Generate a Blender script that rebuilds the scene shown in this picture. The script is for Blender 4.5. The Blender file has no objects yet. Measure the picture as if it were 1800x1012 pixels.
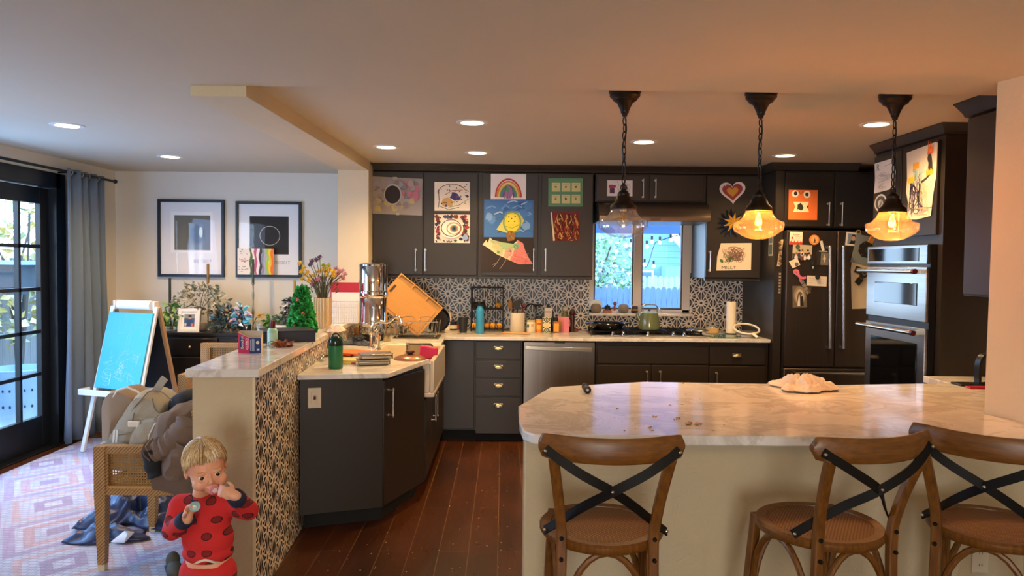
import bpy, bmesh, math, random
from mathutils import Vector, Matrix, Euler
PI = math.pi
R = math.radians
rnd = random.Random(11)
SC = bpy.context.scene
COL = SC.collection
# ---------------------------------------------------------------- camera
F = 1300.0
H = 1.55
YAW, PITCH, ROLL = math.atan2(15, F), math.atan2(44, F), 0.0100
CM = Matrix.Rotation(-YAW, 3, 'Z') @ Matrix.Rotation(PI / 2 - PITCH, 3, 'X') @ Matrix.Rotation(ROLL, 3, 'Z')
camd = bpy.data.cameras.new('camera')
camd.sensor_width = 36
camd.lens = 36 * F / 1800
camd.clip_start = 0.05
cam = bpy.data.objects.new('camera', camd)
COL.objects.link(cam)
cam.location = (0, 0, H)
cam.rotation_euler = CM.to_euler()
SC.camera = cam
def ray(px, py):
    return CM @ Vector((px - 900, -(py - 506), -F))
def PY(px, py, Y):            # point on the plane y = Y
    d = ray(px, py); k = Y / d.y
    return Vector((0, 0, H)) + d * k
def PZ(px, py, z):            # point at height z
    d = ray(px, py); k = (z - H) / d.z
    return Vector((0, 0, H)) + d * k
def PX(px, py, X):
    d = ray(px, py); k = X / d.x
    return Vector((0, 0, H)) + d * k
# ---------------------------------------------------------------- colours
def lin(c):
    if isinstance(c, str):
        c = c.lstrip('#')
        c = [int(c[i:i + 2], 16) / 255 for i in (0, 2, 4)]
        return tuple(x / 12.92 if x <= .04045 else ((x + .055) / 1.055) ** 2.4 for x in c)
    return tuple(c)
def rgba(c):
    return lin(c) + (1.0,)
# ---------------------------------------------------------------- materials
class NT:
    def __init__(s, name):
        s.m = bpy.data.materials.new(name)
        s.m.use_nodes = True
        s.t = s.m.node_tree
        s.b = s.t.nodes['Principled BSDF']
        s.out = s.t.nodes['Material Output']
    def n(s, typ, **kw):
        nd = s.t.nodes.new('ShaderNode' + typ)
        for k, v in kw.items():
            if k.startswith('i_'):
                k = k[2:]
                nd.inputs[int(k) if k.isdigit() else k.replace('_', ' ')].default_value = v
            else:
                setattr(nd, k, v)
        return nd
    def l(s, a, b):
        s.t.links.new(a, b)
    def math(s, op, a, b=None, c=None, clamp=False):
        nd = s.n('Math', operation=op); nd.use_clamp = clamp
        for i, x in enumerate((a, b, c)):
            if x is None: continue
            if hasattr(x, 'is_linked'): s.l(x, nd.inputs[i])
            else: nd.inputs[i].default_value = x
        return nd.outputs[0]
    def mix(s, fac, a, b, mode='MIX'):
        nd = s.n('MixRGB', blend_type=mode)
        for i, x in enumerate((fac, a, b)):
            if hasattr(x, 'is_linked'): s.l(x, nd.inputs[i])
            elif i == 0: nd.inputs[0].default_value = x
            else: nd.inputs[i].default_value = rgba(x)
        return nd.outputs[0]
    def coord(s, scale=(1, 1, 1), rot=(0, 0, 0), kind='Object'):
        tc = s.n('TexCoord'); mp = s.n('Mapping')
        mp.inputs['Scale'].default_value = scale
        mp.inputs['Rotation'].default_value = rot
        s.l(tc.outputs[kind], mp.inputs[0])
        return mp.outputs[0]
    def noise(s, co, scale, detail=3, rough=.5, dist=0):
        nd = s.n('TexNoise')
        nd.inputs['Scale'].default_value = scale
        nd.inputs['Detail'].default_value = detail
        nd.inputs['Roughness'].default_value = rough
        nd.inputs['Distortion'].default_value = dist
        s.l(co, nd.inputs['Vector'])
        return nd.outputs[0]
    def ramp(s, fac, stops, interp='LINEAR'):
        nd = s.n('ValToRGB'); cr = nd.color_ramp; cr.interpolation = interp
        while len(cr.elements) < len(stops): cr.elements.new(.5)
        for e, (p, c) in zip(cr.elements, stops):
            e.position = p; e.color = rgba(c)
        s.l(fac, nd.inputs[0])
        return nd.outputs[0]
    def bump(s, h, strength=.3, dist=.01):
        nd = s.n('Bump')
        nd.inputs['Strength'].default_value = strength
        nd.inputs['Distance'].default_value = dist
        s.l(h, nd.inputs['Height'])
        s.l(nd.outputs[0], s.b.inputs['Normal'])
    def set(s, **kw):
        for k, v in kw.items():
            k = k.replace('_', ' ')
            if hasattr(v, 'is_linked'): s.l(v, s.b.inputs[k])
            else: s.b.inputs[k].default_value = v
        return s
_mats = {}
def mat(name, base='#808080', rough=.5, metal=0., noise=None, bump=None, emis=None, sheen=0, coat=0, trans=0, sub=0):
    """noise=(scale, second colour, amount, stretch); bump=(scale, strength, distance)"""
    if name in _mats: return _mats[name]
    t = NT(name)
    t.set(Base_Color=rgba(base), Roughness=rough, Metallic=metal)
    if noise:
        sc, c2, am, st = noise
        co = t.coord(scale=st)
        f = t.math('MULTIPLY', t.noise(co, sc, 4, .6), am * 2, clamp=True)
        t.set(Base_Color=t.mix(f, base, c2))
    if bump:
        t.bump(t.noise(t.coord(), bump[0], 4, .6), bump[1], bump[2])
    if emis:
        t.set(Emission_Color=rgba(emis[0]), Emission_Strength=emis[1])
    if sheen: t.set(Sheen_Weight=sheen)
    if coat: t.set(Coat_Weight=coat, Coat_Roughness=.08)
    if trans: t.set(Transmission_Weight=trans)
    if sub: t.set(Subsurface_Weight=sub, Subsurface_Radius=(.012, .005, .003))
    _mats[name] = t.m
    return t.m
def glass_mat(name, tint='#ffffff', refl=.08, rough=.0, grey=0.0):
    """clear glass: see-through with a fresnel reflection"""
    if name in _mats: return _mats[name]
    t = NT(name)
    tr = t.n('BsdfTransparent'); tr.inputs[0].default_value = rgba(tint)
    gl = t.n('BsdfGlossy'); gl.inputs['Roughness'].default_value = rough
    lw = t.n('LayerWeight'); lw.inputs[0].default_value = .35
    f = t.math('ADD', t.math('MULTIPLY', t.math('POWER', lw.outputs['Facing'], 2), .6), refl, clamp=True)
    if grey:
        df = t.n('BsdfTranslucent'); df.inputs[0].default_value = rgba('#ffffff'); m2 = t.n('MixShader'); m2.inputs[0].default_value = grey
        t.l(tr.outputs[0], m2.inputs[1]); t.l(df.outputs[0], m2.inputs[2]); tr = m2
    mx = t.n('MixShader')
    t.l(f, mx.inputs[0]); t.l(tr.outputs[0], mx.inputs[1]); t.l(gl.outputs[0], mx.inputs[2])
    t.l(mx.outputs[0], t.out.inputs[0])
    _mats[name] = t.m
    return t.m
def vcol_mat(name, rough=.6, metal=0, mottled=0):
    if name in _mats: return _mats[name]
    t = NT(name)
    a = t.n('Attribute'); a.attribute_name = 'Col'
    c = a.outputs['Color']
    if mottled:
        nz = t.noise(t.coord(), 60, 4, .7)
        c = t.mix(t.math('MULTIPLY', nz, mottled), c, '#806a50')
    t.set(Base_Color=c, Roughness=rough, Metallic=metal)
    _mats[name] = t.m
    return t.m
# ---------------------------------------------------------------- mesh builder
WM = {}
class MB:
    def __init__(s):
        s.v = []; s.f = []; s.mi = []; s.c = []; s.s = []
        s.cur = 0; s.col = (1, 1, 1); s.T = Matrix(); s.smooth = False
    def add(s, vs, fs, smooth=None):
        o = len(s.v); T = s.T
        s.v += [T @ Vector(p) for p in vs]
        sm = s.smooth if smooth is None else smooth
        for f in fs:
            s.f.append([i + o for i in f]); s.mi.append(s.cur); s.c.append(s.col); s.s.append(sm)
        return s
    def box(s, a, b):
        (x0, y0, z0), (x1, y1, z1) = [tuple(map(min, zip(a, b))), tuple(map(max, zip(a, b)))]
        return s.add([(x0, y0, z0), (x1, y0, z0), (x1, y1, z0), (x0, y1, z0), (x0, y0, z1), (x1, y0, z1), (x1, y1, z1), (x0, y1, z1)],
                     [(0, 3, 2, 1), (4, 5, 6, 7), (0, 1, 5, 4), (1, 2, 6, 5), (2, 3, 7, 6), (3, 0, 4, 7)], False)
    def cbox(s, c, sx, sy, sz, rot=None):
        M = Matrix.Translation(Vector(c)) @ (rot.to_matrix().to_4x4() if rot is not None else Matrix())
        T = s.T; s.T = T @ M
        s.box((-sx / 2, -sy / 2, -sz / 2), (sx / 2, sy / 2, sz / 2)); s.T = T
        return s
    def prism(s, pts, z0, z1):
        """pts counter-clockwise in xy"""
        n = len(pts)
        vs = [(p[0], p[1], z0) for p in pts] + [(p[0], p[1], z1) for p in pts]
        return s.add(vs, [tuple(range(n - 1, -1, -1)), tuple(range(n, 2 * n))] + [(i, (i + 1) % n, n + (i + 1) % n, n + i) for i in range(n)], False)
    def frustum_box(s, c, sx0, sy0, sx1, sy1, z0, z1):
        x, y = c
        vs = []
        for a, b, z in ((sx0, sy0, z0), (sx1, sy1, z1)):
            vs += [(x - a / 2, y - b / 2, z), (x + a / 2, y - b / 2, z), (x + a / 2, y + b / 2, z), (x - a / 2, y + b / 2, z)]
        return s.add(vs, [(0, 3, 2, 1), (4, 5, 6, 7), (0, 1, 5, 4), (1, 2, 6, 5), (2, 3, 7, 6), (3, 0, 4, 7)], False)
    def lathe(s, prof, c=(0, 0, 0), n=24, closed=False, ax=None, flute=0, nf=0):
        """profile of (r, z) revolved round z (or matrix ax)"""
        M = Matrix.Translation(Vector(c)) @ (ax if ax is not None else Matrix())
        vs = []; fs = []
        for r, z in prof:
            for i in range(n):
                a = 2 * PI * i / n
                q = r * (1 + (flute * math.cos(nf * a) if nf else 0))
                vs.append(M @ Vector((q * math.cos(a), q * math.sin(a), z)))
        m = len(prof)
        for j in range(m if closed else m - 1):
            k = (j + 1) % m
            for i in range(n):
                i2 = (i + 1) % n
                fs.append((j * n + i, j * n + i2, k * n + i2, k * n + i))
        if not closed:
            if prof[0][0] > 1e-6: fs.append(tuple(range(n - 1, -1, -1)))
            if prof[-1][0] > 1e-6: fs.append(tuple(range((m - 1) * n, m * n)))
        return s.add(vs, fs, True)
    def cyl(s, a, b, r, r2=None, n=16):
        a = Vector(a); b = Vector(b); d = b - a; L = d.length
        q = d.to_track_quat('Z', 'Y').to_matrix().to_4x4()
        return s.lathe([(r, 0), (r if r2 is None else r2, L)], a, n, ax=q)
    def tube(s, pts, r, n=8, closed=False, cap=True, flat=None):
        """round (or flat=(w,t) strip) tube along points; r may be a list"""
        P = [Vector(p) for p in pts]; m = len(P)
        rs = r if isinstance(r, (list, tuple)) else [r] * m
        vs = []; fs = []
        up = None
        for i in range(m):
            d = (P[(i + 1) % m] - P[i - 1]) if closed or 0 < i < m - 1 else (P[1] - P[0] if i == 0 else P[-1] - P[-2])
            d = d.normalized() if d.length > 1e-9 else Vector((0, 0, 1))
            if up is None:
                up = Vector((0, 0, 1)) if abs(d.z) < .9 else Vector((0, 1, 0))
            x = up.cross(d)
            if x.length < 1e-6: x = Vector((1, 0, 0)).cross(d)
            x.normalize(); y = d.cross(x).normalized(); up = y
            for k in range(n):
                a = 2 * PI * k / n
                vs.append(P[i] + (x * math.cos(a) + y * math.sin(a)) * rs[i])
        for i in range(m if closed else m - 1):
            j = (i + 1) % m
            for k in range(n):
                k2 = (k + 1) % n
                fs.append((i * n + k, i * n + k2, j * n + k2, j * n + k))
        if cap and not closed:
            fs.append(tuple(range(n - 1, -1, -1))); fs.append(tuple(range((m - 1) * n, m * n)))
        return s.add(vs, fs, True)
    def strip(s, pts, nrm, w, t):
        """flat bar along pts, width w across, thickness t along the normals nrm"""
        P = [Vector(p) for p in pts]; m = len(P)
        N = [Vector(x).normalized() for x in nrm] if isinstance(nrm, list) else [Vector(nrm).normalized()] * m
        vs = []
        for i in range(m):
            d = (P[min(i + 1, m - 1)] - P[max(i - 1, 0)]).normalized()
            a = d.cross(N[i]).normalized(); nn = a.cross(d).normalized()
            for sa, sn in ((-1, -1), (1, -1), (1, 1), (-1, 1)):
                vs.append(P[i] + a * (w / 2 * sa) + nn * (t / 2 * sn))
        fs = [(3, 2, 1, 0), tuple(4 * (m - 1) + k for k in range(4))]
        for i in range(m - 1):
            for k in range(4):
                k2 = (k + 1) % 4
                fs.append((4 * i + k, 4 * i + k2, 4 * i + 4 + k2, 4 * i + 4 + k))
        return s.add(vs, fs, False)
    def ball(s, c, rx, ry=None, rz=None, n=16, m=10, rot=None):
        ry = rx if ry is None else ry; rz = rx if rz is None else rz
        M = Matrix.Translation(Vector(c)) @ (rot.to_matrix().to_4x4() if rot is not None else Matrix())
        vs = [M @ Vector((0, 0, -rz))]; fs = []
        for j in range(1, m):
            t = -PI / 2 + PI * j / m
            for i in range(n):
                a = 2 * PI * i / n
                vs.append(M @ Vector((rx * math.cos(t) * math.cos(a), ry * math.cos(t) * math.sin(a), rz * math.sin(t))))
        vs.append(M @ Vector((0, 0, rz)))
        for i in range(n):
            i2 = (i + 1) % n
            fs.append((0, 1 + i2, 1 + i))
            for j in range(m - 2):
                a = 1 + j * n
                fs.append((a + i, a + i2, a + n + i2, a + n + i))
            a = 1 + (m - 2) * n
            fs.append((a + i, a + i2, len(vs) - 1))
        return s.add(vs, fs, True)
    def cone(s, a, b, r1, r2, n=12):
        """capsule-like tapered limb between two points (closed, for remeshing)"""
        s.cyl(a, b, r1, r2, n); s.ball(a, r1, n=n, m=8); s.ball(b, r2, n=n, m=8)
        return s
    def grid(s, fn, nu, nv, closed_u=False, smooth=True):
        vs = [fn(i / (nu if closed_u else nu - 1), j / (nv - 1)) for j in range(nv) for i in range(nu)]
        fs = []
        for j in range(nv - 1):
            for i in range(nu if closed_u else nu - 1):
                i2 = (i + 1) % nu
                fs.append((j * nu + i, j * nu + i2, (j + 1) * nu + i2, (j + 1) * nu + i))
        return s.add(vs, fs, smooth)
    def poly(s, pts):
        return s.add(pts, [tuple(range(len(pts)))], False)
    def leaf(s, p, d, w, L, bend=.2):
        p = Vector(p); d = Vector(d).normalized()
        x = d.cross(Vector((rnd.uniform(-1, 1), rnd.uniform(-1, 1), rnd.uniform(-1, 1)))).normalized()
        nrm = x.cross(d)
        a = p + d * L * .45
        return s.add([p, a + x * w / 2 + nrm * bend * w, p + d * L - nrm * bend * L * .4, a - x * w / 2 + nrm * bend * w, a],
                     [(0, 1, 4), (1, 2, 4), (2, 3, 4), (3, 0, 4)], False)
    def bounds(s):
        xs = list(zip(*[tuple(p) for p in s.v]))
        return Vector([min(x) for x in xs]), Vector([max(x) for x in xs])
    def mesh(s, name, inv=None):
        me = bpy.data.meshes.new(name)
        vs = [inv @ p for p in s.v] if inv is not None else s.v
        me.from_pydata([tuple(p) for p in vs], [], s.f)
        me.polygons.foreach_set('material_index', s.mi)
        me.polygons.foreach_set('use_smooth', s.s)
        if any(c != (1, 1, 1) for c in s.c):
            at = me.color_attributes.new('Col', 'FLOAT_COLOR', 'CORNER')
            buf = []
            for f, c in zip(s.f, s.c):
                buf += (list(c) + [1.0]) * len(f)
            at.data.foreach_set('color', buf)
        me.validate()
        me.set_sharp_from_angle(angle=R(38))
        return me
    def _link(s, name, mats, inv, bevel, subsurf, solid, remesh, decimate=0):
        me = s.mesh(name, inv)
        for m in (mats if isinstance(mats, (list, tuple)) else [mats]): me.materials.append(m)
        o = bpy.data.objects.new(name, me); COL.objects.link(o)
        if remesh:
            md = o.modifiers.new('Remesh', 'REMESH'); md.mode = 'VOXEL'; md.voxel_size = remesh; md.use_smooth_shade = True
            sm = o.modifiers.new('Smooth', 'SMOOTH'); sm.factor = .5; sm.iterations = 5
        if solid:
            md = o.modifiers.new('Solidify', 'SOLIDIFY'); md.thickness = solid; md.offset = 0
        if bevel:
            md = o.modifiers.new('Bevel', 'BEVEL'); md.width = bevel; md.segments = 2; md.limit_method = 'ANGLE'; md.angle_limit = R(40)
        if subsurf:
            md = o.modifiers.new('Subsurf', 'SUBSURF'); md.levels = subsurf; md.render_levels = subsurf
        return o
    def part(s, name, mats, parent, world=False, bevel=0, subsurf=0, solid=0, remesh=0, label=None, at=None):
        inv = WM[parent].inverted() if world else None
        o = s._link(name, mats, inv, bevel, subsurf, solid, remesh)
        o.parent = parent; WM[o] = WM[parent].copy()
        if label: o['label'] = label
        return o
    def solo(s, name, mats, label=None, cat=None, group=None, kind=None, bevel=0, subsurf=0, solid=0, remesh=0, at=None, local=False):
        if local:
            M = at if isinstance(at, Matrix) else Matrix.Translation(Vector(at)); inv = None
        else:
            if at is None:
                lo, hi = s.bounds(); at = ((lo.x + hi.x) / 2, (lo.y + hi.y) / 2, lo.z)
            M = Matrix.Translation(Vector(at)); inv = M.inverted()
        o = s._link(name, mats, inv, bevel, subsurf, solid, remesh)
        o.location = M.to_translation(); o.rotation_euler = M.to_euler()
        WM[o] = M.copy()
        return tag(o, label, cat, group, kind)
def tag(o, label=None, cat=None, group=None, kind=None):
    if label: o['label'] = label
    if cat: o['category'] = cat
    if group: o['group'] = group
    if kind: o['kind'] = kind
    return o
def thing(name, label, cat, loc=(0, 0, 0), rz=0, group=None, tilt=(0, 0), kind=None):
    o = bpy.data.objects.new(name, None); COL.objects.link(o)
    o.empty_display_size = .05
    o.location = loc; o.rotation_euler = (tilt[0], tilt[1], rz)
    WM[o] = Matrix.Translation(Vector(loc)) @ Euler((tilt[0], tilt[1], rz)).to_matrix().to_4x4()
    return tag(o, label, cat, group, kind)
def struct(mb, name, mats, **kw):
    return mb.solo(name, mats, kind='structure', **kw)
def arc(c, r, a0, a1, n, plane='xz', ry=None):
    out = []
    for i in range(n + 1):
        a = a0 + (a1 - a0) * i / n
        x, y = r * math.cos(a), (ry or r) * math.sin(a)
        out.append(Vector(c) + (Vector((x, 0, y)) if plane == 'xz' else Vector((x, y, 0)) if plane == 'xy' else Vector((0, x, y))))
    return out
def bez(p0, p1, p2, p3, n=10):
    p0, p1, p2, p3 = map(Vector, (p0, p1, p2, p3))
    return [p0 * (1 - t) ** 3 + p1 * 3 * t * (1 - t) ** 2 + p2 * 3 * t * t * (1 - t) + p3 * t ** 3 for t in [i / n for i in range(n + 1)]]
def smooth_path(pts, n=6):
    P = [Vector(p) for p in pts]; out = []
    for i in range(len(P) - 1):
        a = P[max(i - 1, 0)]; b = P[i]; c = P[i + 1]; d = P[min(i + 2, len(P) - 1)]
        for k in range(n):
            t = k / n
            out.append(.5 * ((2 * b) + (c - a) * t + (2 * a - 5 * b + 4 * c - d) * t * t + (3 * b - a - 3 * c + d) * t ** 3))
    out.append(P[-1])
    return out
def text_mesh(body, size):
    cu = bpy.data.curves.new('lettering', 'FONT'); cu.body = body; cu.size = size; cu.align_x = 'CENTER'; cu.align_y = 'CENTER'; cu.resolution_u = 2
    ob = bpy.data.objects.new('lettering', cu)
    me = ob.to_mesh()
    vs = [tuple(v.co) for v in me.vertices]; fs = [tuple(p.vertices) for p in me.polygons]
    ob.to_mesh_clear()
    bpy.data.objects.remove(ob); bpy.data.curves.remove(cu)
    return vs, fs
class Art:
    """a flat sheet in local xz (front towards -y) with shapes laid on it; u to the right, v up, both 0..1"""
    def __init__(s, w, h, base='#f0ebe0', outline=None, t=.0012):
        s.w, s.h, s.m, s.k = w, h, MB(), 0
        s.y0 = -t / 2
        s.m.col = lin(base)
        pts = outline or [(0, 0), (1, 0), (1, 1), (0, 1)]
        P = [s.p(u, v, 0) for u, v in pts]
        n = len(P)
        s.m.add(P + [p + Vector((0, t, 0)) for p in P], [tuple(range(n)), tuple(range(2 * n - 1, n - 1, -1))] + [(i, n + i, n + (i + 1) % n, (i + 1) % n) for i in range(n)], False)
    def p(s, u, v, k=None):
        k = s.k if k is None else k
        return Vector(((u - .5) * s.w, s.y0 - .00018 * k, (v - .5) * s.h))
    def poly(s, pts, col):
        s.k += 1; s.m.col = lin(col); s.m.poly([s.p(u, v) for u, v in pts]); return s
    def rect(s, u0, v0, u1, v1, col):
        return s.poly([(u0, v0), (u1, v0), (u1, v1), (u0, v1)], col)
    def ell(s, u, v, ru, rv, col, n=24, a0=0, a1=2 * PI):
        return s.poly([(u + ru * math.cos(a0 + (a1 - a0) * i / n), v + rv * math.sin(a0 + (a1 - a0) * i / n)) for i in range(n if a1 - a0 > 6.2 else n + 1)], col)
    def ring(s, u, v, ru, rv, wd, col, a0=0, a1=2 * PI, n=28):
        pts = [(u + ru * math.cos(a0 + (a1 - a0) * i / n), v + rv * math.sin(a0 + (a1 - a0) * i / n)) for i in range(n + 1)]
        return s.stroke(pts, wd, col)
    def stroke(s, pts, wd, col):
        """wd in metres"""
        s.k += 1; s.m.col = lin(col)
        P = [s.p(u, v) for u, v in pts]; vs = []
        for i in range(len(P)):
            d = P[min(i + 1, len(P) - 1)] - P[max(i - 1, 0)]
            nn = Vector((-d.z, 0, d.x)); nn = nn.normalized() * wd / 2 if nn.length > 1e-9 else Vector((wd / 2, 0, 0))
            vs += [P[i] + nn, P[i] - nn]
        s.m.add(vs, [(2 * i + 1, 2 * i + 3, 2 * i + 2, 2 * i) for i in range(len(P) - 1)], False)
        return s
    def blob(s, u, v, r, col, n=9, seed=None):
        q = random.Random(seed if seed is not None else s.k)
        return s.poly([(u + r * q.uniform(.6, 1.2) * math.cos(2 * PI * i / n), v + r * s.w / s.h * q.uniform(.6, 1.2) * math.sin(2 * PI * i / n)) for i in range(n)], col)
    def text(s, body, u, v, size, col, rot=0, sx=1):
        s.k += 1; s.m.col = lin(col)
        vs, fs = text_mesh(body, size)
        c, d = math.cos(rot), math.sin(rot)
        o = s.p(u, v)
        s.m.add([o + Vector((x * sx * c - y * d, 0, x * sx * d + y * c)) for x, y, z in vs], fs, False)
        return s
    def scrib(s, u, v, ru, rv, wd, col, n=30, seed=0):
        q = random.Random(seed)
        pts = [(u + q.uniform(-ru, ru), v + q.uniform(-rv, rv)) for _ in range(n)]
        sm = smooth_path([(a, 0, b) for a, b in pts], 4)
        return s.stroke([(p.x, p.z) for p in sm], wd, col)
    def place(s, name, label, cat, pos, rz=0, tilt=0, group=None, lean=0, matname=None):
        M = Matrix.Translation(Vector(pos)) @ Matrix.Rotation(rz, 4, 'Z') @ Matrix.Rotation(tilt, 4, 'Y') @ Matrix.Rotation(lean, 4, 'X')
        return s.m.solo(name, matname or vcol_mat('drawn_paper', .7), label, cat, group, at=M, local=True)
    def as_part(s, name, parent, T, matname=None, label=None):
        m = MB(); m.T = T
        m.v = [T @ p for p in s.m.v]; m.f = s.m.f; m.mi = s.m.mi; m.c = s.m.c; m.s = s.m.s
        return m.part(name, matname or vcol_mat('drawn_paper', .7), parent, label=label)
# overall light levels
WORLD_S = 11.0
E_LEFT, E_REAR, E_SUN, E_RFILL, E_CAN, E_PEND, E_DOOR = 16, 82, 0.0, 54, 98, 38, 36
EXPOSURE = 0.08
# ================================================================ materials of the place
def plaster(name, col, sc=9, st=.25, col2=None):
    t = NT(name)
    co = t.coord()
    n1 = t.noise(co, sc, 5, .65, .6); n2 = t.noise(co, sc * .35, 2)
    t.set(Base_Color=t.mix(t.math('MULTIPLY', n2, .35), col, col2 or col), Roughness=.75)
    t.bump(n1, st, .012)
    return t.m
M_WALL = plaster('wall_paint', '#dcd6c8', 14, .08, '#d0c9b8')
M_CREAM = plaster('cream_plaster', '#d6c8a8', 12, .22, '#c8b591')
M_CEIL = plaster('ceiling_paint', '#cdc2ab', 10, .07, '#c5b89e')
M_ROUGH = plaster('rough_plaster', '#cabb9c', 11, .8, '#b9a883')
M_TRIMW = mat('white_trim', '#e6e4df', .45)
def tile_mat(name, axis, k=1.0, gap='#6b6e70', gap2='#4d5256'):
    t = NT(name)
    tc = t.n('TexCoord'); sp = t.n('SeparateXYZ'); t.l(tc.outputs['Object'], sp.inputs[0])
    U = sp.outputs[axis]; V = sp.outputs[2]
    a, b = .232, .134
    def cell(du, dv):
        x = t.math('WRAP', t.math('ADD', U, du), a / 2, -a / 2)
        y = t.math('WRAP', t.math('ADD', V, dv), b / 2, -b / 2)
        l = t.math('SQRT', t.math('ADD', t.math('MULTIPLY', x, x), t.math('MULTIPLY', y, y)))
        return x, y, l
    x1, y1, l1 = cell(0, 0); x2, y2, l2 = cell(a / 2, b / 2)
    sel = t.math('LESS_THAN', l1, l2)
    def pick(p, q):
        return t.math('ADD', t.math('MULTIPLY', sel, p), t.math('MULTIPLY', t.math('SUBTRACT', 1, sel), q))
    x, y, r = pick(x1, x2), pick(y1, y2), t.math('MINIMUM', l1, l2)
    edge = t.math('ABSOLUTE', t.math('SUBTRACT', l1, l2))
    th = t.math('ARCTAN2', y, x)
    ang = t.math('WRAP', th, PI / 12, -PI / 12)
    across = t.math('ABSOLUTE', t.math('MULTIPLY', r, t.math('SINE', ang)))
    mid = t.math('WRAP', t.math('ADD', th, PI / 12), PI / 12, -PI / 12)
    am = t.math('ABSOLUTE', t.math('MULTIPLY', r, t.math('SINE', mid)))
    spoke = t.math('MULTIPLY', t.math('LESS_THAN', across, t.math('SUBTRACT', .0080 * k, t.math('MULTIPLY', r, .066))), t.math('GREATER_THAN', r, .013))
    ring = t.math('LESS_THAN', t.math('ABSOLUTE', t.math('SUBTRACT', r, .0195)), .0062)
    hexl = t.math('LESS_THAN', edge, .0085 * k)
    white = t.math('MAXIMUM', t.math('MAXIMUM', spoke, ring), hexl)
    inner = t.math('LESS_THAN', t.math('ADD', r, t.math('MULTIPLY', am, .8)), .060)
    nz = t.noise(tc.outputs['Object'], 22, 3)
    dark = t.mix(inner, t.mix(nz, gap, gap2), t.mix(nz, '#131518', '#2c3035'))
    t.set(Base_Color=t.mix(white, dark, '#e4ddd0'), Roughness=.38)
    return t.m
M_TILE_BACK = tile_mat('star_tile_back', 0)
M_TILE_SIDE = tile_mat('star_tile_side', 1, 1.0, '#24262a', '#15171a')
def wood_floor():
    t = NT('plank_floor')
    tc = t.n('TexCoord'); mp = t.n('Mapping'); mp.inputs['Rotation'].default_value = (0, 0, PI / 2)
    t.l(tc.outputs['Object'], mp.inputs[0])
    br = t.n('TexBrick'); t.l(mp.outputs[0], br.inputs['Vector'])
    br.offset = .37; br.offset_frequency = 2
    for k, v in (('Scale', 1), ('Mortar Size', .0022), ('Mortar Smooth', .1), ('Bias', 0), ('Brick Width', 1.9), ('Row Height', .158)):
        br.inputs[k].default_value = v
    br.inputs['Color1'].default_value = rgba('#4c2a15'); br.inputs['Color2'].default_value = rgba('#371d0f'); br.inputs['Mortar'].default_value = rgba('#86603f')
    co = t.coord(scale=(9, .9, 1))
    g = t.noise(co, 3.2, 6, .65, 1.2)
    co2 = t.coord(scale=(2.2, .8, 1)); g2 = t.noise(co2, 1.6, 3)
    c = t.mix(t.math('MULTIPLY', g, .55), br.outputs[0], '#1d0f08')
    c = t.mix(t.math('MULTIPLY', t.math('SUBTRACT', g2, .35, clamp=True), 1.1, clamp=True), c, '#6e3c1e')
    t.set(Base_Color=c, Roughness=t.math('ADD', t.math('MULTIPLY', g, .2), .2))
    t.bump(g, .06, .004)
    return t.m
M_FLOOR = wood_floor()
def marble(name, base='#e6e5e2', vein='#c9c5bf', sc=2.2):
    t = NT(name)
    co = t.coord(scale=(1, 1.35, 1), rot=(0, 0, R(24)))
    n = t.noise(co, sc, 8, .66, .9)
    v = t.ramp(n, [(.36, base), (.47, vein), (.52, base), (.66, '#d9d6d0'), (.8, base)])
    fine = t.noise(t.coord(scale=(1, 2, 1)), 40, 4)
    t.set(Base_Color=t.mix(t.math('MULTIPLY', fine, .20), v, '#cbc6be'), Roughness=t.math('ADD', t.math('MULTIPLY', n, .10), .07))
    return t.m
M_MARBLE = marble('white_marble')
M_CAB = mat('charcoal_cabinet_paint', '#272019', .42, noise=(30, '#231d17', .3, (1, 1, 1)))
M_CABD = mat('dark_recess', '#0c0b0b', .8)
M_NICKEL = mat('brushed_nickel', '#c9c2b4', .28, 1)
M_BRASS = mat('antique_brass_pull', '#a89c82', .34, 1)
M_STEEL = mat('stainless_steel', '#b4b2b0', .3, 1, noise=(3, '#8f8d8c', .4, (.4, .4, 30)))
M_CHROME = mat('polished_chrome', '#d9d9d8', .07, 1)
M_BSTEEL = mat('black_stainless', '#5a4e47', .34, .75, noise=(3, '#443d3a', .4, (30, 1, .3)))
M_BLACK = mat('black_plastic', '#0e0e0f', .38)
M_BLACKM = mat('black_metal', '#15130f', .45, .6)
M_BRONZE = mat('oil_rubbed_bronze', '#2b241d', .42, .75)
M_IRON = mat('black_cast_iron', '#0b0a0a', .62); M_IRON.node_tree.nodes['Principled BSDF'].inputs['Specular IOR Level'].default_value = .22
M_DGLASS = mat('dark_oven_glass', '#07080a', .06)
M_GLASS = glass_mat('clear_glass', '#f4f8f8', .05)
M_PANE = glass_mat('window_glass', '#f2f7fa', .03)
M_SHADE = glass_mat('seeded_glass', '#fffaf2', .07, .05, .09)
M_CERAM = mat('cream_ceramic', '#e0d4bd', .2, coat=.4)
M_WHITE = mat('white_paint', '#e8e5df', .45)
M_PAPER = mat('white_paper', '#ece8df', .8)
M_BAMBOO = mat('bamboo_board', '#bd8a48', .5, noise=(6, '#a5722f', .5, (1, 14, 1)))
M_OAK = mat('oiled_oak', '#8e5c1f', .4, noise=(9, '#46260a', .62, (9, 9, .9)), bump=(60, .12, .002))
M_OAKH = mat('oiled_oak_rail', '#8e5c1f', .4, noise=(9, '#46260a', .62, (.8, 9, 9)), bump=(60, .12, .002))
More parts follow.
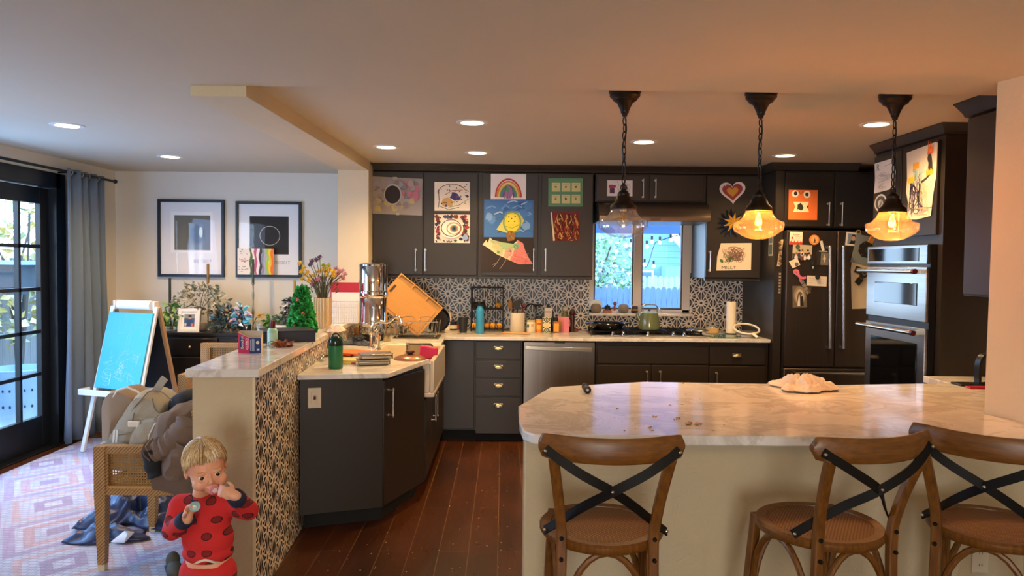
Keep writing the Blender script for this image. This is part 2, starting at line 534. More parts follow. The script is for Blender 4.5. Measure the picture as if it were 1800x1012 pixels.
def rattan():
    t = NT('rattan_wrap')
    w = t.n('TexWave', wave_type='BANDS', bands_direction='DIAGONAL'); w.inputs['Scale'].default_value = 38; w.inputs['Distortion'].default_value = .4
    t.l(t.coord(), w.inputs[0]); n = t.noise(t.coord(), 22, 3)
    c = t.mix(t.math('MULTIPLY', n, .7), '#b98d52', '#8a5f2a'); c = t.mix(t.math('LESS_THAN', w.outputs[1], .16), c, '#5f3f1a')
    t.set(Base_Color=c, Roughness=.5); t.bump(w.outputs[1], .4, .003)
    return t.m
M_RATTAN = rattan()
M_CANE = mat('cane_strips', '#c39555', .5, noise=(40, '#9c6c30', .4, (1, 1, 1)))
M_DARKW = mat('dark_stained_wood', '#1c1512', .35, noise=(4, '#0d0908', .5, (1, 8, 8)))
M_DOORB = mat('black_door_paint', '#12161a', .35)
VC = vcol_mat('painted_colours', .55)
VCG = vcol_mat('glossy_colours', .25)
VLEAF = vcol_mat('leaf_colours', .5)
VFAB = vcol_mat('fabric_colours', .9)
# ================================================================ room shell
CN, CK = 2.385, 2.42            # near / kitchen ceiling heights
YB = 7.10                       # back wall
struct(MB().box((-3.75, -3.2, -.1), (3.4, 7.25, 0)), 'floor', M_FLOOR)
m = MB()
m.box((-3.75, -3.2, CN), (3.4, 3.59, 2.6)).box((-3.75, 3.59, CN), (-1.4, 7.25, 2.6)).box((-1.4, 3.59, CK), (3.4, 7.25, 2.6))
struct(m, 'ceiling', M_CEIL)
b0, b1 = PY(335, 165, 3.595), PY(433, 165, 3.595)
e0, e1 = PY(594, 300, 6.42), PY(648, 300, 6.42)
struct(MB().prism([(b0.x, 3.593), (b1.x, 3.593), (e1.x, 6.5), (e0.x, 6.5)], 2.335, 2.5), 'trim_1', M_CREAM)     # the dropped beam
struct(MB().box((e0.x, 6.42, 0), (e1.x, 7.2, 2.40)), 'wall_stub', M_CREAM)
XS = e1.x
WX0, WX1, WZ0, WZ1 = PY(1036, 480, YB).x, PY(1213, 480, YB).x, 1.085, 2.02
m = MB()
m.box((-3.75, YB, 0), (WX0, 7.25, 2.6)).box((WX1, YB, 0), (3.4, 7.25, 2.6)).box((WX0, YB, 0), (WX1, 7.25, WZ0)).box((WX0, YB, WZ1), (WX1, 7.25, 2.6))
struct(m, 'wall_back', M_WALL)
XL = -3.70
DY0, DY1, DZ = 4.60, 6.20, 2.17
m = MB()
m.box((XL - .15, -3.2, 0), (XL, 2.7, 2.6)).box((XL - .15, DY1, 0), (XL, 7.25, 2.6)).box((XL - .15, DY0, DZ), (XL, DY1, 2.6))
m.box((XL - .15, 4.0, 0), (XL, DY0, 2.6)).box((XL - .15, 2.7, 0), (XL, 4.0, .9)).box((XL - .15, 2.7, 2.1), (XL, 4.0, 2.6))  # unseen window opening added here to let light in
struct(m, 'wall_left', M_WALL)
m = MB()
m.box((XL, -3.35, 0), (-2.4, -3.2, 2.6)).box((1.9, -3.35, 0), (3.4, -3.2, 2.6)).box((-2.4, -3.35, 0), (1.9, -3.2, .6)).box((-2.4, -3.35, 1.9), (1.9, -3.2, 2.6)).box((-2.4, -3.35, .6), (-.8, -3.2, 1.9)).box((.4, -3.35, .6), (1.9, -3.2, 1.9))  # window opening assumed here, behind the camera, to let light in
struct(m, 'wall_rear', M_WALL)
c0, c1 = PZ(1727, 726, .885), PZ(1769, 735, .885)
fpw = [(c0.x, c0.y), (c1.x, c1.y), (c1.x + .03, 2.6), (c1.x + .03, -3.2), (3.4, -3.2), (3.4, c0.y)]
m = MB().prism(fpw, 0, 2.5)
for i in (6, 7): m.v[i].x += .022
struct(m, 'wall_right', plaster('column_plaster', '#d6c19c', 8, .5, '#c6af86'))
struct(MB().box((3.3, c0.y, 0), (3.4, 7.2, 2.5)), 'wall_kitchen', M_WALL)
# knee wall with the bar ledge
k0, k1 = PZ(445, 1063, 0), Vector((-1.285, 6.5, 0))
kd = (k1 - k0).normalized(); kn = Vector((-kd.y, kd.x, 0))
KW = .262
def kp(s, o): return (k0.x + kd.x * s + kn.x * o, k0.y + kd.y * s + kn.y * o)
KL = (k1 - k0).length
def krect(s0, s1, o0, o1): return [kp(s0, o0), kp(s1, o0), kp(s1, o1), kp(s0, o1)]
struct(MB().prism(krect(0, KL, 0, KW), 0, 1.03), 'wall_knee', M_ROUGH)
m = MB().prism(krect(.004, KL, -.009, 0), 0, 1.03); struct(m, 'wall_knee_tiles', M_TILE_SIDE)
struct(MB().prism(krect(-.006, .004, -.012, .0), 0, 1.03), 'trim_2', mat('cream_edge_trim', '#dccba8', .5))
m = MB().prism(krect(-.03, KL, -.035, KW + .02), 1.032, 1.07)
m.solo('bar_ledge', M_MARBLE, 'long white marble ledge capping the tiled half wall', 'ledge', bevel=.004)
# tiled splashback
m = MB()
xt = PY(1317, 540, YB).x
m.box((XS + .002, YB - .01, .9), (WX0 - .002, YB, 1.47)).box((WX1, YB - .01, .9), (xt, YB, 1.47)).box((WX0 - .002, YB - .01, .9), (WX1, YB, 1.058))
struct(m, 'wall_back_tiles', M_TILE_BACK, at=(XS + .06, YB, .915))
struct(MB().box((XS - 2.6, YB - .015, 0), (XS - .25, YB, .12)), 'baseboard_back', M_TRIMW)
# ---------------------------------------------------------------- window over the hob
w = thing('window_1', None, None, ((WX0 + WX1) / 2, YB, WZ0), kind='structure')
m = MB(); fy0, fy1 = YB + .01, YB + .075; fw = .045
xm0, xm1 = PY(1114, 470, YB).x, PY(1128, 470, YB).x
m.box((WX0, fy0, WZ0), (WX0 + fw, fy1, WZ1)).box((WX1 - .07, fy0, WZ0), (WX1, fy1, WZ1)).box((WX0, fy0, WZ1 - fw), (WX1, fy1, WZ1)).box((WX0, fy0, WZ0), (WX1, fy1, WZ0 + .03))
m.box((xm0, fy0 - .015, WZ0), (xm1, fy1, WZ1))
m.part('window_frame', mat('aged_vinyl', '#d5cdbf', .5), w, True, bevel=.003)
m = MB(); g = .014
for a, b in ((WX0 + fw, xm0), (xm1, WX1 - .07)):
    m.box((a, fy0 + .01, WZ0 + .03), (a + g, fy1 - .01, WZ1 - fw)).box((b - g, fy0 + .01, WZ0 + .03), (b, fy1 - .01, WZ1 - fw)).box((a + g, fy0 + .01, WZ0 + .03), (b - g, fy1 - .01, WZ0 + .03 + g))
m.part('gasket', mat('dark_gasket', '#4a463f', .5), w, True)
for a, b in ((WX0 + fw, xm0), (xm1, WX1 - .07)):
    MB().box((a, fy0 + .03, WZ0 + .03), (b, fy0 + .034, WZ1 - fw)).part('pane', M_PANE, w, True)
MB().box((xm1 + .10, fy0 - .02, WZ0 + .004), (xm1 + .14, fy0, WZ0 + .022)).cyl((xm1 + .2, fy0 - .01, WZ0 + .01), (xm1 + .17, fy0 - .03, WZ0 + .04), .006).part('latch', M_NICKEL, w, True)
m = MB().box((WX0 - .015, YB - .13, 1.06), (WX1 + .005, YB + .012, WZ0 - .001)); m.part('window_sill', M_MARBLE, w, True, bevel=.003)
# ---------------------------------------------------------------- French doors in the left wall
def french(name, y0, y1, npx):
    d = thing(name, None, None, (XL - .06, (y0 + y1) / 2, 0), kind='structure')
    x0, x1 = XL - .09, XL - .045
    st, tr, brl = .10, .13, .27
    m = MB()
    m.box((x0, y0, .015), (x1, y0 + st, DZ - .05)).box((x0, y1 - st, .015), (x1, y1, DZ - .05))
    m.box((x0, y0 + st, DZ - .05 - tr), (x1, y1 - st, DZ - .05)).box((x0, y0 + st, .015), (x1, y1 - st, brl))
    m.part('door_leaf', M_DOORB, d, True, bevel=.004)
    gy0, gy1, gz0, gz1 = y0 + st, y1 - st, brl, DZ - .05 - tr
    m = MB()
    for i in range(1, npx):
        y = gy0 + (gy1 - gy0) * i / npx; m.box((x0 + .004, y - .014, gz0), (x1 - .004, y + .014, gz1))
    for j in range(1, 5):
        z = gz0 + (gz1 - gz0) * j / 5; m.box((x0 + .004, gy0, z - .014), (x1 - .004, gy1, z + .014))
    m.part('glazing_bars', M_DOORB, d, True)
    m = MB().box((x0 + .018, gy0, gz0), (x0 + .022, gy1, gz1)); m.part('pane', M_PANE, d, True)
    return d
fd = french('door_1', 5.42, 6.13, 2)
french('door_2', 4.67, 5.40, 2)
m = MB()
m.box((XL - .14, DY1 - .06, 0), (XL + .02, DY1 + .07, DZ + .08)).box((XL - .14, DY0 - .07, 0), (XL + .02, DY0 + .06, DZ + .08)).box((XL - .14, DY0, DZ - .045), (XL + .02, DY1, DZ + .08)).box((XL - .16, DY0, 0), (XL + .03, DY1, .013))
struct(m, 'trim_3', M_DOORB, bevel=.004)
struct(MB().box((XL, DY1 + .08, 0), (XL + .015, 7.09, .12)), 'baseboard_left', M_TRIMW)
# ---------------------------------------------------------------- outside
M_OUTG = mat('garden_ground', '#8d8a80', .9, noise=(2, '#6b7050', .5, (1, 1, 1)))
struct(MB().box((-14, 7.26, -.6), (16, 24, -.35)), 'exterior_ground', M_OUTG)
struct(MB().box((-14, -8, -.25), (XL - .16, 7.14, -.12)), 'exterior_patio', mat('patio_slabs', '#9a9894', .85, noise=(3, '#7e7c78', .5, (1, 1, 1))))
def fence(name, mats, label, p0, p1, zb, zt, pw, gap, ear):
    m = MB(); p0 = Vector(p0); p1 = Vector(p1); L = (p1 - p0).length; d = (p1 - p0) / L; nn = Vector((-d.y, d.x, 0))
    k = int(L / (pw + gap))
    for i in range(k):
        a = p0 + d * (i * (pw + gap)); dz = rnd.uniform(-.012, .012)
        prof = [(0, zb), (pw, zb), (pw, zt - ear + dz), (pw * .8, zt - ear * .25 + dz), (pw * .5, zt + dz), (pw * .2, zt - ear * .25 + dz), (0, zt - ear + dz)]
        n = len(prof); c = rnd.uniform(.85, 1.1)
        vs = [(a + d * u).to_tuple()[:2] + (z,) for u, z in prof] + [(a + d * u + nn * .018).to_tuple()[:2] + (z,) for u, z in prof]
        m.add(vs, [tuple(range(n)), tuple(range(2 * n - 1, n - 1, -1))] + [(i2, n + i2, n + (i2 + 1) % n, (i2 + 1) % n) for i2 in range(n)], False)
    for z in (zb + .3, zt - .3):
        q = [p0 + nn * .018, p1 + nn * .018, p1 + nn * .06, p0 + nn * .06]
        m.prism([(v.x, v.y) for v in q], z, z + .08)
    return m.solo(name, mats, label, 'fence')
M_FENCE = mat('weathered_cedar', '#7186ad', .85, noise=(3, '#5a7099', .6, (6, 6, .7)))
M_FENCE2 = mat('pale_fence_paint', '#b9c4d4', .8, noise=(3, '#9fabc0', .5, (6, 6, .7)))
M_FENCE3 = mat('old_fence_boards', '#8f8a84', .85, noise=(3, '#6f6a64', .6, (6, 6, .7)))
fence('picket_fence', M_FENCE, 'blue-grey scalloped board fence outside the kitchen window', (0, 13, 0), (4.6, 13, 0), -.35, 1.15, .09, .006, .045)
fence('picket_fence', M_FENCE2, 'pale upper fence standing beyond the blue-grey scalloped one', (0, 16, 0), (6.2, 16, 0), -.35, 1.30, .10, .02, .05)
fence('board_fence', M_FENCE3, 'weathered wood fence outside the glass door', (-6.6, 2.6, 0), (-6.6, 12.5, 0), -.12, 1.55, .14, .004, .02)
# neighbour house
h = thing('neighbour_house', 'blue sided house beyond the fences with a white gable end', 'house', (4.6, 19, -.35))
m = MB()
for i in range(24):
    m.box((2.6, 19.0 - .012, -.35 + i * .16), (6.2, 22, -.35 + i * .16 + .15)).box((2.61, 19.0, -.35 + i * .16), (6.19, 21.9, -.35 + i * .16 + .16))
m.part('siding', mat('blue_siding', '#7aa0c8', .7), h, True)
m = MB(); m.box((4.05, 18.4, -.35), (6.4, 18.97, 1.5)); m.part('porch_wall', mat('pale_blue_stucco', '#7fb0cc', .8), h, True)
m = MB(); m.add([(4.05, 18.38, 2.75), (4.7, 18.38, 2.75), (4.95, 18.38, 1.2), (4.62, 18.38, 1.75), (4.2, 18.38, 2.2), (4.05, 18.5, 2.75), (4.7, 18.5, 2.75), (4.95, 18.5, 1.2), (4.62, 18.5, 1.75), (4.2, 18.5, 2.2)],
                [(0, 1, 2, 3, 4), (9, 8, 7, 6, 5), (0, 5, 6, 1), (1, 6, 7, 2), (2, 7, 8, 3), (3, 8, 9, 4), (4, 9, 5, 0)][:], False)
m.part('gable', mat('white_stucco', '#f4f6f8', .8), h, True)
m = MB(); m.box((3.25, 18.93, .95), (3.85, 18.99, 1.4)); m.part('window', mat('white_window_frame', '#dfe6ec', .5), h, True)
m = MB(); m.box((3.31, 18.915, 1.0), (3.79, 18.935, 1.35)); m.part('pane', mat('dusky_pane', '#4f6f8c', .1), h, True)
m = MB(); m.add([(2.4, 18.7, 3.45), (6.4, 18.7, 3.45), (6.4, 22.3, 4.6), (2.4, 22.3, 4.6), (2.4, 18.7, 3.55), (6.4, 18.7, 3.55), (6.4, 22.3, 4.7), (2.4, 22.3, 4.7)],
                [(0, 3, 2, 1), (4, 5, 6, 7), (0, 1, 5, 4), (1, 2, 6, 5), (2, 3, 7, 6), (3, 0, 4, 7)])
m.part('roof', mat('slate_shingle', '#5c6a80', .8), h, True)
# patio cover just outside
m = MB(); m.add([(.6, 8.2, 2.62), (3.2, 8.2, 2.62), (3.2, 11.4, 2.02), (.6, 11.4, 2.02), (.6, 8.2, 2.68), (3.2, 8.2, 2.68), (3.2, 11.4, 2.10), (.6, 11.4, 2.10)],
                [(0, 3, 2, 1), (4, 5, 6, 7), (0, 1, 5, 4), (1, 2, 6, 5), (2, 3, 7, 6), (3, 0, 4, 7)])
pc = thing('patio_cover', 'blue slanted patio cover hanging above the kitchen window view', 'patio cover', (1.9, 8.2, -.35))
m.part('roof_sheet', mat('blue_roof_sheet', '#6a90cc', .6), pc, True)
for x in (.64, 3.16):
    for y, zt in ((8.3, 2.62), (11.3, 2.06)):
        MB().box((x - .04, y - .04, -.35), (x + .04, y + .04, zt)).part('post', mat('post_paint', '#8fa3c0', .7), pc, True)
m = MB(); wire = smooth_path([PY(1120, 425, 10.8), PY(1135, 470, 10.8), PY(1150, 430, 10.8), PY(1158, 424, 10.8), PY(1180, 416, 10.8), PY(1196, 412, 10.8)], 5)
m.tube(wire, .006, 5).solo('string_light_wire', M_BLACK, 'thin black drooping wire carrying round bulbs outside the window', 'wire')
for px, py in ((1109, 430), (1137, 433), (1146, 425), (1160, 426), (1133, 465), (1149, 468), (1179, 422), (1196, 420)):
    p = PY(px, py, 10.75)
    q = thing('string_light_bulb', 'small round warm bulb of the string lights outside the kitchen window', 'bulb', p, group='string lights outside the window')
    MB().ball((0, 0, 0), .030, n=12, m=8).part('globe', mat('warm_globe', '#ffe6b0', .3, emis=('#ffd48a', .9)), q)
    MB().cyl((0, 0, .035), (0, 0, .085), .018).part('socket', M_BLACK, q)
def bush(name, label, c, rx, ry, rz, n, cols, size, trunk=None):
    t = thing(name, label, 'bush', (c[0], c[1], trunk if trunk is not None else c[2] - rz))
    m = MB()
    for _ in range(n):
        while True:
            p = Vector((rnd.uniform(-1, 1), rnd.uniform(-1, 1), rnd.uniform(-1, 1)))
            if .25 < p.length < 1: break
        m.col = lin(rnd.choice(cols))
        m.leaf((c[0] + p.x * rx, c[1] + p.y * ry, c[2] + p.z * rz), (rnd.uniform(-1, 1), rnd.uniform(-1, 1), rnd.uniform(-1, .6)), size * rnd.uniform(.5, .9), size * rnd.uniform(.8, 1.4))
    m.part('foliage', VLEAF, t, True)
    m = MB(); zb = trunk if trunk is not None else c[2] - rz
    for k in range(5):
        a = k * 1.3
        m.tube(smooth_path([(c[0], c[1], zb), (c[0] + .1 * math.cos(a), c[1] + .1 * math.sin(a), c[2] - rz * .4), (c[0] + rx * .6 * math.cos(a), c[1] + ry * .6 * math.sin(a), c[2] + rz * .5)], 4), [.03] * 5 + [.015] * 4, 6)
    m.part('stem', mat('bark', '#5d5044', .9), t, True)
    return t
bush('garden_bush', 'leafy green bush rising over the fence outside the window', (1.75, 14.4, 1.35), .95, .8, 1.05, 2600, ['#9ac486', '#b0d494', '#94b8b8', '#a8c6cc', '#d0b8b8', '#80ac7a', '#c4deA8'], .11, trunk=-.35)
bush('garden_vine', 'yellow-leaved vine on the fence outside the glass door', (-6.25, 9.6, 1.55), .25, 1.7, 1.15, 620, ['#dcc06a', '#e6d08a', '#c4ac66', '#a8ac78', '#f0e4bc'], .13, trunk=-.12)
q = thing('drum_planter', 'blue-grey perforated metal drum standing outside the door', 'drum', (-4.9, 7.55, -.12))
m = MB().lathe([(.26, 0), (.27, .02), (.28, .3), (.28, .52), (.285, .55), (.27, .56), (.25, .5), (.0, .48)], n=28); m.cur = 1
for j in range(2):
    for i in range(28):
        a = 2 * PI * i / 28; m.cbox((.2815 * math.cos(a), .2815 * math.sin(a), .2 + .16 * j), .012, .012, .025, Euler((0, 0, a)))
m.part('drum', [mat('galvanised_blue', '#8ea2b4', .5, .4), M_BLACK], q)
q = thing('hanging_feeder', 'dark hanging feeder box with pale flat lid outside the door', 'bird feeder', (-5.25, 8.0, 1.38))
MB().lathe([(.0, -.22), (.13, -.22), (.15, -.17), (.24, -.14), (.25, .1), (.24, .1)], n=4).part('box', mat('dark_grey_metal', '#4b5258', .5), q)
MB().box((-.32, -.32, .1), (.32, .32, .14)).part('lid', mat('pale_blue_lid', '#9cc0d4', .5), q)
MB().tube([(0, 0, .14), (0, 0, 1.25)], .008, 6).part('hanger', M_BLACK, q)
# ================================================================ fitted kitchen
def pull(p0, p1, out, r=.0055, off=.032):
    """bar pull between two points standing off a face towards out"""
    p0 = Vector(p0); p1 = Vector(p1); o = Vector(out) * off
    d = (p1 - p0).normalized() * .012
    m = MB().tube([p0 + o - d, p0 + o, p1 + o, p1 + o + d], r, 10)
    for p in (p0, p1):
        m.cyl(p, p + o, r * .95); m.ball(p + o, r * 1.55, n=10, m=6); m.cyl(p, p + Vector(out) * .004, r * 1.8)
    return m
def cup(p, out, w=.085):
    """half-dome cup pull"""
    o = Vector(out).normalized(); s = Vector((0, 0, 1)).cross(o)
    m = MB(); p = Vector(p)
    def fn(u, v):
        a = PI * u; b = PI / 2 * v
        return p + s * (w / 2 * math.cos(a)) * math.cos(b * .0 + 0) * (1 - .12 * v) + Vector((0, 0, 1)) * (.030 * math.sin(a) * math.cos(b) - .004) + o * (.028 * math.sin(b) * (max(0, math.sin(a)) ** .5))
    m.grid(fn, 21, 9)
    m.cbox(p + o * .001 + Vector((0, 0, .020)), w * .9 if abs(o.y) > .5 else .003, .003 if abs(o.y) > .5 else w * .9, .012)
    return m
def front_door(parent, x0, x1, z0, z1, y, t=.019, handle=None, name='door', bevel=.003):
    d = MB().box((x0, y, z0), (x1, y + t, z1)).part(name, M_CAB, parent, True, bevel=bevel)
    if handle:
        hx, h0, h1 = handle
        pull((hx, y, h0), (hx, y, h1), (0, -1, 0)).part('handle', M_NICKEL, d, True)
    return d
def zz(py, Y, px=900): return PY(px, py, Y).z
def xx(px, Y, py=450): return PY(px, py, Y).x
UF = 6.60                      # faces of the wall units
zt, zb = 2.352, 1.43
units = [((648, 840), ((649, 743, 731), (745, 838, 748)), 'leftmost charcoal wall cabinet above the cutting board, eclipse poster on its left door'),
         ((840, 1042), ((847, 945, 938), (951, 1040, 959)), 'charcoal wall cabinet left of the window with the rainbow and bird drawings')]
for (ux0, ux1), doors, label in units:
    X0, X1 = xx(ux0, UF), xx(ux1, UF)
    if ux0 == 648: X0 = XS + .004
    t = thing('wall_cabinet', label, 'cabinet', ((X0 + X1) / 2, 6.78, zb), group=None)
    m = MB().box((X0, UF + .02, zb), (X1 - .001, YB - .003, zt)); m.box((X0, UF + .012, zb - .022), (X1 - .001, UF + .045, zb))
    m.part('body', M_CAB, t, True, bevel=.002)
    for a, b, hx in doors:
        front_door(t, max(xx(a, UF), X0 + .002), xx(b, UF), zb + .008, zt - .01, UF, handle=(xx(hx, UF, 455), zz(474, UF, hx), zz(439, UF, hx)))
# above the hood
X0, X1 = xx(1045, UF) + .001, xx(1240, UF) - .001
t = thing('wall_cabinet', 'short charcoal wall cabinet directly above the range hood', 'cabinet', ((X0 + X1) / 2, 6.78, 2.10))
zh = zz(353, UF, 1140)
MB().box((X0, UF + .02, zh - .01), (X1, YB - .003, zt)).part('body', M_CAB, t, True, bevel=.002)
for a, b, hx in ((1049, 1138, 1130), (1142, 1237, 1152)):
    front_door(t, xx(a, UF, 320), xx(b, UF, 320), zh, zt - .01, UF, handle=(xx(hx, UF, 330), zz(346, UF, hx), zz(317, UF, hx)))
# right of the window
X0, X1 = xx(1240, UF), xx(1339, UF)
t = thing('wall_cabinet', 'charcoal wall cabinet right of the window with the heart and star drawings', 'cabinet', ((X0 + X1) / 2, 6.78, zb))
m = MB().box((X0 + .001, UF + .02, zb), (X1, YB - .003, zt)).box((X0 + .001, UF + .012, zb - .022), (X1, UF + .045, zb)); m.part('body', M_CAB, t, True, bevel=.002)
front_door(t, X0 + .004, X1 - .02, zb + .008, zt - .01, UF, handle=(xx(1247, UF, 460), zz(475, UF, 1247), zz(443, UF, 1247)))
# one continuous cornice over these units
m = MB()
def cornice(m, pts, z0, z1, out):
    """stepped moulding along a polyline; out = outward vector per segment end"""
    prof = [(0, z0), (.012, z0 + .008), (.016, z0 + .022), (.045, z1 - .012), (.05, z1 - .006), (.05, z1), (-.03, z1), (-.03, z0)]
    n = len(prof); vs = []
    for (x, y), (ox, oy) in zip(pts, out):
        vs += [(x + ox * u, y + oy * u, z) for u, z in prof]
    fs = []
    for i in range(len(pts) - 1):
        for k in range(n):
            k2 = (k + 1) % n
            fs.append((i * n + k, (i + 1) * n + k, (i + 1) * n + k2, i * n + k2))
    fs += [tuple(range(n)), tuple(range(len(pts) * n - 1, (len(pts) - 1) * n - 1, -1))]
    return m.add(vs, fs, False)
cornice(m, [(XS + .006, UF + .01), (xx(1339, UF) + .0, UF + .01)], zt + .001, CK - .001, [(0, -1), (0, -1)])
m.solo('cornice', M_CAB, 'charcoal crown moulding above the back wall cabinets', 'moulding', at=(.5, UF, zt))
# ---------------------------------------------------------------- range hood
t = thing('range_hood', 'dark brushed metal range hood over the window', 'range hood', ((X0 - .5), 6.6, 1.93))
hx0, hx1 = xx(1048, UF, 370) + .003, xx(1240, UF, 370) - .004
zl = zz(389, 6.42, 1140); zu = zh - .012
prof = [(YB - .12, zl), (6.40, zl), (6.395, zl + .035), (6.40, zl + .05), (6.425, zl + .10), (6.47, zl + .15), (6.54, zu - .015), (6.57, zu), (YB - .12, zu)]
m = MB(); n = len(prof)
m.add([(hx0, y, z) for y, z in prof] + [(hx1, y, z) for y, z in prof], [tuple(range(n)), tuple(range(2 * n - 1, n - 1, -1))] + [(i, n + i, n + (i + 1) % n, (i + 1) % n) for i in range(n)], False)
m.part('canopy', mat('bronzed_steel', '#8c8278', .32, .9, noise=(3, '#54483e', .4, (.3, 30, 30))), t, True, bevel=.004)
m = MB()
for i in range(6):
    m.box((xx(1143 + i * 3.2, 6.4, 385), 6.388, zl + .012), (xx(1143 + i * 3.2 + 1.8, 6.4, 385), 6.396, zl + .024))
m.part('button', M_BLACK, t, True)
# ---------------------------------------------------------------- base units along the back wall
BF = 6.335; zc0 = .885
def base_body(t, X0, X1, y=BF, kick=True):
    m = MB().box((X0, y + .02, .105), (X1, YB - .02, zc0)); m.part('body', M_CAB, t, True)
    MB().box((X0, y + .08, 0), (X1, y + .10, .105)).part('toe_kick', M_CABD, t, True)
bx = lambda px: xx(px, BF, 650)
X0, X1 = bx(777), bx(834)
t = thing('base_cabinet', 'plain charcoal corner panel cabinet left of the four drawers', 'cabinet', ((X0 + X1) / 2, 6.6, 0))
base_body(t, X0, X1)
front_door(t, X0, X1 - .004, .115, zc0 - .005, BF)
X0, X1 = bx(834) + .001, bx(918)
t = thing('drawer_cabinet', 'charcoal cabinet of four drawers with brass cup pulls', 'cabinet', ((X0 + X1) / 2, 6.6, 0))
base_body(t, X0, X1)
for y0, y1, yc in ((600, 630.5, 613.5), (634, 663, 646.5), (666, 696, 679), (699, 762, 713.5)):
    d = MB().box((X0 + .01, BF, zz(y1, BF, 875)), (X1 - .012, BF + .019, zz(y0, BF, 875))).part('drawer', M_CAB, t, True, bevel=.003)
    cup(PY(876, yc, BF), (0, -1, 0)).part('handle', M_BRASS, d, True)
# dishwasher
X0, X1 = bx(919.5), bx(1046)
t = thing('dishwasher', 'stainless steel dishwasher with a long bar handle', 'dishwasher', ((X0 + X1) / 2, 6.6, 0))
MB().box((X0 + .004, BF + .03, .105), (X1 - .004, YB - .05, zc0 - .004)).part('body', M_CABD, t, True)
MB().box((X0 + .004, BF - .008, .12), (X1 - .004, BF + .03, zc0 - .01)).part('door', mat('brushed_steel_door', '#a9a29b', .28, 1, noise=(2.5, '#8b847e', .5, (40, 1, .2))), t, True, bevel=.004)
m = MB(); a, b = PY(923, 611, BF - .05), PY(1041, 615, BF - .05)
m.strip([a, b], (0, -1, 0), .034, .014)
for p in (a + Vector((.03, 0, 0)), b - Vector((.03, 0, 0))): m.cbox((p.x, BF - .03, p.z), .02, .05, .02)
m.part('handle', M_NICKEL, t, True, bevel=.003)
MB().box((xx(975, BF, 602), BF - .0095, zz(603, BF, 985)), (xx(993, BF, 602), BF - .008, zz(600.5, BF, 985))).part('display', M_BLACK, t, True)
MB().box((X0 + .004, BF + .07, 0), (X1 - .004, BF + .09, .10)).part('toe_kick', M_CABD, t, True)
# hob cabinet
X0, X1 = bx(1047), bx(1246)
t = thing('base_cabinet', 'wide charcoal cabinet under the gas hob with a long false drawer', 'cabinet', ((X0 + X1) / 2, 6.6, 0))
base_body(t, X0, X1)
MB().box((X0 + .012, BF, zz(639, BF, 1140)), (X1 - .004, BF + .019, zz(608, BF, 1140))).part('false_drawer', M_CAB, t, True, bevel=.003)
front_door(t, X0 + .012, bx(1144), .115, zz(642, BF, 1140), BF, handle=(bx(1137), zz(690, BF, 1137), zz(653, BF, 1137)))
front_door(t, bx(1146), X1 - .004, .115, zz(642, BF, 1140), BF, handle=(bx(1160), zz(690, BF, 1160), zz(653, BF, 1160)))
X0, X1 = bx(1246) + .001, 2.295
t = thing('base_cabinet', 'charcoal cabinet with one drawer and one door beside the fridge panel', 'cabinet', ((X0 + X1) / 2, 6.6, 0))
base_body(t, X0, X1)
d = MB().box((X0 + .006, BF, zz(641, BF, 1290)), (bx(1345), BF + .019, zz(609, BF, 1290))).part('drawer', M_CAB, t, True, bevel=.003)
cup(PY(1295, 626, BF), (0, -1, 0)).part('handle', M_BRASS, d, True)
front_door(t, X0 + .006, bx(1345), .115, zz(644, BF, 1290), BF, handle=(bx(1259), zz(692, BF, 1259), zz(655, BF, 1259)))
# ---------------------------------------------------------------- angled run with the farmhouse sink
LZ = .915
def L2(px, py, z): p = PZ(px, py, z); return (p.x, p.y)
cA, cB, cC = L2(535, 908, .1), L2(673.6, 893, .1), L2(746, 850.5, .1)     # carcass corners on plan
ks = lambda y, o=-.012: (k0.x + kd.x * (y - k0.y) / kd.y + kn.x * o, y)
SX = -.505
kA = ks(cA[1] + .0)
t = thing('base_cabinet', 'charcoal angled cabinet at the end of the sink run with a light switch', 'cabinet', (-.9, 4.6, 0))
ins = .02
def off(p, d): return (p[0] + d[0], p[1] + d[1])
foot = [(kA[0], cA[1] + .02), off(cB, (-.008, .024)), (cC[0] - .018, cC[1] + .01), (cC[0] - .018, 4.83), ks(4.83)]
foot = [foot[0], foot[1], foot[2], foot[3], foot[4]]
MB().prism(foot, .1, zc0).part('body', M_CAB, t, True)
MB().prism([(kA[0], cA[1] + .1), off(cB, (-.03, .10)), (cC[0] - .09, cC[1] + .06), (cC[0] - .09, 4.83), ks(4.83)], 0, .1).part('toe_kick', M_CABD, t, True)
def vpanel(p, q, z0, z1, t_=.019):
    p = Vector((p[0], p[1], 0)); q = Vector((q[0], q[1], 0)); d = (q - p).normalized(); nn = Vector((-d.y, d.x, 0))
    a, b = p + d * .004, q - d * .004
    return MB().prism([(a.x, a.y), (b.x, b.y), (b.x + nn.x * t_, b.y + nn.y * t_), (a.x + nn.x * t_, a.y + nn.y * t_)], z0, z1), d, -nn
pm, _, _ = vpanel((kA[0], cA[1]), cB, .105, zc0 - .006); pm.part('end_panel', M_CAB, t, True, bevel=.002)
pm, dd, nn = vpanel(cB, cC, .115, zc0 - .03)
d = pm.part('door', M_CAB, t, True, bevel=.003)
hp = Vector((cB[0], cB[1], 0)) + dd * .055
pull(hp + Vector((0, 0, zz(729, hp.y, 695))), hp + Vector((0, 0, zz(685, hp.y, 695))), nn).part('handle', M_NICKEL, d, True)
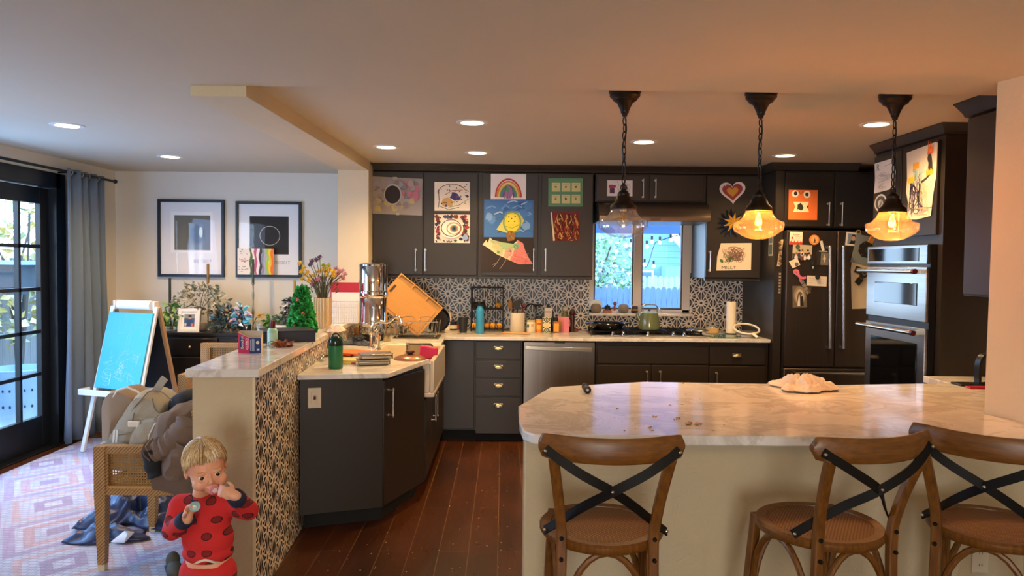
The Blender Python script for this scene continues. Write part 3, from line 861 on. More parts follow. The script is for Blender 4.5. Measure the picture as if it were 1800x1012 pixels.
# switch plate on the end panel
q = Vector((cB[0] - kA[0], cB[1] - cA[1], 0)).normalized(); ang = math.atan2(q.y, q.x)
sp = Vector((kA[0], cA[1], 0)) + q * (.085)
sw = thing('light_switch', 'cream light switch plate on the charcoal end panel', 'switch', (sp.x, sp.y, zz(699, sp.y, 561)), rz=ang)
MB().box((-.037, -.007, -.058), (.037, -.001, .058)).part('plate', mat('ivory_plastic', '#d8cdb6', .4), sw, bevel=.003)
MB().box((-.018, -.010, -.034), (.018, -.006, .034)).part('rocker', mat('ivory_plastic', '#d8cdb6', .4), sw, bevel=.002)
MB().cbox((0, -.014, .004), .012, .012, .022, Euler((R(25), 0, 0))).part('toggle', M_NICKEL, sw)
# sink base
t = thing('sink_cabinet', 'charcoal two-door cabinet below the farmhouse sink', 'cabinet', (-.7, 5.3, 0))
MB().prism([(SX - .02, 4.85), (SX - .02, 6.33), ks(6.33), ks(4.85)][::1], .1, .655).part('body', M_CAB, t, True)
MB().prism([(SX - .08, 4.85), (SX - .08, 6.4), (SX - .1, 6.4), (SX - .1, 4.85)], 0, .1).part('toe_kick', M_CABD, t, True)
for y0, y1, hy in ((4.855, 5.31, 5.24), (5.315, 5.79, 5.38)):
    d = MB().box((SX - .019, y0, .11), (SX, y1, .645)).part('door', M_CAB, t, True, bevel=.003)
    pull((SX, hy, .43), (SX, hy, .60), (1, 0, 0)).part('handle', M_NICKEL, d, True)
MB().box((SX - .019, 5.80, .11), (SX, 6.31, .88)).part('filler_panel', M_CAB, t, True)
MB().prism([(SX - .02, 5.80), (SX - .02, 6.33), ks(6.33), ks(5.8)], .656, zc0).part('corner_box', M_CAB, t, True)
# the sink
s0 = thing('farmhouse_sink', 'cream apron-front farmhouse sink', 'sink', (-.7, 5.3, .66))
sx0, sx1, sy0, sy1 = -.93, -.452, 4.845, 5.785
m = MB(); w_ = .028
for a, b in (((sx0, sy0, .66), (sx1, sy1, .69)), ((sx0, sy0, .69), (sx0 + w_, sy1, .905)), ((sx1 - w_, sy0, .69), (sx1, sy1, .905)), ((sx0 + w_, sy0, .69), (sx1 - w_, sy0 + w_, .905)), ((sx0 + w_, sy1 - w_, .69), (sx1 - w_, sy1, .905))):
    m.box(a, b)
m.part('basin', M_CERAM, s0, True, bevel=.006)
MB().lathe([(0, .692), (.045, .692), (.045, .695), (0, .695)], (-.69, 5.3, 0)).part('drain', M_CHROME, s0, True)
# worktop, one L-shaped slab round the sink
wA, wB, wC = L2(530.5, 659, LZ), L2(682, 656, LZ), L2(757, 630, LZ)
o_ = -.0095
kk = lambda y: ks(y, -.0135)
pts = [(kk(wA[1])[0], wA[1]), wB, wC, (wC[0], 4.838), (sx0 - .004, 4.838), (sx0 - .004, 5.792), (-.485, 5.792), (-.495, 6.30), (2.297, 6.30), (2.297, YB - .012), (XS + .005, YB - .012), (XS + .005, 6.41), kk(6.405)]
m = MB().prism(pts, zc0 + .002, LZ)
m.solo('worktop', M_MARBLE, 'pale marble worktop running round the sink and along the back wall', 'worktop', bevel=.003, at=(0, 6.6, zc0))
# ---------------------------------------------------------------- fridge surround, fridge
FY = 6.20
t = thing('fridge_cabinet', 'charcoal cabinet above and beside the black fridge', 'cabinet', (2.8, 6.6, 0))
FX0, FX1 = xx(1381, FY, 520), xx(1381, FY, 520) + .86
MB().box((2.302, 6.27, 0), (2.335, YB - .003, zt)).part('side_panel', M_CAB, t, True)
fz = zz(403, FY, 1450) + .015
MB().box((2.336, 6.29, fz), (3.29, YB - .003, zt)).part('body', M_CAB, t, True)
MB().box((2.305, 6.265, 0), (FX0 - .012, 6.29, zt)).part('face_frame', M_CAB, t, True)
ry = 6.27
front_door(t, xx(1380, ry, 350), xx(1465, ry, 350), fz + .01, zt - .012, ry, handle=(xx(1455, ry, 375), zz(395, ry, 1455), zz(358, ry, 1455)))
front_door(t, xx(1468, ry, 350), xx(1468, ry, 350) + .42, fz + .01, zt - .012, ry, handle=(xx(1478, ry, 375), zz(395, ry, 1478), zz(358, ry, 1478)))
m = MB(); cornice(m, [(2.300, 6.54), (2.300, 6.28), (3.0, 6.28)], zt + .001, CK - .001, [(-1, 0), (-1, -1), (0, -1)])
m.part('cornice', M_CAB, t, True)
t = thing('refrigerator', 'black stainless French-door refrigerator covered with magnets and photos', 'refrigerator', ((FX0 + FX1) / 2, 6.5, 0))
fzt = zz(405, FY, 1450); fzb = zz(645, FY, 1450)
MB().box((FX0 + .005, FY + .06, .03), (FX1 - .005, YB - .05, fzt - .005)).part('body', mat('fridge_side_grey', '#5b5652', .4, .6), t, True)
xmid = xx(1469.5, FY, 520)
fd_ = []
for a, b, hx in ((FX0, xmid - .003, 1459), (xmid + .003, FX1, 1482.5)):
    d = MB().box((a, FY, fzb), (b, FY + .058, fzt)).part('door', M_BSTEEL, t, True, bevel=.008)
    h0, h1 = PY(hx, 434, FY - .055), PY(hx, 611, FY - .055)
    mm = MB().tube([h0, h1], .0125, 12)
    for p in (h0, h1):
        mm.cbox((p.x, FY - .028, p.z), .026, .062, .022); mm.ball(p, .014, n=10, m=6)
    mm.part('handle', M_STEEL, d, True); fd_.append(d)
d = MB().box((FX0, FY, .10), (FX1, FY + .058, fzb - .012)).part('freezer_drawer', M_BSTEEL, t, True, bevel=.008)
h0, h1 = PY(1398, 656, FY - .055), PY(1398, 656, FY - .055) + Vector((.66, 0, 0))
mm = MB().tube([h0, h1], .0125, 12)
for p in (h0, h1): mm.cbox((p.x, FY - .028, p.z), .022, .062, .026)
mm.part('handle', M_STEEL, d, True)
MB().box((FX0 + .01, FY + .04, .0), (FX1 - .01, FY + .06, .09)).part('grille', M_CABD, t, True)
# ---------------------------------------------------------------- oven tower on the right
OX = 2.655; oy0, oy1 = 4.50, 5.32
t = thing('oven_tower', 'tall charcoal oven cabinet with drawings taped on its upper doors', 'cabinet', (2.98, 4.9, 0))
m = MB().box((OX + .02, oy0, 0), (3.295, oy1, .384)).box((OX + .02, oy0, 1.697), (3.295, oy1, zt)).box((OX + .02, oy0, .384), (3.295, 4.535, 1.697)).box((OX + .02, 5.304, .384), (3.295, oy1, 1.697)).box((OX + .03, 4.535, .384), (3.295, 5.304, 1.697)); m.part('body', M_CAB, t, True)
MB().box((OX + .018, oy0 - .019, 0), (3.295, oy0 - .001, zt)).part('end_panel', M_CAB, t, True)
zo = zz(413, 4.6, 1600) + .0
ym = 4.95
for y0, y1, hy in ((oy0 + .03, 4.93, 4.90), (4.945, oy1 - .01, 4.975)):
    d = MB().box((OX, y0, zo), (OX + .019, y1, zt - .02)).part('door', M_CAB, t, True, bevel=.003)
    pull((OX, hy, zo + .04), (OX, hy, zo + .2), (-1, 0, 0)).part('handle', M_NICKEL, d, True)
MB().box((OX, oy0 + .03, .11), (OX + .019, oy1 - .01, .36)).part('drawer', M_CAB, t, True, bevel=.003)
m = MB(); cornice(m, [(OX + .015, oy1), (OX + .015, oy0 - .015), (3.29, oy0 - .015)], zt + .001, CK - .001, [(-1, 0), (-1, -1), (0, -1)])
m.part('cornice', M_CAB, t, True)
ov = thing('double_oven', 'stainless double wall oven with two long handles', 'oven', (OX, 4.91, .4))
ya, yb = 4.545, 5.295
OF = 2.615
zk = lambda py: PX(1640, py, OF).z
z_top, z_c, z_d, z_e, z_f = 1.69, 1.565, 1.55, 1.205, 1.165
MB().box((OX - .02, ya - .005, .39), (OX + .02, yb + .005, z_top)).part('body', M_BLACK, ov, True)
cpn = MB().box((OF, ya, z_c + .005), (OX - .02, yb, z_top)).part('control_panel', M_STEEL, ov, True, bevel=.003)
MB().box((OF - .003, ya + .09, z_c + .022), (OF, yb - .03, z_top - .018)).part('display', M_DGLASS, cpn, True)
for z0, z1, gy0, gy1, gz0, gz1 in ((z_e, z_d, ya + .10, yb - .12, z_e + .10, z_d - .105), (.42, z_f, ya + .085, yb - .085, .48, z_f - .10)):
    d = MB().box((OF, ya, z0), (OX - .02, yb, z1)).part('oven_door', M_STEEL, ov, True, bevel=.004)
    MB().box((OF - .004, gy0, gz0), (OF, gy1, gz1)).part('glass', M_DGLASS, d, True, bevel=.002)
    hz = z1 - .028
    mm = MB().tube([(OF - .06, ya + .04, hz), (OF - .06, yb + .005, hz)], .0135, 14)
    for y in (ya + .07, yb - .06): mm.cbox((OF - .03, y, hz), .062, .022, .026)
    mm.part('handle', M_NICKEL, d, True)
    MB().tube([(OF - .06, ya + .02, hz), (OF - .06, ya + .045, hz)], .0165, 14).part('handle_cap', mat('dark_red_cap', '#4a1512', .3), d, True)
# right-hand worktop and the near upper cabinet
t = thing('base_cabinet', 'charcoal base cabinet along the right wall, mostly hidden by the island', 'cabinet', (2.95, 4.3, 0))
MB().box((2.66, c0.y + .005, .1), (3.29, oy0 - .022, .843)).part('body', M_CAB, t, True)
MB().box((2.72, c0.y + .005, 0), (3.29, oy0 - .022, .1)).part('toe_kick', M_CABD, t, True)
r0 = PZ(1633, 663, .885)
MB().box((r0.x, 4.215, .845), (3.295, oy0 - .022, .884)).solo('side_worktop', M_MARBLE, 'short marble worktop between the oven tower and the island', 'worktop', bevel=.003)
u0 = PY(1690, 420, 3.9)
t = thing('wall_cabinet', 'nearest charcoal wall cabinet, beside the plaster column on the right', 'cabinet', (2.8, 3.7, 1.4))
MB().box((u0.x + .02, c0.y + .004, 1.40), (3.29, 3.9, 2.335)).part('body', M_CAB, t, True, bevel=.002)
MB().box((u0.x, c0.y + .01, 1.41), (u0.x + .019, 3.875, 2.325)).part('door', M_CAB, t, True, bevel=.003)
m = MB(); cornice(m, [(3.2, 3.9), (u0.x + .015, 3.9), (u0.x + .015, 3.60)], 2.336, CK - .001, [(0, 1), (-1, 1), (-1, 0)])
m.part('cornice', M_CAB, t, True)
# ---------------------------------------------------------------- island
IZ = .885
iA, iB, iC, iD, iE = [L2(*p, IZ) for p in ((967, 680), (911, 713), (913, 742), (920, 757), (940, 763.5))]
iF = L2(1130, 670.5, IZ)
yb_ = L2(1640, 677.5, IZ)[1]
xw = c1.x + .03
pts = [iE, (xw - .004, iE[1]), (c1.x + .008, c1.y - .1), (c1.x - .004, c1.y - .004), (c0.x - .004, c0.y + .004), (3.29, c0.y + .006), (3.29, 4.21), (r0.x, 4.21), (1.9, yb_ + .0), iF, iA, iB, iC, iD]
MB().prism(pts, IZ - .04, IZ).solo('island_worktop', M_MARBLE, 'large white marble island top with a clipped left corner', 'worktop', bevel=.006, at=(1.4, 3.5, IZ - .04))
isl = thing('kitchen_island', 'cream plastered island base behind the bar stools', 'island', (1.2, 3.5, 0))
ib = [(.096, 3.10), (xw - .002, 3.10), (xw - .002, c1.y - .02), (c0.x - .006, c0.y - .0), (c0.x - .006, 3.85), (.45, 3.85), (.10, 3.45)]
MB().prism(ib, 0, IZ - .042).part('plaster_body', M_ROUGH, isl, True, bevel=.006)
MB().prism([(.5, 3.852), (2.2, 3.852), (2.2, 3.87), (.5, 3.87)], .1, .83).part('back_panel', M_CAB, isl, True)
po = PY(1722, 982, 3.098)
q = thing('outlet', 'cream wall outlet low on the island base by the right stool', 'outlet', po)
MB().box((-.036, -.007, -.058), (.036, -.0005, .058)).part('plate', mat('ivory_plastic', '#d8cdb6', .4), q, bevel=.003)
m = MB()
for z in (-.026, .026):
    m.lathe([(0, -.0085), (.016, -.0085), (.016, -.006)], (0, 0, z), 16, ax=Matrix.Rotation(PI / 2, 4, 'X') @ Matrix.Translation((0, 0, .0)))
for z in (-.026, .026):
    for x in (-.006, .006): m.box((x - .0012, -.0095, z - .002), (x + .0012, -.0075, z + .007))
m.part('sockets', mat('outlet_grey', '#8d8474', .5), q)
# ================================================================ recessed lights
def can(px, py, z, label, pw=None):
    p = PZ(px, py, z)
    t = thing('recessed_spot_light', label, 'ceiling light', (p.x, p.y, z), group='recessed ceiling lights')
    MB().lathe([(.07, -.001), (.072, -.006), (.098, -.004), (.10, -.0005)], n=32).part('trim_ring', M_WHITE, t)
    MB().lathe([(0, -.0035), (.069, -.0035), (.07, -.001), (0, -.0005)], n=32).part('lens', mat('warm_lens', '#fff2dc', .4, emis=('#ffe6c0', 9)), t)
    d = bpy.data.lights.new('downlight', 'SPOT'); d.energy = E_CAN if pw is None else pw; d.color = lin('#ffcf8c'); d.spot_size = R(150); d.spot_blend = .8; d.shadow_soft_size = .06
    o = bpy.data.objects.new('downlight', d); COL.objects.link(o); o.location = (p.x, p.y, z - .012)
for px, py, z, lb in ((118, 220, CN, 'recessed light over the dining area nearest the glass door'), (299, 275, CN, 'recessed light above the two framed prints'),
                      (679, 258, CK, 'recessed light just right of the ceiling beam'), (830, 215, CK, 'larger round recessed light in the middle of the kitchen ceiling'),
                      (839, 268, CK, 'recessed light above the rainbow drawing'), (1132, 249, CK, 'recessed light above the range hood'),
                      (1380, 273, CK, 'recessed light above the fridge cabinet'), (1541, 218, CK, 'recessed light beside the rightmost pendant chain')):
    can(px, py, z, lb, E_CAN * (1.1 if z == CN else 1))
# ================================================================ pendants
def pendant(px, lit, label):
    p = PY(px, 172, 3.735); x, y = p.x, p.y
    t = thing('pendant_lamp', label, 'pendant lamp', (x, y, CK), group='pendants over the island')
    MB().lathe([(.0, 0), (.080, 0), (.080, -.012), (.076, -.014), (.076, -.030), (.062, -.044), (.060, -.050), (.040, -.062), (.030, -.082), (.022, -.10), (.020, -.105), (.020, -.112), (.014, -.118), (.012, -.130), (0, -.132)], n=32).part('canopy', M_BRONZE, t)
    m = MB(); z = -.13; k = 0; zs = -.475
    while z > zs:
        L = .044; a = k * PI / 2 + .4
        pts = [Vector((.0095 * math.cos(q) * math.cos(a), .0095 * math.cos(q) * math.sin(a), z - L / 2 + (L / 2) * math.sin(q))) for q in [2 * PI * i / 12 for i in range(12)]]
        m.tube(pts, .0028, 6, closed=True); z -= L * .84; k += 1
    m.part('chain', M_BRONZE, t)
    MB().tube(smooth_path([(0, 0, -.12), (.010, .004, -.2), (-.010, -.006, -.29), (.008, .006, -.38), (0, 0, -.50)], 6), .0038, 6).part('cord', M_BLACK, t)
    zh = -.497
    MB().tube([Vector((.014 * math.cos(q), 0, zh + .012 + .016 * math.sin(q))) for q in [2 * PI * i / 14 for i in range(14)]], .0035, 6, closed=True).part('loop', M_BRONZE, t)
    MB().lathe([(.0, zh), (.012, zh), (.022, zh - .008), (.030, zh - .018), (.030, zh - .030), (.036, zh - .034), (.038, zh - .042), (.048, zh - .064), (.062, zh - .076), (.066, zh - .084), (.066, zh - .098), (.058, zh - .100), (.0, zh - .098)], n=32).part('holder', M_BRONZE, t)
    zg = zh - .082
    sh = [(.054, zg), (.060, zg - .004), (.064, zg - .020), (.076, zg - .044), (.096, zg - .064), (.120, zg - .072), (.125, zg - .080), (.122, zg - .110), (.110, zg - .120), (.106, zg - .124), (.090, zg - .132), (.086, zg - .138), (.066, zg - .146), (.062, zg - .150), (.034, zg - .158), (.0, zg - .160)]
    MB().lathe(sh, n=48).part('shade', M_SHADE if lit else glass_mat('bright_seeded_glass', '#ffffff', .16, .04, .08), t)
    MB().lathe([(.0, zg), (.018, zg), (.018, zg - .026), (.014, zg - .03), (0, zg - .031)], n=16).part('bulb_cap', M_BRASS, t)
    zb_ = zg - .028
    em = glass_mat('clear_bulb', '#fff6e6', .08) if not lit else glass_mat('amber_bulb', '#ffdf9c', .06)
    MB().lathe([(.013, zb_), (.016, zb_ - .008), (.027, zb_ - .028), (.032, zb_ - .046), (.027, zb_ - .064), (.012, zb_ - .075), (0, zb_ - .077)], n=20).part('bulb', em, t)
    f = MB()
    for k in range(4):
        a = k * PI / 2
        f.tube([(.004 * math.cos(a), .004 * math.sin(a), zb_ - .004), (.013 * math.cos(a), .013 * math.sin(a), zb_ - .03), (.012 * math.cos(a + .5), .012 * math.sin(a + .5), zb_ - .058), (.003 * math.cos(a), .003 * math.sin(a), zb_ - .062)], .0018 if lit else .0009, 5)
    if lit: f.ball((0, 0, zb_ - .045), .0165, n=14, m=10)
    f.part('filament', mat('glowing_filament', '#ffd9a0', .5, emis=('#ffb347', 40)) if lit else mat('cold_filament', '#c9a46a', .4, .6), t)
    if lit:
        d = bpy.data.lights.new('pendant_glow', 'POINT'); d.energy = E_PEND; d.color = lin('#ffa04e'); d.shadow_soft_size = .02
        o = bpy.data.objects.new('pendant_glow', d); COL.objects.link(o); o.location = (x, y, CK + zb_ - .045)
pendant(1098.5, False, 'unlit clear glass pendant in front of the window, leftmost of the three')
pendant(1338, True, 'lit amber glass pendant in front of the star drawing, middle of three')
pendant(1574, True, 'lit amber glass pendant before the tall oven cabinet, rightmost of three')
# ================================================================ bar stools
M_SEATC = None
def seat_weave():
    t = NT('woven_rush_seat')
    co = t.coord(scale=(1, 1, 1), rot=(0, 0, R(45)))
    w1 = t.n('TexWave', wave_type='BANDS', bands_direction='X'); w1.inputs['Scale'].default_value = 32; w1.inputs['Distortion'].default_value = .6; t.l(co, w1.inputs[0])
    w2 = t.n('TexWave', wave_type='BANDS', bands_direction='Y'); w2.inputs['Scale'].default_value = 32; w2.inputs['Distortion'].default_value = .6; t.l(co, w2.inputs[0])
    f = t.math('MULTIPLY', w1.outputs[1], w2.outputs[1])
    n = t.noise(t.coord(), 12, 3)
    c = t.mix(f, '#4a2a10', '#b07e42'); c = t.mix(t.math('MULTIPLY', n, .5), c, '#7a4d1f')
    t.set(Base_Color=c, Roughness=.6); t.bump(f, .7, .002)
    return t.m
M_SEATW = seat_weave()
def stool(label, x, y, rz):
    t = thing('bar_stool', label, 'bar stool', (x, y, 0), rz, 'cross-back bar stools at the island')
    SZ = .642
    def seat_r(a):           # rounded trapezoid plan, wider at the front (+y)
        c, s = math.cos(a), math.sin(a)
        return .205 * (1 + .045 * s) , .205
    def ring(r, z, n=40):
        return [(r * 1.06 * math.cos(2 * PI * i / n) * (1 + .05 * math.sin(2 * PI * i / n)), r * 1.09 * math.sin(2 * PI * i / n) - .004, z) for i in range(n)]
    m = MB(); n = 40
    rings = [ring(.170, SZ - .012), ring(.196, SZ - .034), ring(.204, SZ - .022), ring(.204, SZ - .008), ring(.197, SZ), ring(.168, SZ - .002), ring(.166, SZ - .010)]
    m.add([p for q in rings for p in q], [(k * n + i, k * n + (i + 1) % n, ((k + 1) % 7) * n + (i + 1) % n, ((k + 1) % 7) * n + i) for k in range(7) for i in range(n)], True)
    m.part('seat_frame', M_OAK, t)
    m = MB(); q = [ring(r, SZ - .006 + .010 * (1 - (r / .168) ** 2)) for r in (.168, .13, .08, .03)]
    m.add([p for k in q for p in k], [(k * n + i, k * n + (i + 1) % n, (k + 1) * n + (i + 1) % n, (k + 1) * n + i) for k in range(3) for i in range(n)] + [tuple(range(3 * n, 4 * n))], True)
    m.part('woven_seat', M_SEATW, t)
    # rear legs that rise into the back
    for s in (-1, 1):
        path = smooth_path([(s * .175, -.215, 0), (s * .158, -.185, .30), (s * .150, -.178, .62), (s * .158, -.196, .74), (s * .172, -.232, .85), (s * .186, -.272, .948)], 5)
        m = MB(); P = path
        m.strip(P, [(0, -1, 0)] * len(P), .034, .026)
        lg = m.part('leg', M_OAK, t, bevel=.005)
        b = MB()
        for z, yy in ((.655, -.19), (.585, -.19)):
            b.lathe([(0, .014), (.004, .013), (.007, .009), (.007, 0)], (s * .152, yy, z), 10, ax=Matrix.Rotation(PI / 2, 4, 'X'))
        b.part('bolt', M_IRON, lg)
        fp = smooth_path([(s * .185, .19, 0), (s * .178, .165, .3), (s * .165, .135, .64)], 5)
        MB().strip(fp, [(0, 1, 0)] * len(fp), .034, .030).part('leg', M_OAK, t, bevel=.005)
    # curved top rail
    def rail(u, v):
        a = (u - .5) * 2
        x = .232 * a
        yb0 = -.302 + .062 * a * a
        half = .042 - .004 * max(0, abs(a) - .72) / .28 * (abs(a) > .72)
        if abs(a) > .93: half *= math.sqrt(max(.10, 1 - ((abs(a) - .93) / .07) ** 2))
        w = 2 * PI * v
        return Vector((x, yb0 + .012 * math.cos(w), .968 + .008 * a * a + half * math.sin(w) * (1 if abs(math.cos(w)) < 2 else 1)))
    m = MB(); nu, nv = 41, 14
    vs = [rail(i / (nu - 1), j / nv) for i in range(nu) for j in range(nv)]
    fs = [(i * nv + j, i * nv + (j + 1) % nv, (i + 1) * nv + (j + 1) % nv, (i + 1) * nv + j) for i in range(nu - 1) for j in range(nv)]
    fs += [tuple(range(nv - 1, -1, -1)), tuple(range((nu - 1) * nv, nu * nv))]
    m.add(vs, fs, True).part('top_rail', M_OAKH, t)
    # crossed iron straps
    for s in (-1, 1):
        P = smooth_path([(s * .212, -.268, .968), (s * .112, -.296, .903), (s * .0, -.278 - .003 * s, .836), (-s * .085, -.208, .764), (-s * .150, -.157, .703), (-s * .205, -.122, .655)], 5)
        nr = []
        for k in range(len(P)):
            f = k / (len(P) - 1)
            q0 = Vector((0, -1, .25)); q1 = Vector((-s * 1, -.35, .3))
            nr.append(q0.lerp(q1, max(0, (f - .35) / .65)))
        st = MB().strip(P, nr, .030, .005).part('strap', M_IRON, t)
        for c in ((s * .210, -.277, .962), (-s * .203, -.132, .660)) + (((0, -.288, .838),) if s == 1 else ()):
            MB().ball(c, .0065, n=8, m=6).part('rivet', M_NICKEL, st)
    # bentwood hoops under the seat
    for a, b, c in (((-.150, -.180, .34), (.150, -.180, .34), (0, -.175, .60)), ((-.172, .150, .34), (.172, .150, .34), (0, .145, .60)),
                    ((-.155, -.17, .34), (-.172, .15, .34), (-.17, 0, .60)), ((.155, -.17, .34), (.172, .15, .34), (.17, 0, .60))):
        a, b, c = Vector(a), Vector(b), Vector(c); mid = (a + b) / 2; P = []
        for k in range(15):
            q = PI * k / 14
            P.append(mid + (a - mid) * math.cos(q) * .93 + (c - mid) * math.sin(q))
        MB().tube(P, .0115, 8).part('hoop', M_OAK, t)
    MB().tube(arc((0, -.01, .20), .175, 0, 2 * PI, 36, 'xy')[:-1], .011, 8, closed=True).part('foot_ring', M_OAK, t)
    return t
stool('oak cross-back bar stool standing alone at the left end of the island', .352, 2.57, R(-1))
stool('oak cross-back bar stool turned left, second stool from the left', 1.135, 2.60, R(16))
stool('oak cross-back bar stool turned towards the column at the right edge', 1.755, 2.585, R(-40))
# ================================================================ framed prints
def framed(label, px0, px1, py0, py1, draw):
    a, b = PY(px0, py1, YB - .03), PY(px1, py0, YB - .03)
    cx, cz, w, h = (a.x + b.x) / 2, (a.z + b.z) / 2, b.x - a.x, b.z - a.z
    t = thing('framed_print', label, 'picture', (cx, YB - .016, cz), group='framed eclipse prints')
    f = .026; m = MB()
    m.box((-w / 2, -.015, -h / 2), (-w / 2 + f, .014, h / 2)).box((w / 2 - f, -.015, -h / 2), (w / 2, .014, h / 2)).box((-w / 2 + f, -.015, h / 2 - f), (w / 2 - f, .014, h / 2)).box((-w / 2 + f, -.015, -h / 2), (w / 2 - f, .014, -h / 2 + f))
    m.part('frame', M_BLACK, t, bevel=.002)
    A = Art(w - 2 * f, h - 2 * f, '#e9e8e6'); draw(A)
    A.as_part('print', t, Matrix.Translation((0, .004, 0)))
    MB().box((-w / 2 + f, -.006, -h / 2 + f), (w / 2 - f, -.0045, h / 2 - f)).part('glazing', glass_mat('picture_glass', '#ffffff', .012), t)
def pr1(A):
    A.rect(.16, .30, .85, .87, '#f4f3f0').rect(.22, .335, .81, .82, '#6d6c60').ell(.60, .56, .12, .13, '#4a4a42').ell(.655, .585, .03, .07, '#d8d8b8')
    A.text('8/21/2017', .68, .18, .042, '#8f8d88')
def pr2(A):
    A.rect(.18, .29, .83, .83, '#161412').ring(.515, .555, .165, .135, .006, '#8d857a').ring(.515, .555, .165, .135, .0025, '#d8d0c2')
    A.text('8/21/2017', .70, .17, .042, '#8f8d88')
framed('black-framed eclipse print with pale reflections, left of the pair', 277, 393.5, 351, 486, pr1)
framed('black-framed eclipse print with a thin ring on black, right of the pair', 414, 529.5, 354.5, 487, pr2)
# small canvas leaning in front of the right print
def w_(px0, px1, py0, py1, Y):
    a, b = PY(px0, py1, Y), PY(px1, py0, Y)
    return (a + b) / 2, b.x - a.x, b.z - a.z
c, w, h = w_(418, 481, 437, 482, YB - .05)
A = Art(w, h, '#efe6dc', t=.012)
for k, col in enumerate(('#4f6b3f', '#f0e3d6', '#c45a86', '#efe9e6', '#34333a', '#8d8fa8', '#b7b2c4', '#9fd04a', '#f0c93a', '#f07a2a')):
    u = .34 + k * .066
    A.poly([(u + .02 * math.sin(q * 1.3 + k), q / 8) for q in range(9)] + [(u + .075 + .02 * math.sin(q * 1.3 + k), q / 8) for q in range(8, -1, -1)], col)
q = random.Random(5)
for k in range(26): A.stroke([(x0 := q.uniform(.03, .28), z0 := q.choice([.1, .2, .8, .88, .94, .3])), (x0 + .03, z0 + q.uniform(-.03, .03))], .004, '#6a5040')
A.scrib(.18, .55, .13, .1, .003, '#a0563c', 10, 3)
A.place('small_art_canvas', 'small rainbow-striped canvas hung over the right eclipse print', 'canvas', c)
# ================================================================ drawings on the cabinet doors
AF = UF - .004
def art(px0, px1, py0, py1, base, name, label, draw, Y=AF, tilt=0, outline=None, cat='drawing', group='drawings taped to the kitchen cabinets', t=.0012):
    c, w, h = w_(px0, px1, py0, py1, Y)
    A = Art(w, h, base, outline, t); draw(A)
    return A.place(name, label, cat, c, tilt=tilt, group=group)
def d1(A):
    q = random.Random(1)
    for k in range(70):
        u, v = q.random() * .78 + .13, q.random() * .72 + .15
        col = '#b8a468' if v < .38 else '#b8707a' if u > .58 else '#9a95a0'
        A.blob(u, v, .065, q.choice([col, col, '#a3978a', '#857b78']), 9, k)
    A.ell(.45, .54, .165, .27, '#b8b2ae').ell(.45, .53, .145, .235, '#2a1c18')
    A.rect(.45, .92, .53, .99, '#a8a49c').rect(.52, .0, .58, .06, '#a8a49c')
art(648, 742.5, 311, 377.5, '#998f84', 'eclipse_poster', 'grey eclipse poster with a black disc on the leftmost wall cabinet', d1, outline=[(.08, .03), (1, 0), (1, .96), (.0, 1), (.02, .5)], tilt=R(.5))
def d2(A):
    q = random.Random(2)
    A.blob(.36, .3, .16, '#d8a75a').blob(.56, .5, .13, '#4a3a6a').blob(.66, .46, .08, '#54407a').ring(.5, .66, .38, .26, .006, '#5a4030', .2, 3.4)
    A.stroke([(.1, .75), (.14, .35), (.1, .1)], .006, '#6a4a3a').stroke([(.3, .55), (.5, .7), (.8, .72)], .006, '#b0733a').stroke([(.4, .12), (.7, .2), (.98, .42)], .005, '#4f9a5a').stroke([(.1, .18), (.4, .04), (.7, .12)], .005, '#4a6a4a')
    for k in range(34): A.blob(q.uniform(.05, .95), q.uniform(.1, .95), .022, q.choice(['#5a4a6a', '#8a4038', '#4a3a30', '#a87038']), 5, k)
    A.blob(.93, .5, .05, '#4a3a6a').blob(.33, .17, .04, '#43407a')
art(763.5, 826, 320, 370, '#efe0c8', 'scribble_drawing', 'scribbled paper with a purple blot and orange patch, above the eye painting', d2, tilt=R(-.5))
def d3(A):
    q = random.Random(3)
    for k in range(40):
        u = q.choice([q.uniform(.0, .14), q.uniform(.75, 1), q.uniform(0, 1)]); v = q.uniform(.1, 1) if u < .14 or u > .75 else q.uniform(.86, .98)
        A.blob(min(max(u, .06), .94), min(max(v, .08), .92), .06, q.choice(['#8a2f2c', '#b23a34', '#3a2c44', '#54402e', '#3f4a6a', '#7a3a2a', '#243050']), 7, k)
    for k in range(46):
        u = q.choice([q.uniform(.03, .14), q.uniform(.84, .96), q.uniform(.05, .95)]); v = q.uniform(.06, .94) if u < .15 or u > .83 else q.choice([q.uniform(.84, .95), q.uniform(.05, .12)])
        A.stroke([(u, v), (min(u + q.uniform(-.04, .08), .98), max(v - q.uniform(.02, .10), .02))], .010, q.choice(['#8a2f2c', '#3a2c44', '#54402e', '#243050', '#b23a34', '#2c4a3a']))
    A.ell(.48, .5, .34, .34, '#f2e6d2').ring(.48, .52, .28, .29, .007, '#3a2c4a').ring(.55, .5, .19, .2, .008, '#c2672c').ell(.56, .5, .12, .13, '#d98a4a').ell(.56, .5, .08, .1, '#3f6a7a').ell(.56, .5, .04, .05, '#1a2a34').blob(.88, .2, .08, '#8fa8c8')
art(763.5, 826, 377, 426.5, '#f0e2cc', 'eye_painting', 'painting of a large eye with a dark red border', d3)
def d4(A):
    A.rect(0, 0, 1, .07, '#b78aa8')
    for r, c in ((.36, '#c2402e'), (.31, '#d9893a'), (.26, '#e0c35a'), (.225, '#6a9a5a'), (.19, '#4a8aa0'), (.15, '#7a5a8a')):
        A.ring(.5, .12, r, r * 1.9, .015, c, 0, PI)
    A.ell(.5, .3, .12, .26, '#a87aa0').ell(.47, .42, .05, .09, '#5f9a6a').stroke([(.38, .06), (.42, .5), (.5, .62), (.62, .45), (.64, .06)], .005, '#4a2c3a').stroke([(.48, .1), (.5, .4), (.55, .1)], .004, '#7a4a6a')
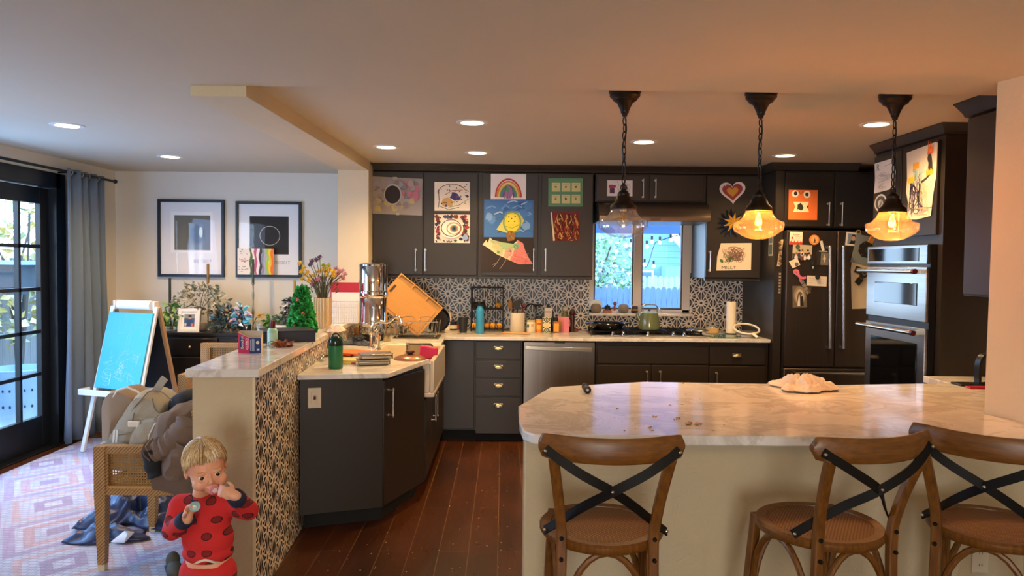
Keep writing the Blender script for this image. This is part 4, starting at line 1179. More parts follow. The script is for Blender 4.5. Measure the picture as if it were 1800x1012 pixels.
art(862.5, 925, 306, 352, '#efe7e2', 'rainbow_painting', 'white sheet with a painted rainbow above the blue painting', d4)
def d5(A):
    q = random.Random(6)
    for k in range(26): A.stroke([(u := q.uniform(.03, .8), v := q.uniform(.1, .95)), (min(u + .12, .98), min(v + .07, .98)), (min(u + .2, .99), min(v + .02, .98))], .012, q.choice(['#6f9ac8', '#8fb4d8', '#3a6aa8', '#2a5a9a', '#a8c4dc']))
    for k in range(14): A.blob(q.uniform(.08, .9), q.uniform(.15, .9), .09, q.choice(['#5a8cc8', '#2f5f9e', '#7aa6d4', '#4a7ebc']), 10, k)
    A.poly([(.25, .2), (.4, .5), (.55, .68), (.72, .64), (.82, .45), (.72, .25), (.5, .1)], '#c9c86a').ell(.57, .4, .19, .3, '#7fa06a').ell(.57, .4, .155, .25, '#e8cf3a').rect(.47, .36, .68, .60, '#f0dc4a').stroke([(.43, .3), (.57, .24), (.72, .34)], .006, '#8aa050')
    for u, v in ((.5, .54), (.56, .5), (.63, .55), (.5, .42), (.62, .42)): A.ell(u, v, .014, .018, '#5a6a20')
art(850.5, 938, 351.5, 416.5, '#3f74b4', 'sun_painting', 'blue painting with a yellow glowing shape in the middle', d5, Y=AF - .004)
def d6(A):
    A.poly([(.06, .98), (.02, .74), (.18, .73), (.10, .84), (.30, .78), (.22, .92)], '#e0c890') if False else None
    A.poly([(.03, .73), (.10, .86), (.13, .78), (.17, .93), (.22, .86), (.40, .80), (.62, .76), (.70, .86), (.80, .78), (.84, .6), (.90, .42), (.99, .23), (.72, .22), (.52, .34), (.30, .48), (.12, .66)], '#e6d2a6')
    A.poly([(.62, .55), (.70, .86), (.80, .78), (.84, .6), (.90, .42), (.99, .23), (.72, .22), (.55, .33)], '#d9807a').poly([(.18, .86), (.40, .80), (.62, .76), (.68, .66), (.5, .6), (.3, .62)], '#a8c48a').poly([(.2, .7), (.3, .8), (.42, .6), (.4, .45), (.3, .52)], '#c8c48a').poly([(.46, .58), (.56, .66), (.6, .5), (.5, .36), (.44, .42)], '#e0a08a').blob(.55, .55, .035, '#c2483c').blob(.33, .53, .03, '#5f9a5a').ell(.67, .7, .06, .08, '#7fb48a').ring(.67, .68, .03, .05, .004, '#3f6a5a').stroke([(.5, .56), (.62, .6), (.72, .5)], .004, '#6fb09a')
    A.stroke([(.38, .42), (.30, .24), (.24, .14)], .003, '#b8a890').stroke([(.48, .34), (.42, .2), (.36, .08)], .003, '#b8a890').stroke([(.30, .24), (.22, .2)], .003, '#b8a890')
    qq = random.Random(12)
    for k in range(46):
        u = qq.uniform(.16, .88); v = .78 - .42 * (u - .16) / .72 + qq.uniform(-.12, .12)
        A.stroke([(u, v), (u + qq.uniform(.02, .07), v - qq.uniform(-.03, .07))], .004, qq.choice(['#d98a7a', '#8fb880', '#e8c890', '#c86a5e', '#b0c8a0', '#f0dcb8']) if u < .6 else qq.choice(['#c85a56', '#e49a90', '#b84a4a', '#e8b0a0']))
    for k in range(12): A.stroke([(.64 + k * .022, .5 - k * .015), (.62 + k * .026, .3 - k * .004)], .003, '#c85a4a')
art(845, 938, 413, 478, '#2b211f', 'bird_drawing', 'dark sheet with a pink and green bird below the blue painting', d6, Y=AF)
c, w, h = w_(889, 907, 405, 424, AF - .012)
A = Art(w, h, '#8a6430', [(.2, .0), (.8, .1), (1, .5), (.7, .95), (.3, 1), (0, .6)], t=.006); A.stroke([(.3, .9), (.5, .5), (.8, .2)], .004, '#c09448').stroke([(.6, .9), (.4, .4)], .004, '#5a3c18')
A.place('bronze_magnet', 'small bronze figure magnet between the blue painting and the bird', 'magnet', c)
def d7(A):
    for i in range(3):
        for j in range(2):
            u, v = .10 + i * .29, .53 - j * .42
            A.rect(u, v, u + .25, v + .31, '#cfc88e')
            A.blob(u + .12, v + .16, .04, ['#3f7a4a', '#5a5a30', '#4a4a2a', '#3a4a5a', '#4a5a2a', '#8a5a4a'][i * 2 + j], 6)
            A.stroke([(u + .03, v + .26), (u + .2, v + .25)], .002, '#7a7440')
art(963.5, 1024.5, 313.5, 362.5, '#5f9068', 'card_sheet', 'green sheet holding six small cream cards', d7, tilt=R(-.4))
def d8(A):
    q = random.Random(8)
    for k in range(95):
        u, v = q.uniform(.06, .9), q.uniform(.06, .94)
        A.stroke([(u, v), (min(max(u + q.uniform(-.06, .08), .03), .97), max(min(v - q.uniform(.06, .2), .97), .03)), (min(max(u + q.uniform(-.06, .1), .03), .97), max(v - q.uniform(.1, .3), .03))], .007, q.choice(['#16100e', '#8a2118', '#c23a20', '#d98a3a', '#1c1412', '#e0b868', '#a82c20', '#2c1a16']))
    A.poly([(.04, 1), (0, .95), (.10, .0), (.16, .02)], '#d8c8a8')
art(967, 1020, 372.5, 423.5, '#7a241a', 'flame_painting', 'red, black and yellow streaked painting below the green card sheet', d8, outline=[(.1, 0), (1, .03), (.97, 1), (0, .97)])
def d9(A):
    A.poly([(.08, .7), (.18, .72), (.26, .7), (.36, .68), (.33, .52), (.29, .54), (.30, .18), (.10, .18), (.10, .52), (.05, .54)], '#b03a50').rect(.12, .2, .29, .5, '#4a3a5a')
    A.stroke([(.4, .95), (.45, .7), (.42, .5), (.5, .3), (.45, .05)], .003, '#3a3a40').stroke([(.1, .9), (.3, .88)], .003, '#5a5a5a').ell(.72, .5, .12, .28, '#b9b9b6').ell(.74, .5, .06, .12, '#4a4a4c').scrib(.75, .5, .18, .35, .002, '#8a8a88', 12, 4)
art(1067, 1112, 317, 344.5, '#e3dfdc', 'shirt_drawing', 'white paper with a red shirt, behind the unlit pendant', d9)
def heart(k):
    pts = []
    for i in range(40):
        a = 2 * PI * i / 40
        x = 16 * math.sin(a) ** 3; y = 13 * math.cos(a) - 5 * math.cos(2 * a) - 2 * math.cos(3 * a) - math.cos(4 * a)
        pts.append((.5 + x / 34 * k, .53 + y / 31 * k))
    return pts
def d10(A):
    A.poly(heart(.80), '#9a4450').poly([(u - .0, v - .01) for u, v in heart(.58)], '#c23a34').poly([(u, v - .01) for u, v in heart(.45)], '#e0a83a').ell(.25, .8, .03, .035, '#d8c8b0')
art(1263.5, 1312, 317, 358, '#efe6da', 'paper_heart', 'paper heart in red and yellow with a white rim', d10, outline=heart(1.02), tilt=R(-4))
# layered star
c, w, h = w_(1257, 1314, 362, 421, AF - .01)
t = thing('paper_star', 'dark blue spiky paper star with a yellow star, behind the middle pendant', 'decoration', c, group='drawings taped to the kitchen cabinets')
q = random.Random(9)
m = MB()
for k in range(16):
    a = 2 * PI * k / 16 + q.uniform(-.05, .05); L = w / 2 * q.uniform(.85, 1.08); wd = .022
    d = Vector((math.cos(a), 0, math.sin(a))); s_ = Vector((-math.sin(a), 0, math.cos(a)))
    b0, b1, tp, mid = d * .03 + s_ * wd, d * .03 - s_ * wd, d * L, d * L * .45 + Vector((0, -.018, 0))
    m.add([b0, b1, tp, mid, (0, -.012, 0)], [(0, 3, 2), (3, 1, 2), (0, 4, 3), (4, 1, 3), (0, 2, 1)], False)
m.part('blue_star', mat('navy_foil_paper', '#1e2a44', .4), t)
m = MB()
for k in range(9):
    a = 2 * PI * k / 9; L = w * .33
    d = Vector((math.cos(a), 0, math.sin(a))); s_ = Vector((-math.sin(a), 0, math.cos(a)))
    m.add([d * .03 + s_ * .016 + Vector((.012, -.02, 0)), d * .03 - s_ * .016 + Vector((.012, -.02, 0)), d * L + Vector((.012, -.02, 0)), Vector((.012, -.034, 0))], [(0, 3, 2), (3, 1, 2), (0, 2, 1)], False)
m.part('yellow_star', mat('mustard_paper', '#c8962a', .7), t)
def d12(A):
    A.scrib(.5, .55, .3, .28, .0035, '#8a4a44', 46, 2).scrib(.36, .5, .14, .2, .005, '#4a7a52', 24, 3).scrib(.58, .52, .12, .2, .004, '#4a7a52', 18, 4).scrib(.5, .6, .32, .25, .003, '#a0605a', 30, 5).blob(.15, .35, .06, '#4a7a52')
    A.text('MILLY', .36, .11, .040, '#4a4440', .03, 1.3)
art(1259, 1321, 427, 475.5, '#e8d7b8', 'name_drawing', 'cream drawing with red and green scribbles signed MILLY', d12, outline=[(0, .0), (1, .03), (1, 1), (.12, .98), (.02, .5)])
AY = 6.27 - .004
def d13(A):
    A.ell(.22, .87, .12, .115, '#efe4d2').ell(.235, .88, .06, .07, '#241a14').ell(.63, .85, .12, .125, '#efe4d2').ell(.625, .85, .06, .065, '#241a14').stroke([(.36, .95), (.41, .84), (.49, .96)], .004, '#6a2c14')
    A.poly([(.16, .60), (.70, .60), (.63, .43), (.72, .26), (.16, .26), (.23, .44)], '#ecdcb8').blob(.40, .44, .13, '#2e2a1c', 13, 4).poly([(.62, .44), (.69, .50), (.69, .38)], '#3a2a1c')
art(1385.5, 1437.5, 334, 386, '#dd6e2c', 'monster_drawing', 'orange paper monster face on the cabinet above the fridge', d13, Y=AY)
# drawings on the oven tower doors (face -x)
def artx(pa, pb, base, name, label, draw, outline=None, group='drawings taped to the kitchen cabinets', X=OX - .004):
    (x0, y0, y1), (x1, y2, y3) = pa, pb      # far edge px, top/bottom y ; near edge
    A0, A1, B0, B1 = PX(x0, y0, X), PX(x0, y1, X), PX(x1, y2, X), PX(x1, y3, X)
    yc = (A0.y + B0.y) / 2; w = A0.y - B0.y; zc = (A0.z + A1.z + B0.z + B1.z) / 4; h = ((A0.z - A1.z) + (B0.z - B1.z)) / 2
    A = Art(w, h, base, outline); draw(A)
    return A.place(name, label, 'drawing', (X, yc, zc), rz=-PI / 2, group=group)
def e1(A):
    A.text('R', .18, .80, .07, '#5f8a5a').scrib(.5, .45, .35, .2, .003, '#c2bfb8', 20, 6).scrib(.4, .2, .2, .1, .003, '#cfc8c0', 14, 7).stroke([(.5, .8), (.95, .85)], .003, '#9aa49a')
artx((1537.5, 284, 339), (1575, 277, 334), '#e9e4d8', 'letter_drawing', 'white paper with green lettering high on the oven tower door', e1, outline=[(.02, 0), (.98, .05), (1, .55), (.9, .98), (0, .96), (.05, .5)])
def e2(A):
    A.scrib(.32, .3, .2, .26, .007, '#6a5a6e', 40, 8).scrib(.5, .38, .1, .3, .006, '#5f5068', 26, 9).scrib(.3, .62, .1, .12, .005, '#9cc4c0', 20, 10).scrib(.52, .62, .09, .12, .005, '#a8ccc4', 18, 11).scrib(.68, .35, .2, .3, .004, '#c8c0a0', 40, 12).scrib(.6, .1, .3, .07, .004, '#d8a890', 20, 13)
    A.stroke([(.52, .5), (.68, .54), (.82, .60)], .016, '#3a3430')
    def crown(u, v, w, h, c):
        A.poly([(u, v), (u + w, v), (u + w, v + h), (u + w * .8, v + h * .62), (u + w * .66, v + h * 1.05), (u + w * .5, v + h * .6), (u + w * .34, v + h * 1.0), (u + w * .18, v + h * .58), (u, v + h * .95)], c)
    A.poly([(.72, .62), (.88, .6), (.86, .74), (.82, .86), (.72, .86), (.70, .8), (.74, .74)], '#332e2c')
    crown(.08, .52, .22, .10, '#e8b82e'); crown(.24, .70, .20, .10, '#e8a22a'); crown(.68, .58, .22, .09, '#e8ac2c')
    A.poly([(.70, .86), (.87, .86), (.88, .98), (.83, .94), (.80, 1.04), (.77, .95), (.72, 1.06), (.72, .95)], '#e8702a').poly([(.74, .88), (.85, .88), (.84, .94), (.79, .92), (.75, .95)], '#f08c3a')
artx((1594, 262, 377), (1648.5, 250, 393), '#ded2b8', 'crown_drawing', 'tall paper drawing with yellow crowns and an orange flame', e2, outline=[(.08, .02), (.4, .0), (.85, .03), (.9, .3), (.98, .55), (1, .98), (.94, 1), (.0, .96), (.04, .6), (.02, .4), (.1, .25)])
def e3(A):
    A.ring(.5, .5, .42, .46, .014, '#e6ddd0').ell(.5, .45, .2, .25, '#c8c4b8').scrib(.5, .45, .15, .2, .004, '#5a6a7a', 12, 2)
artx((1537, 342, 372), (1560, 341, 371), '#55504a', 'round_sticker', 'round white-rimmed sticker below the lettered paper on the oven tower', e3, outline=[(.5 + .5 * math.cos(2 * PI * i / 20), .5 + .5 * math.sin(2 * PI * i / 20)) for i in range(20)], group=None)
# ================================================================ fridge magnets
MG = 'magnets and photos on the fridge'
def fr(x0, x1, y0, y1, base, name, label, draw=lambda A: None, tilt=0, outline=None, t=.002, cat='magnet', Y=FY - .0035, group=MG):
    # numbers in the zoomed crop (scale .168 from 1370,390)
    s = .168
    c, w, h = w_(1370 + x0 * s, 1370 + x1 * s, 390 + y0 * s, 390 + y1 * s, Y)
    A = Art(w, h, base, outline, t); draw(A)
    return A.place(name, label, cat, c, tilt=tilt, group=group)
circle = [(.5 + .5 * math.cos(2 * PI * i / 20), .5 + .5 * math.sin(2 * PI * i / 20)) for i in range(20)]
def f1(A):
    A.stroke([(.3, .84), (.34, .72), (.4, .78), (.48, .73), (.55, .8), (.62, .73), (.7, .79), (.76, .75)], .004, '#4a3a30').blob(.2, .52, .1, '#b8342c').stroke([(.4, .62), (.9, .62)], .003, '#8a7a6a').stroke([(.42, .5), (.8, .5)], .003, '#8a7a6a').stroke([(.15, .36), (.85, .36)], .004, '#6a5a4a').rect(0, 0, 1, .2, '#b8382c')
    for k in range(4): A.poly([(k * .25 + .04, .2), (k * .25 + .21, .2), (k * .25 + .125, .32)], '#b8382c')
fr(106, 243, 103, 237, '#e8dcc4', 'card_magnet', 'cream and red printed card at the top left of the fridge', f1, R(1))
fr(311, 420, 134, 240, '#d9803c', 'round_magnet', 'round orange magnet with a dark figure on the left fridge door', lambda A: A.ell(.5, .5, .36, .36, '#e0a468').poly([(.5, .75), (.62, .4), (.55, .3), (.7, .22), (.35, .22), (.48, .35)], '#2a1a14'), 0, circle, .005)
def f3(A):
    q = random.Random(4)
    A.rect(0, 0, 1, .35, '#4a4440').rect(0, .35, 1, 1, '#b8aa90')
    for k, (u, v) in enumerate(((.2, .25), (.35, .45), (.5, .5), (.65, .25), (.78, .5), (.85, .3), (.5, .22))):
        A.ell(u, v - .18, .09, .16, q.choice(['#3a3a4a', '#d8d0c8', '#6a3a34', '#e0e0e0'])).ell(u, v + .05, .055, .10, '#d0a080').ell(u, v + .12, .055, .07, q.choice(['#3a2a20', '#7a5a30', '#1a1410']))
fr(137, 342, 240, 384, '#cfc4b0', 'group_photo', 'group photo under a green magnet on the left fridge door', f3, R(3), cat='photo')
fr(172, 214, 235, 282, '#3f5a2a', 'round_magnet', 'small dark green round magnet holding the group photo', lambda A: None, 0, circle, .008, Y=FY - .010)
fr(103, 210, 386, 480, '#e4d6bc', 'note_paper', 'small tilted cream note with a purple stamp on the fridge', lambda A: A.ell(.66, .3, .2, .22, '#6a5f78').stroke([(.2, .6), (.5, .7)], .003, '#b0a088'), R(-28), [(.12, .1), (.95, .05), (1, .9), (.1, .95)], cat='note')
fr(433, 462, 196, 300, '#d8d2c4', 'bar_magnet', 'short white bar magnet leaning above the picture clip', lambda A: None, R(-14), None, .006)
fr(388, 525, 290, 455, '#231c18', 'picture_clip', 'dark clip frame with a small pale sketch beside the left fridge handle', lambda A: A.rect(.32, .03, .98, .82, '#6f675c').blob(.62, .45, .14, '#c4b49c', 9, 3).rect(.15, .86, .8, .93, '#b0a690').stroke([(.6, .7), (.62, .2)], .006, '#d0c2aa'), R(2), None, .003)
fr(322, 372, 398, 490, '#0e0d0d', 'hook_magnet', 'small black hook magnet in the middle of the left fridge door', lambda A: A.rect(.35, .02, .75, .28, '#9ab0b4').ell(.5, .65, .25, .2, '#2a2626'), 0, [(.2, 0), (.8, 0), (1, .5), (.9, 1), (.1, 1), (0, .5)], .012)
c = PY(1370 + 205 * .168, 390 + 560 * .168, FY - .006)
rb = MB(); rb.col = lin('#d8728a')
s5 = .168 * FY / F
rb.strip(smooth_path([(v[0] * s5, -.001 * i, v[1] * s5) for i, v in enumerate(((22, -65), (8, -20), (-20, 10), (-48, 30), (-50, 48), (-25, 52), (-12, 35), (-8, 5), (30, -25), (70, -18)))], 5), (0, -1, 0), .024 * .8, .002)
rb.solo('ribbon_magnet', VC, 'pink looped ribbon magnet on the left fridge door', 'magnet', MG, at=c, local=True)
fr(286, 497, 566, 670, '#ddd2c0', 'note_paper', 'white note slip under a black button magnet on the fridge', lambda A: [A.stroke([(.12, v), (.85, v - .02)], .002, '#a89c88') for v in (.7, .5, .3)] and A, R(2.5), cat='note')
fr(378, 422, 552, 600, '#12100f', 'round_magnet', 'black button magnet holding the white note slip', lambda A: A.ell(.5, .5, .25, .25, '#2c2826'), 0, circle, .012, Y=FY - .012)
fr(240, 300, 600, 768, '#2a2320', 'photo_strip', 'dark tilted photo strip below the pink ribbon', lambda A: [A.rect(.15, .06 + .24 * k, .85, .26 + .24 * k, '#8a7f70') for k in range(4)] and A, R(-30), cat='photo')
fr(290, 345, 655, 760, '#4a3c30', 'star_magnet', 'brown star magnet beside the photo strip', lambda A: None, 0, [(.5 + (.5 if i % 2 == 0 else .2) * math.sin(PI * i / 5), .5 + (.5 if i % 2 == 0 else .2) * math.cos(PI * i / 5)) for i in range(10)], .004)
def f9(A):
    A.ell(.5, .55, .42, .42, '#8a7a64').ell(.5, .5, .3, .34, '#b8a88c').ell(.52, .42, .2, .3, '#5c5040')
    A.poly([(.52, .06), (.76, .06), (.74, .5), (.55, .5)], '#171413').ell(.64, .55, .05, .05, '#c09a7c').poly([(.32, .06), (.52, .06), (.5, .5), (.42, .5)], '#e0d8cc').ell(.46, .55, .045, .05, '#c09a7c')
fr(135, 290, 668, 893, '#6a5c4a', 'wedding_photo', 'sepia photo of a couple at the bottom of the fridge photos', f9, R(-2), cat='photo')
def f10(A):
    A.rect(.13, .14, .87, .9, '#8090a0').poly([(.25, .14), (.8, .14), (.74, .38), (.58, .44), (.4, .42)], '#141416').ell(.53, .58, .14, .2, '#c89a7a').poly([(.38, .62), (.4, .8), (.55, .86), (.68, .78), (.68, .64), (.6, .72), (.46, .72)], '#2a1c14')
fr(693, 842, 110, 250, '#e6e2da', 'portrait_photo', 'white-bordered school portrait at the top of the right fridge door', f10, R(5), cat='photo')
fr(800, 855, 82, 128, '#a8925a', 'ring_magnet', 'small brass ring magnet above the portrait', lambda A: A.ell(.5, .5, .32, .32, '#3a332c'), 0, circle, .006)
fr(740, 968, 400, 908, '#dccfb4', 'paper_sheet', 'long cream sheet with a small red figure on the right fridge door', lambda A: A.poly([(.78, .06), (.92, .06), (.95, .14), (.88, .12), (.9, .19), (.83, .14), (.76, .17), (.82, .11)], '#8a2c28').stroke([(.02, .8), (.1, .9), (.2, .98)], .004, '#c8b898'), R(-1), [(.06, 0), (1, .01), (1, .97), (.05, 1), (0, .8)], cat='drawing', Y=FY - .0035)
fr(770, 1040, 150, 450, '#7f8a8c', 'clock_drawing', 'grey card with a black octagon and small red marks', lambda A: [A.poly([(.5 + .32 * math.cos(PI * k / 4 + .4), .54 + .3 * math.sin(PI * k / 4 + .4)) for k in range(8)], '#191a18'), A.ell(.52, .54, .07, .09, '#24402c')] + [A.blob(.5 + .25 * math.cos(k * 1.05), .54 + .23 * math.sin(k * 1.05), .025, '#8a4038', 6) for k in range(6)] and A, R(12), cat='drawing', Y=FY - .007)
fr(940, 988, 150, 222, '#e0902e', 'clip_magnet', 'orange clip magnet on the corner of the grey octagon card', lambda A: None, R(25), None, .014, Y=FY - .016)
fr(820, 905, 480, 665, '#14100f', 'camera_magnet', 'black camera-shaped magnet on the long cream sheet', lambda A: A.ell(.5, .75, .3, .14, '#8a7f74').ell(.5, .75, .2, .1, '#2a2624').rect(.2, .36, .8, .42, '#4a4440').stroke([(.1, .95), (.4, 1.05), (.9, .98)], .003, '#2a2624'), R(32), [(.1, .05), (.8, 0), (.9, .35), (.75, .45), (1, .6), (.9, 1), (.2, .98), (.05, .6), (.25, .45), (.1, .3)], .012, Y=FY - .012)
fr(790, 870, 470, 540, '#2b2622', 'script_magnet', 'small black lettered magnet above the camera magnet', lambda A: A.stroke([(.1, .4), (.3, .7), (.5, .4), (.7, .7), (.9, .5)], .004, '#c8bca8'), R(20), None, .004, Y=FY - .008)
# strips on the side panel left of the fridge
XP = 2.30 - .004
def pan(x0, x1, y0, y1, base, name, label, draw=lambda A: None, outline=None, Y=6.265 - .003):
    c, w, h = w_(x0, x1, y0, y1, Y); A = Art(w, h, base, outline, .002); draw(A); return A.place(name, label, 'magnet', c, group=MG)
pan(1365.5, 1377, 421, 468, '#b8a684', 'photo_strip', 'long patterned strip on the panel left of the fridge', lambda A: [A.blob(.5, .1 + .1 * k, .3, '#4a4038' if k % 2 else '#8a6a48', 6) for k in range(9)] and A, [(0, 0), (.5, 0), (1, 1), (.6, 1)])
pan(1367, 1374, 478, 517, '#2e2a28', 'photo_strip', 'narrow black and cream strip lower on the panel left of the fridge', lambda A: [A.rect(.2, .04 + .14 * k, .8, .12 + .14 * k, '#9a8f80') for k in range(7)] and A)
c, w, h = w_(1349, 1361, 413, 443, 6.40)
A = Art(.10, .21, '#d8cdb8'); A.rect(.12, .52, .88, .94, '#8a8474').rect(.12, .06, .88, .46, '#6a7a5a')
A.place('photo_strip', 'cream strip with two small photos on the charcoal side panel', 'photo', (2.302 - .003, PX(1355, 428, 2.299).y, PX(1355, 428, 2.299).z), rz=-PI / 2, group=MG)
# ================================================================ things on the worktops
CZ = LZ + .0006
def at(px, py, z=None): return PZ(px, py, CZ if z is None else z)
def sz(n, Y): return n * Y / F           # pixels to metres at depth Y
def row(px, yb, Y=6.7): q = PY(px, yb, Y + .13); return Vector((q.x, Y + .13, CZ))
def turned(name, label, cat, p, prof, mats, n=24, group=None, tilt=None):
    M = Matrix.Translation(p) @ (tilt.to_matrix().to_4x4() if tilt is not None else Matrix())
    return MB().lathe(prof, n=n).solo(name, mats, label, cat, group, at=M, local=True)
def tl(parent, name, prof, mats, n=24, flute=0, nf=0, label=None, c=(0, 0, 0)):
    return MB().lathe(prof, c, n, flute=flute, nf=nf).part(name, mats, parent, label=label)
c_ = lambda h, r=.5, m=0, **k: mat('flat_' + h.strip('#') + ('_%d' % int(r * 100)) + ('_m' if m else ''), h, r, m, **k)
# ---- back run, left to right
p = row(797, 577, 6.8); t = thing('spice_jar', 'small dark jar with a cream label and black lid left of the black tumbler', 'jar', p)
tl(t, 'jar', [(.033, 0), (.036, .004), (.036, .058), (.03, .064), (0, .064)], c_('#2a201c', .3)); tl(t, 'label', [(.0365, .014), (.0365, .048)], c_('#d8c8a8')); tl(t, 'lid', [(.033, .064), (.033, .08), (0, .08)], M_BLACK)
p = row(804, 575, 6.87); turned('pill_bottle', 'tiny red bottle half hidden behind the black tumbler', 'bottle', p, [(.014, 0), (.014, .05), (0, .052)], c_('#a8323a', .4))
p = at(814, 587); t = thing('tumbler', 'matte black tumbler with clear lid and steel base on the back worktop', 'tumbler', p)
tl(t, 'cup', [(.032, .014), (.036, .06), (.042, .145), (.041, .15), (0, .146)], c_('#15171a', .5)); tl(t, 'base', [(.030, 0), (.031, .002), (.032, .014), (0, .014)], M_STEEL)
tl(t, 'lid', [(.041, .15), (.041, .16), (.034, .164), (0, .164)], glass_mat('clear_glass', '#f4f8f8', .05))
p = at(843.5, 586); t = thing('water_bottle', 'tall blue steel bottle with a black loop cap', 'bottle', p)
tl(t, 'body', [(.034, 0), (.036, .004), (.036, .205), (.033, .222), (.024, .232), (.023, .245), (0, .245)], c_('#2f8fc4', .35)); tl(t, 'cap', [(.022, .245), (.022, .262), (.012, .266), (0, .266)], M_BLACK)
MB().tube(arc((0, 0, .262), .016, 0, PI, 10), .004, 8).part('loop', M_BLACK, t)
# fruit rack
a, b = at(829, 579), at(884, 579); Yr = 6.90; x0, x1 = xx(829, Yr, 560), xx(884, Yr, 560); zt_ = zz(504, Yr, 856)
t = thing('fruit_rack', 'black wire two-tier fruit stand against the tiles', 'fruit stand', ((x0 + x1) / 2, Yr, CZ))
m = MB(); W2 = (x1 - x0) / 2; D2 = .085; hh = zt_ - CZ
for sx in (-W2, W2):
    for sy in (-D2, D2): m.cbox((sx, sy, hh / 2), .012, .012, hh)
for z in (.012, hh - .006, hh * .50):
    for sy in (-D2, D2): m.cbox((0, sy, z), 2 * W2, .010, .010)
    for sx in (-W2, W2): m.cbox((sx, 0, z), .010, 2 * D2, .010)
m.part('stand', M_BLACKM, t)
m = MB()
for k in range(1, 12):
    x = -W2 + 2 * W2 * k / 12
    m.tube([(x, D2, .012), (x, D2, hh)], .0025, 5); m.tube([(x, -D2, .06 + 0), (x, -D2, .012), (x, D2, .012)], .0025, 5); m.tube([(x, -D2, hh * .5 + .03), (x, -D2, hh * .5), (x, D2, hh * .5)], .0025, 5)
m.part('wires', M_BLACKM, t)
for k, (px, tier) in enumerate(((872.5, 1), (834, 0), (852, 0), (857, 0), (866, 0), (875.5, 0), (842, 0), (844, 1), (852, 1))):
    r = .029
    pz = CZ + (hh * .5 + .006 if tier else .018) + r
    px_ = {0: -.115, 1: 0}
    x = (x0 + x1) / 2
    dx = (.098, -.115, -.048, .0, .05, .108, -.082, -.105, -.045)[k] * (W2 / .14)
    dy = (0, 0, .0, .045, 0, 0, .048, 0, .03)[k]
    if k >= 7:
        t2 = thing('avocado', 'dark round fruit on the upper tier of the wire stand', 'fruit', (x + dx, Yr + dy, pz - r), group='dark fruit on the upper tier')
        MB().ball((0, 0, r), r * 1.02, r, r * .98).part('flesh', c_('#241d1a', .5), t2)
        continue
    t2 = thing('orange', 'single orange on the upper tier of the wire stand' if tier else 'orange in the bottom tier of the wire fruit stand', 'fruit', (x + dx, Yr + dy, pz - r), group='oranges in the wire fruit stand')
    MB().ball((0, 0, r), r, r, r * .95).part('peel', mat('orange_peel', '#e0a032', .45, bump=(220, .25, .002)), t2)
    MB().ball((0, .006, r * 1.93), .003, n=8, m=5).part('stem', c_('#5a5a2a'), t2)
# crock and utensils
p = row(909.5, 577, 6.70); t = thing('utensil_crock', 'white stone crock holding cooking utensils', 'crock', p)
tl(t, 'pot', [(.066, 0), (.069, .004), (.069, .172), (.066, .176), (.060, .174), (.060, .02), (0, .018)], mat('white_stone', '#d9cfbd', .45, noise=(9, '#b8ab96', .4, (1, 1, 1))))
base = Vector(p)
def utensil(name, label, top, dx, dy, head, mats, lean):
    o = thing(name, label, 'utensil', base + Vector((dx, dy, .022)))
    tip = Vector((lean[0], lean[1], .20))
    MB().tube([(0, 0, 0), tip], .0055, 8).part('handle', mats[0], o)
    head(tip).part('head', mats[1], o)
    return o
wd_ = c_('#9a6a34', .5); bk_ = c_('#141110', .5)
utensil('wooden_spoon', 'wooden spoon at the left of the stone crock', 0, -.03, .01, lambda q: MB().ball(q + Vector((-.008, 0, .03)), .024, .008, .042), (wd_, wd_), (-.03, .01))
utensil('spatula', 'wide black spatula in the middle of the stone crock', 0, -.005, -.01, lambda q: MB().add([q + Vector(v) for v in ((-.022, 0, -.02), (.022, -.002, -.015), (.044, -.003, .085), (-.04, 0, .055), (-.022, .004, -.02), (.022, .003, -.015), (.044, .002, .085), (-.04, .004, .055))], [(0, 1, 2, 3), (7, 6, 5, 4), (0, 4, 5, 1), (1, 5, 6, 2), (2, 6, 7, 3), (3, 7, 4, 0)]), (bk_, bk_), (.0, -.005))
utensil('spatula', 'narrow black turner behind the wide black spatula', 0, -.03, .03, lambda q: MB().cbox(q + Vector((-.004, 0, .04)), .022, .006, .09, Euler((0, R(-14), 0))), (bk_, bk_), (-.012, .01))
utensil('ladle', 'dark ladle leaning right in the stone crock', 0, .02, .01, lambda q: MB().ball(q + Vector((.006, 0, .02)), .026, .02, .022), (c_('#4a2c22', .4), c_('#2a1a16', .4)), (.03, .01))
utensil('whisk', 'red handled whisk at the right rim of the stone crock', 0, .038, -.01, lambda q: MB().tube(arc(q + Vector((0, 0, .01)), .016, 0, PI, 10, ry=.03), .003, 6).tube(arc(q + Vector((0, 0, .01)), .016, 0, PI, 10, 'yz', ry=.03), .003, 6), (c_('#8a2a34', .4), c_('#a8485a', .3)), (.018, -.006))
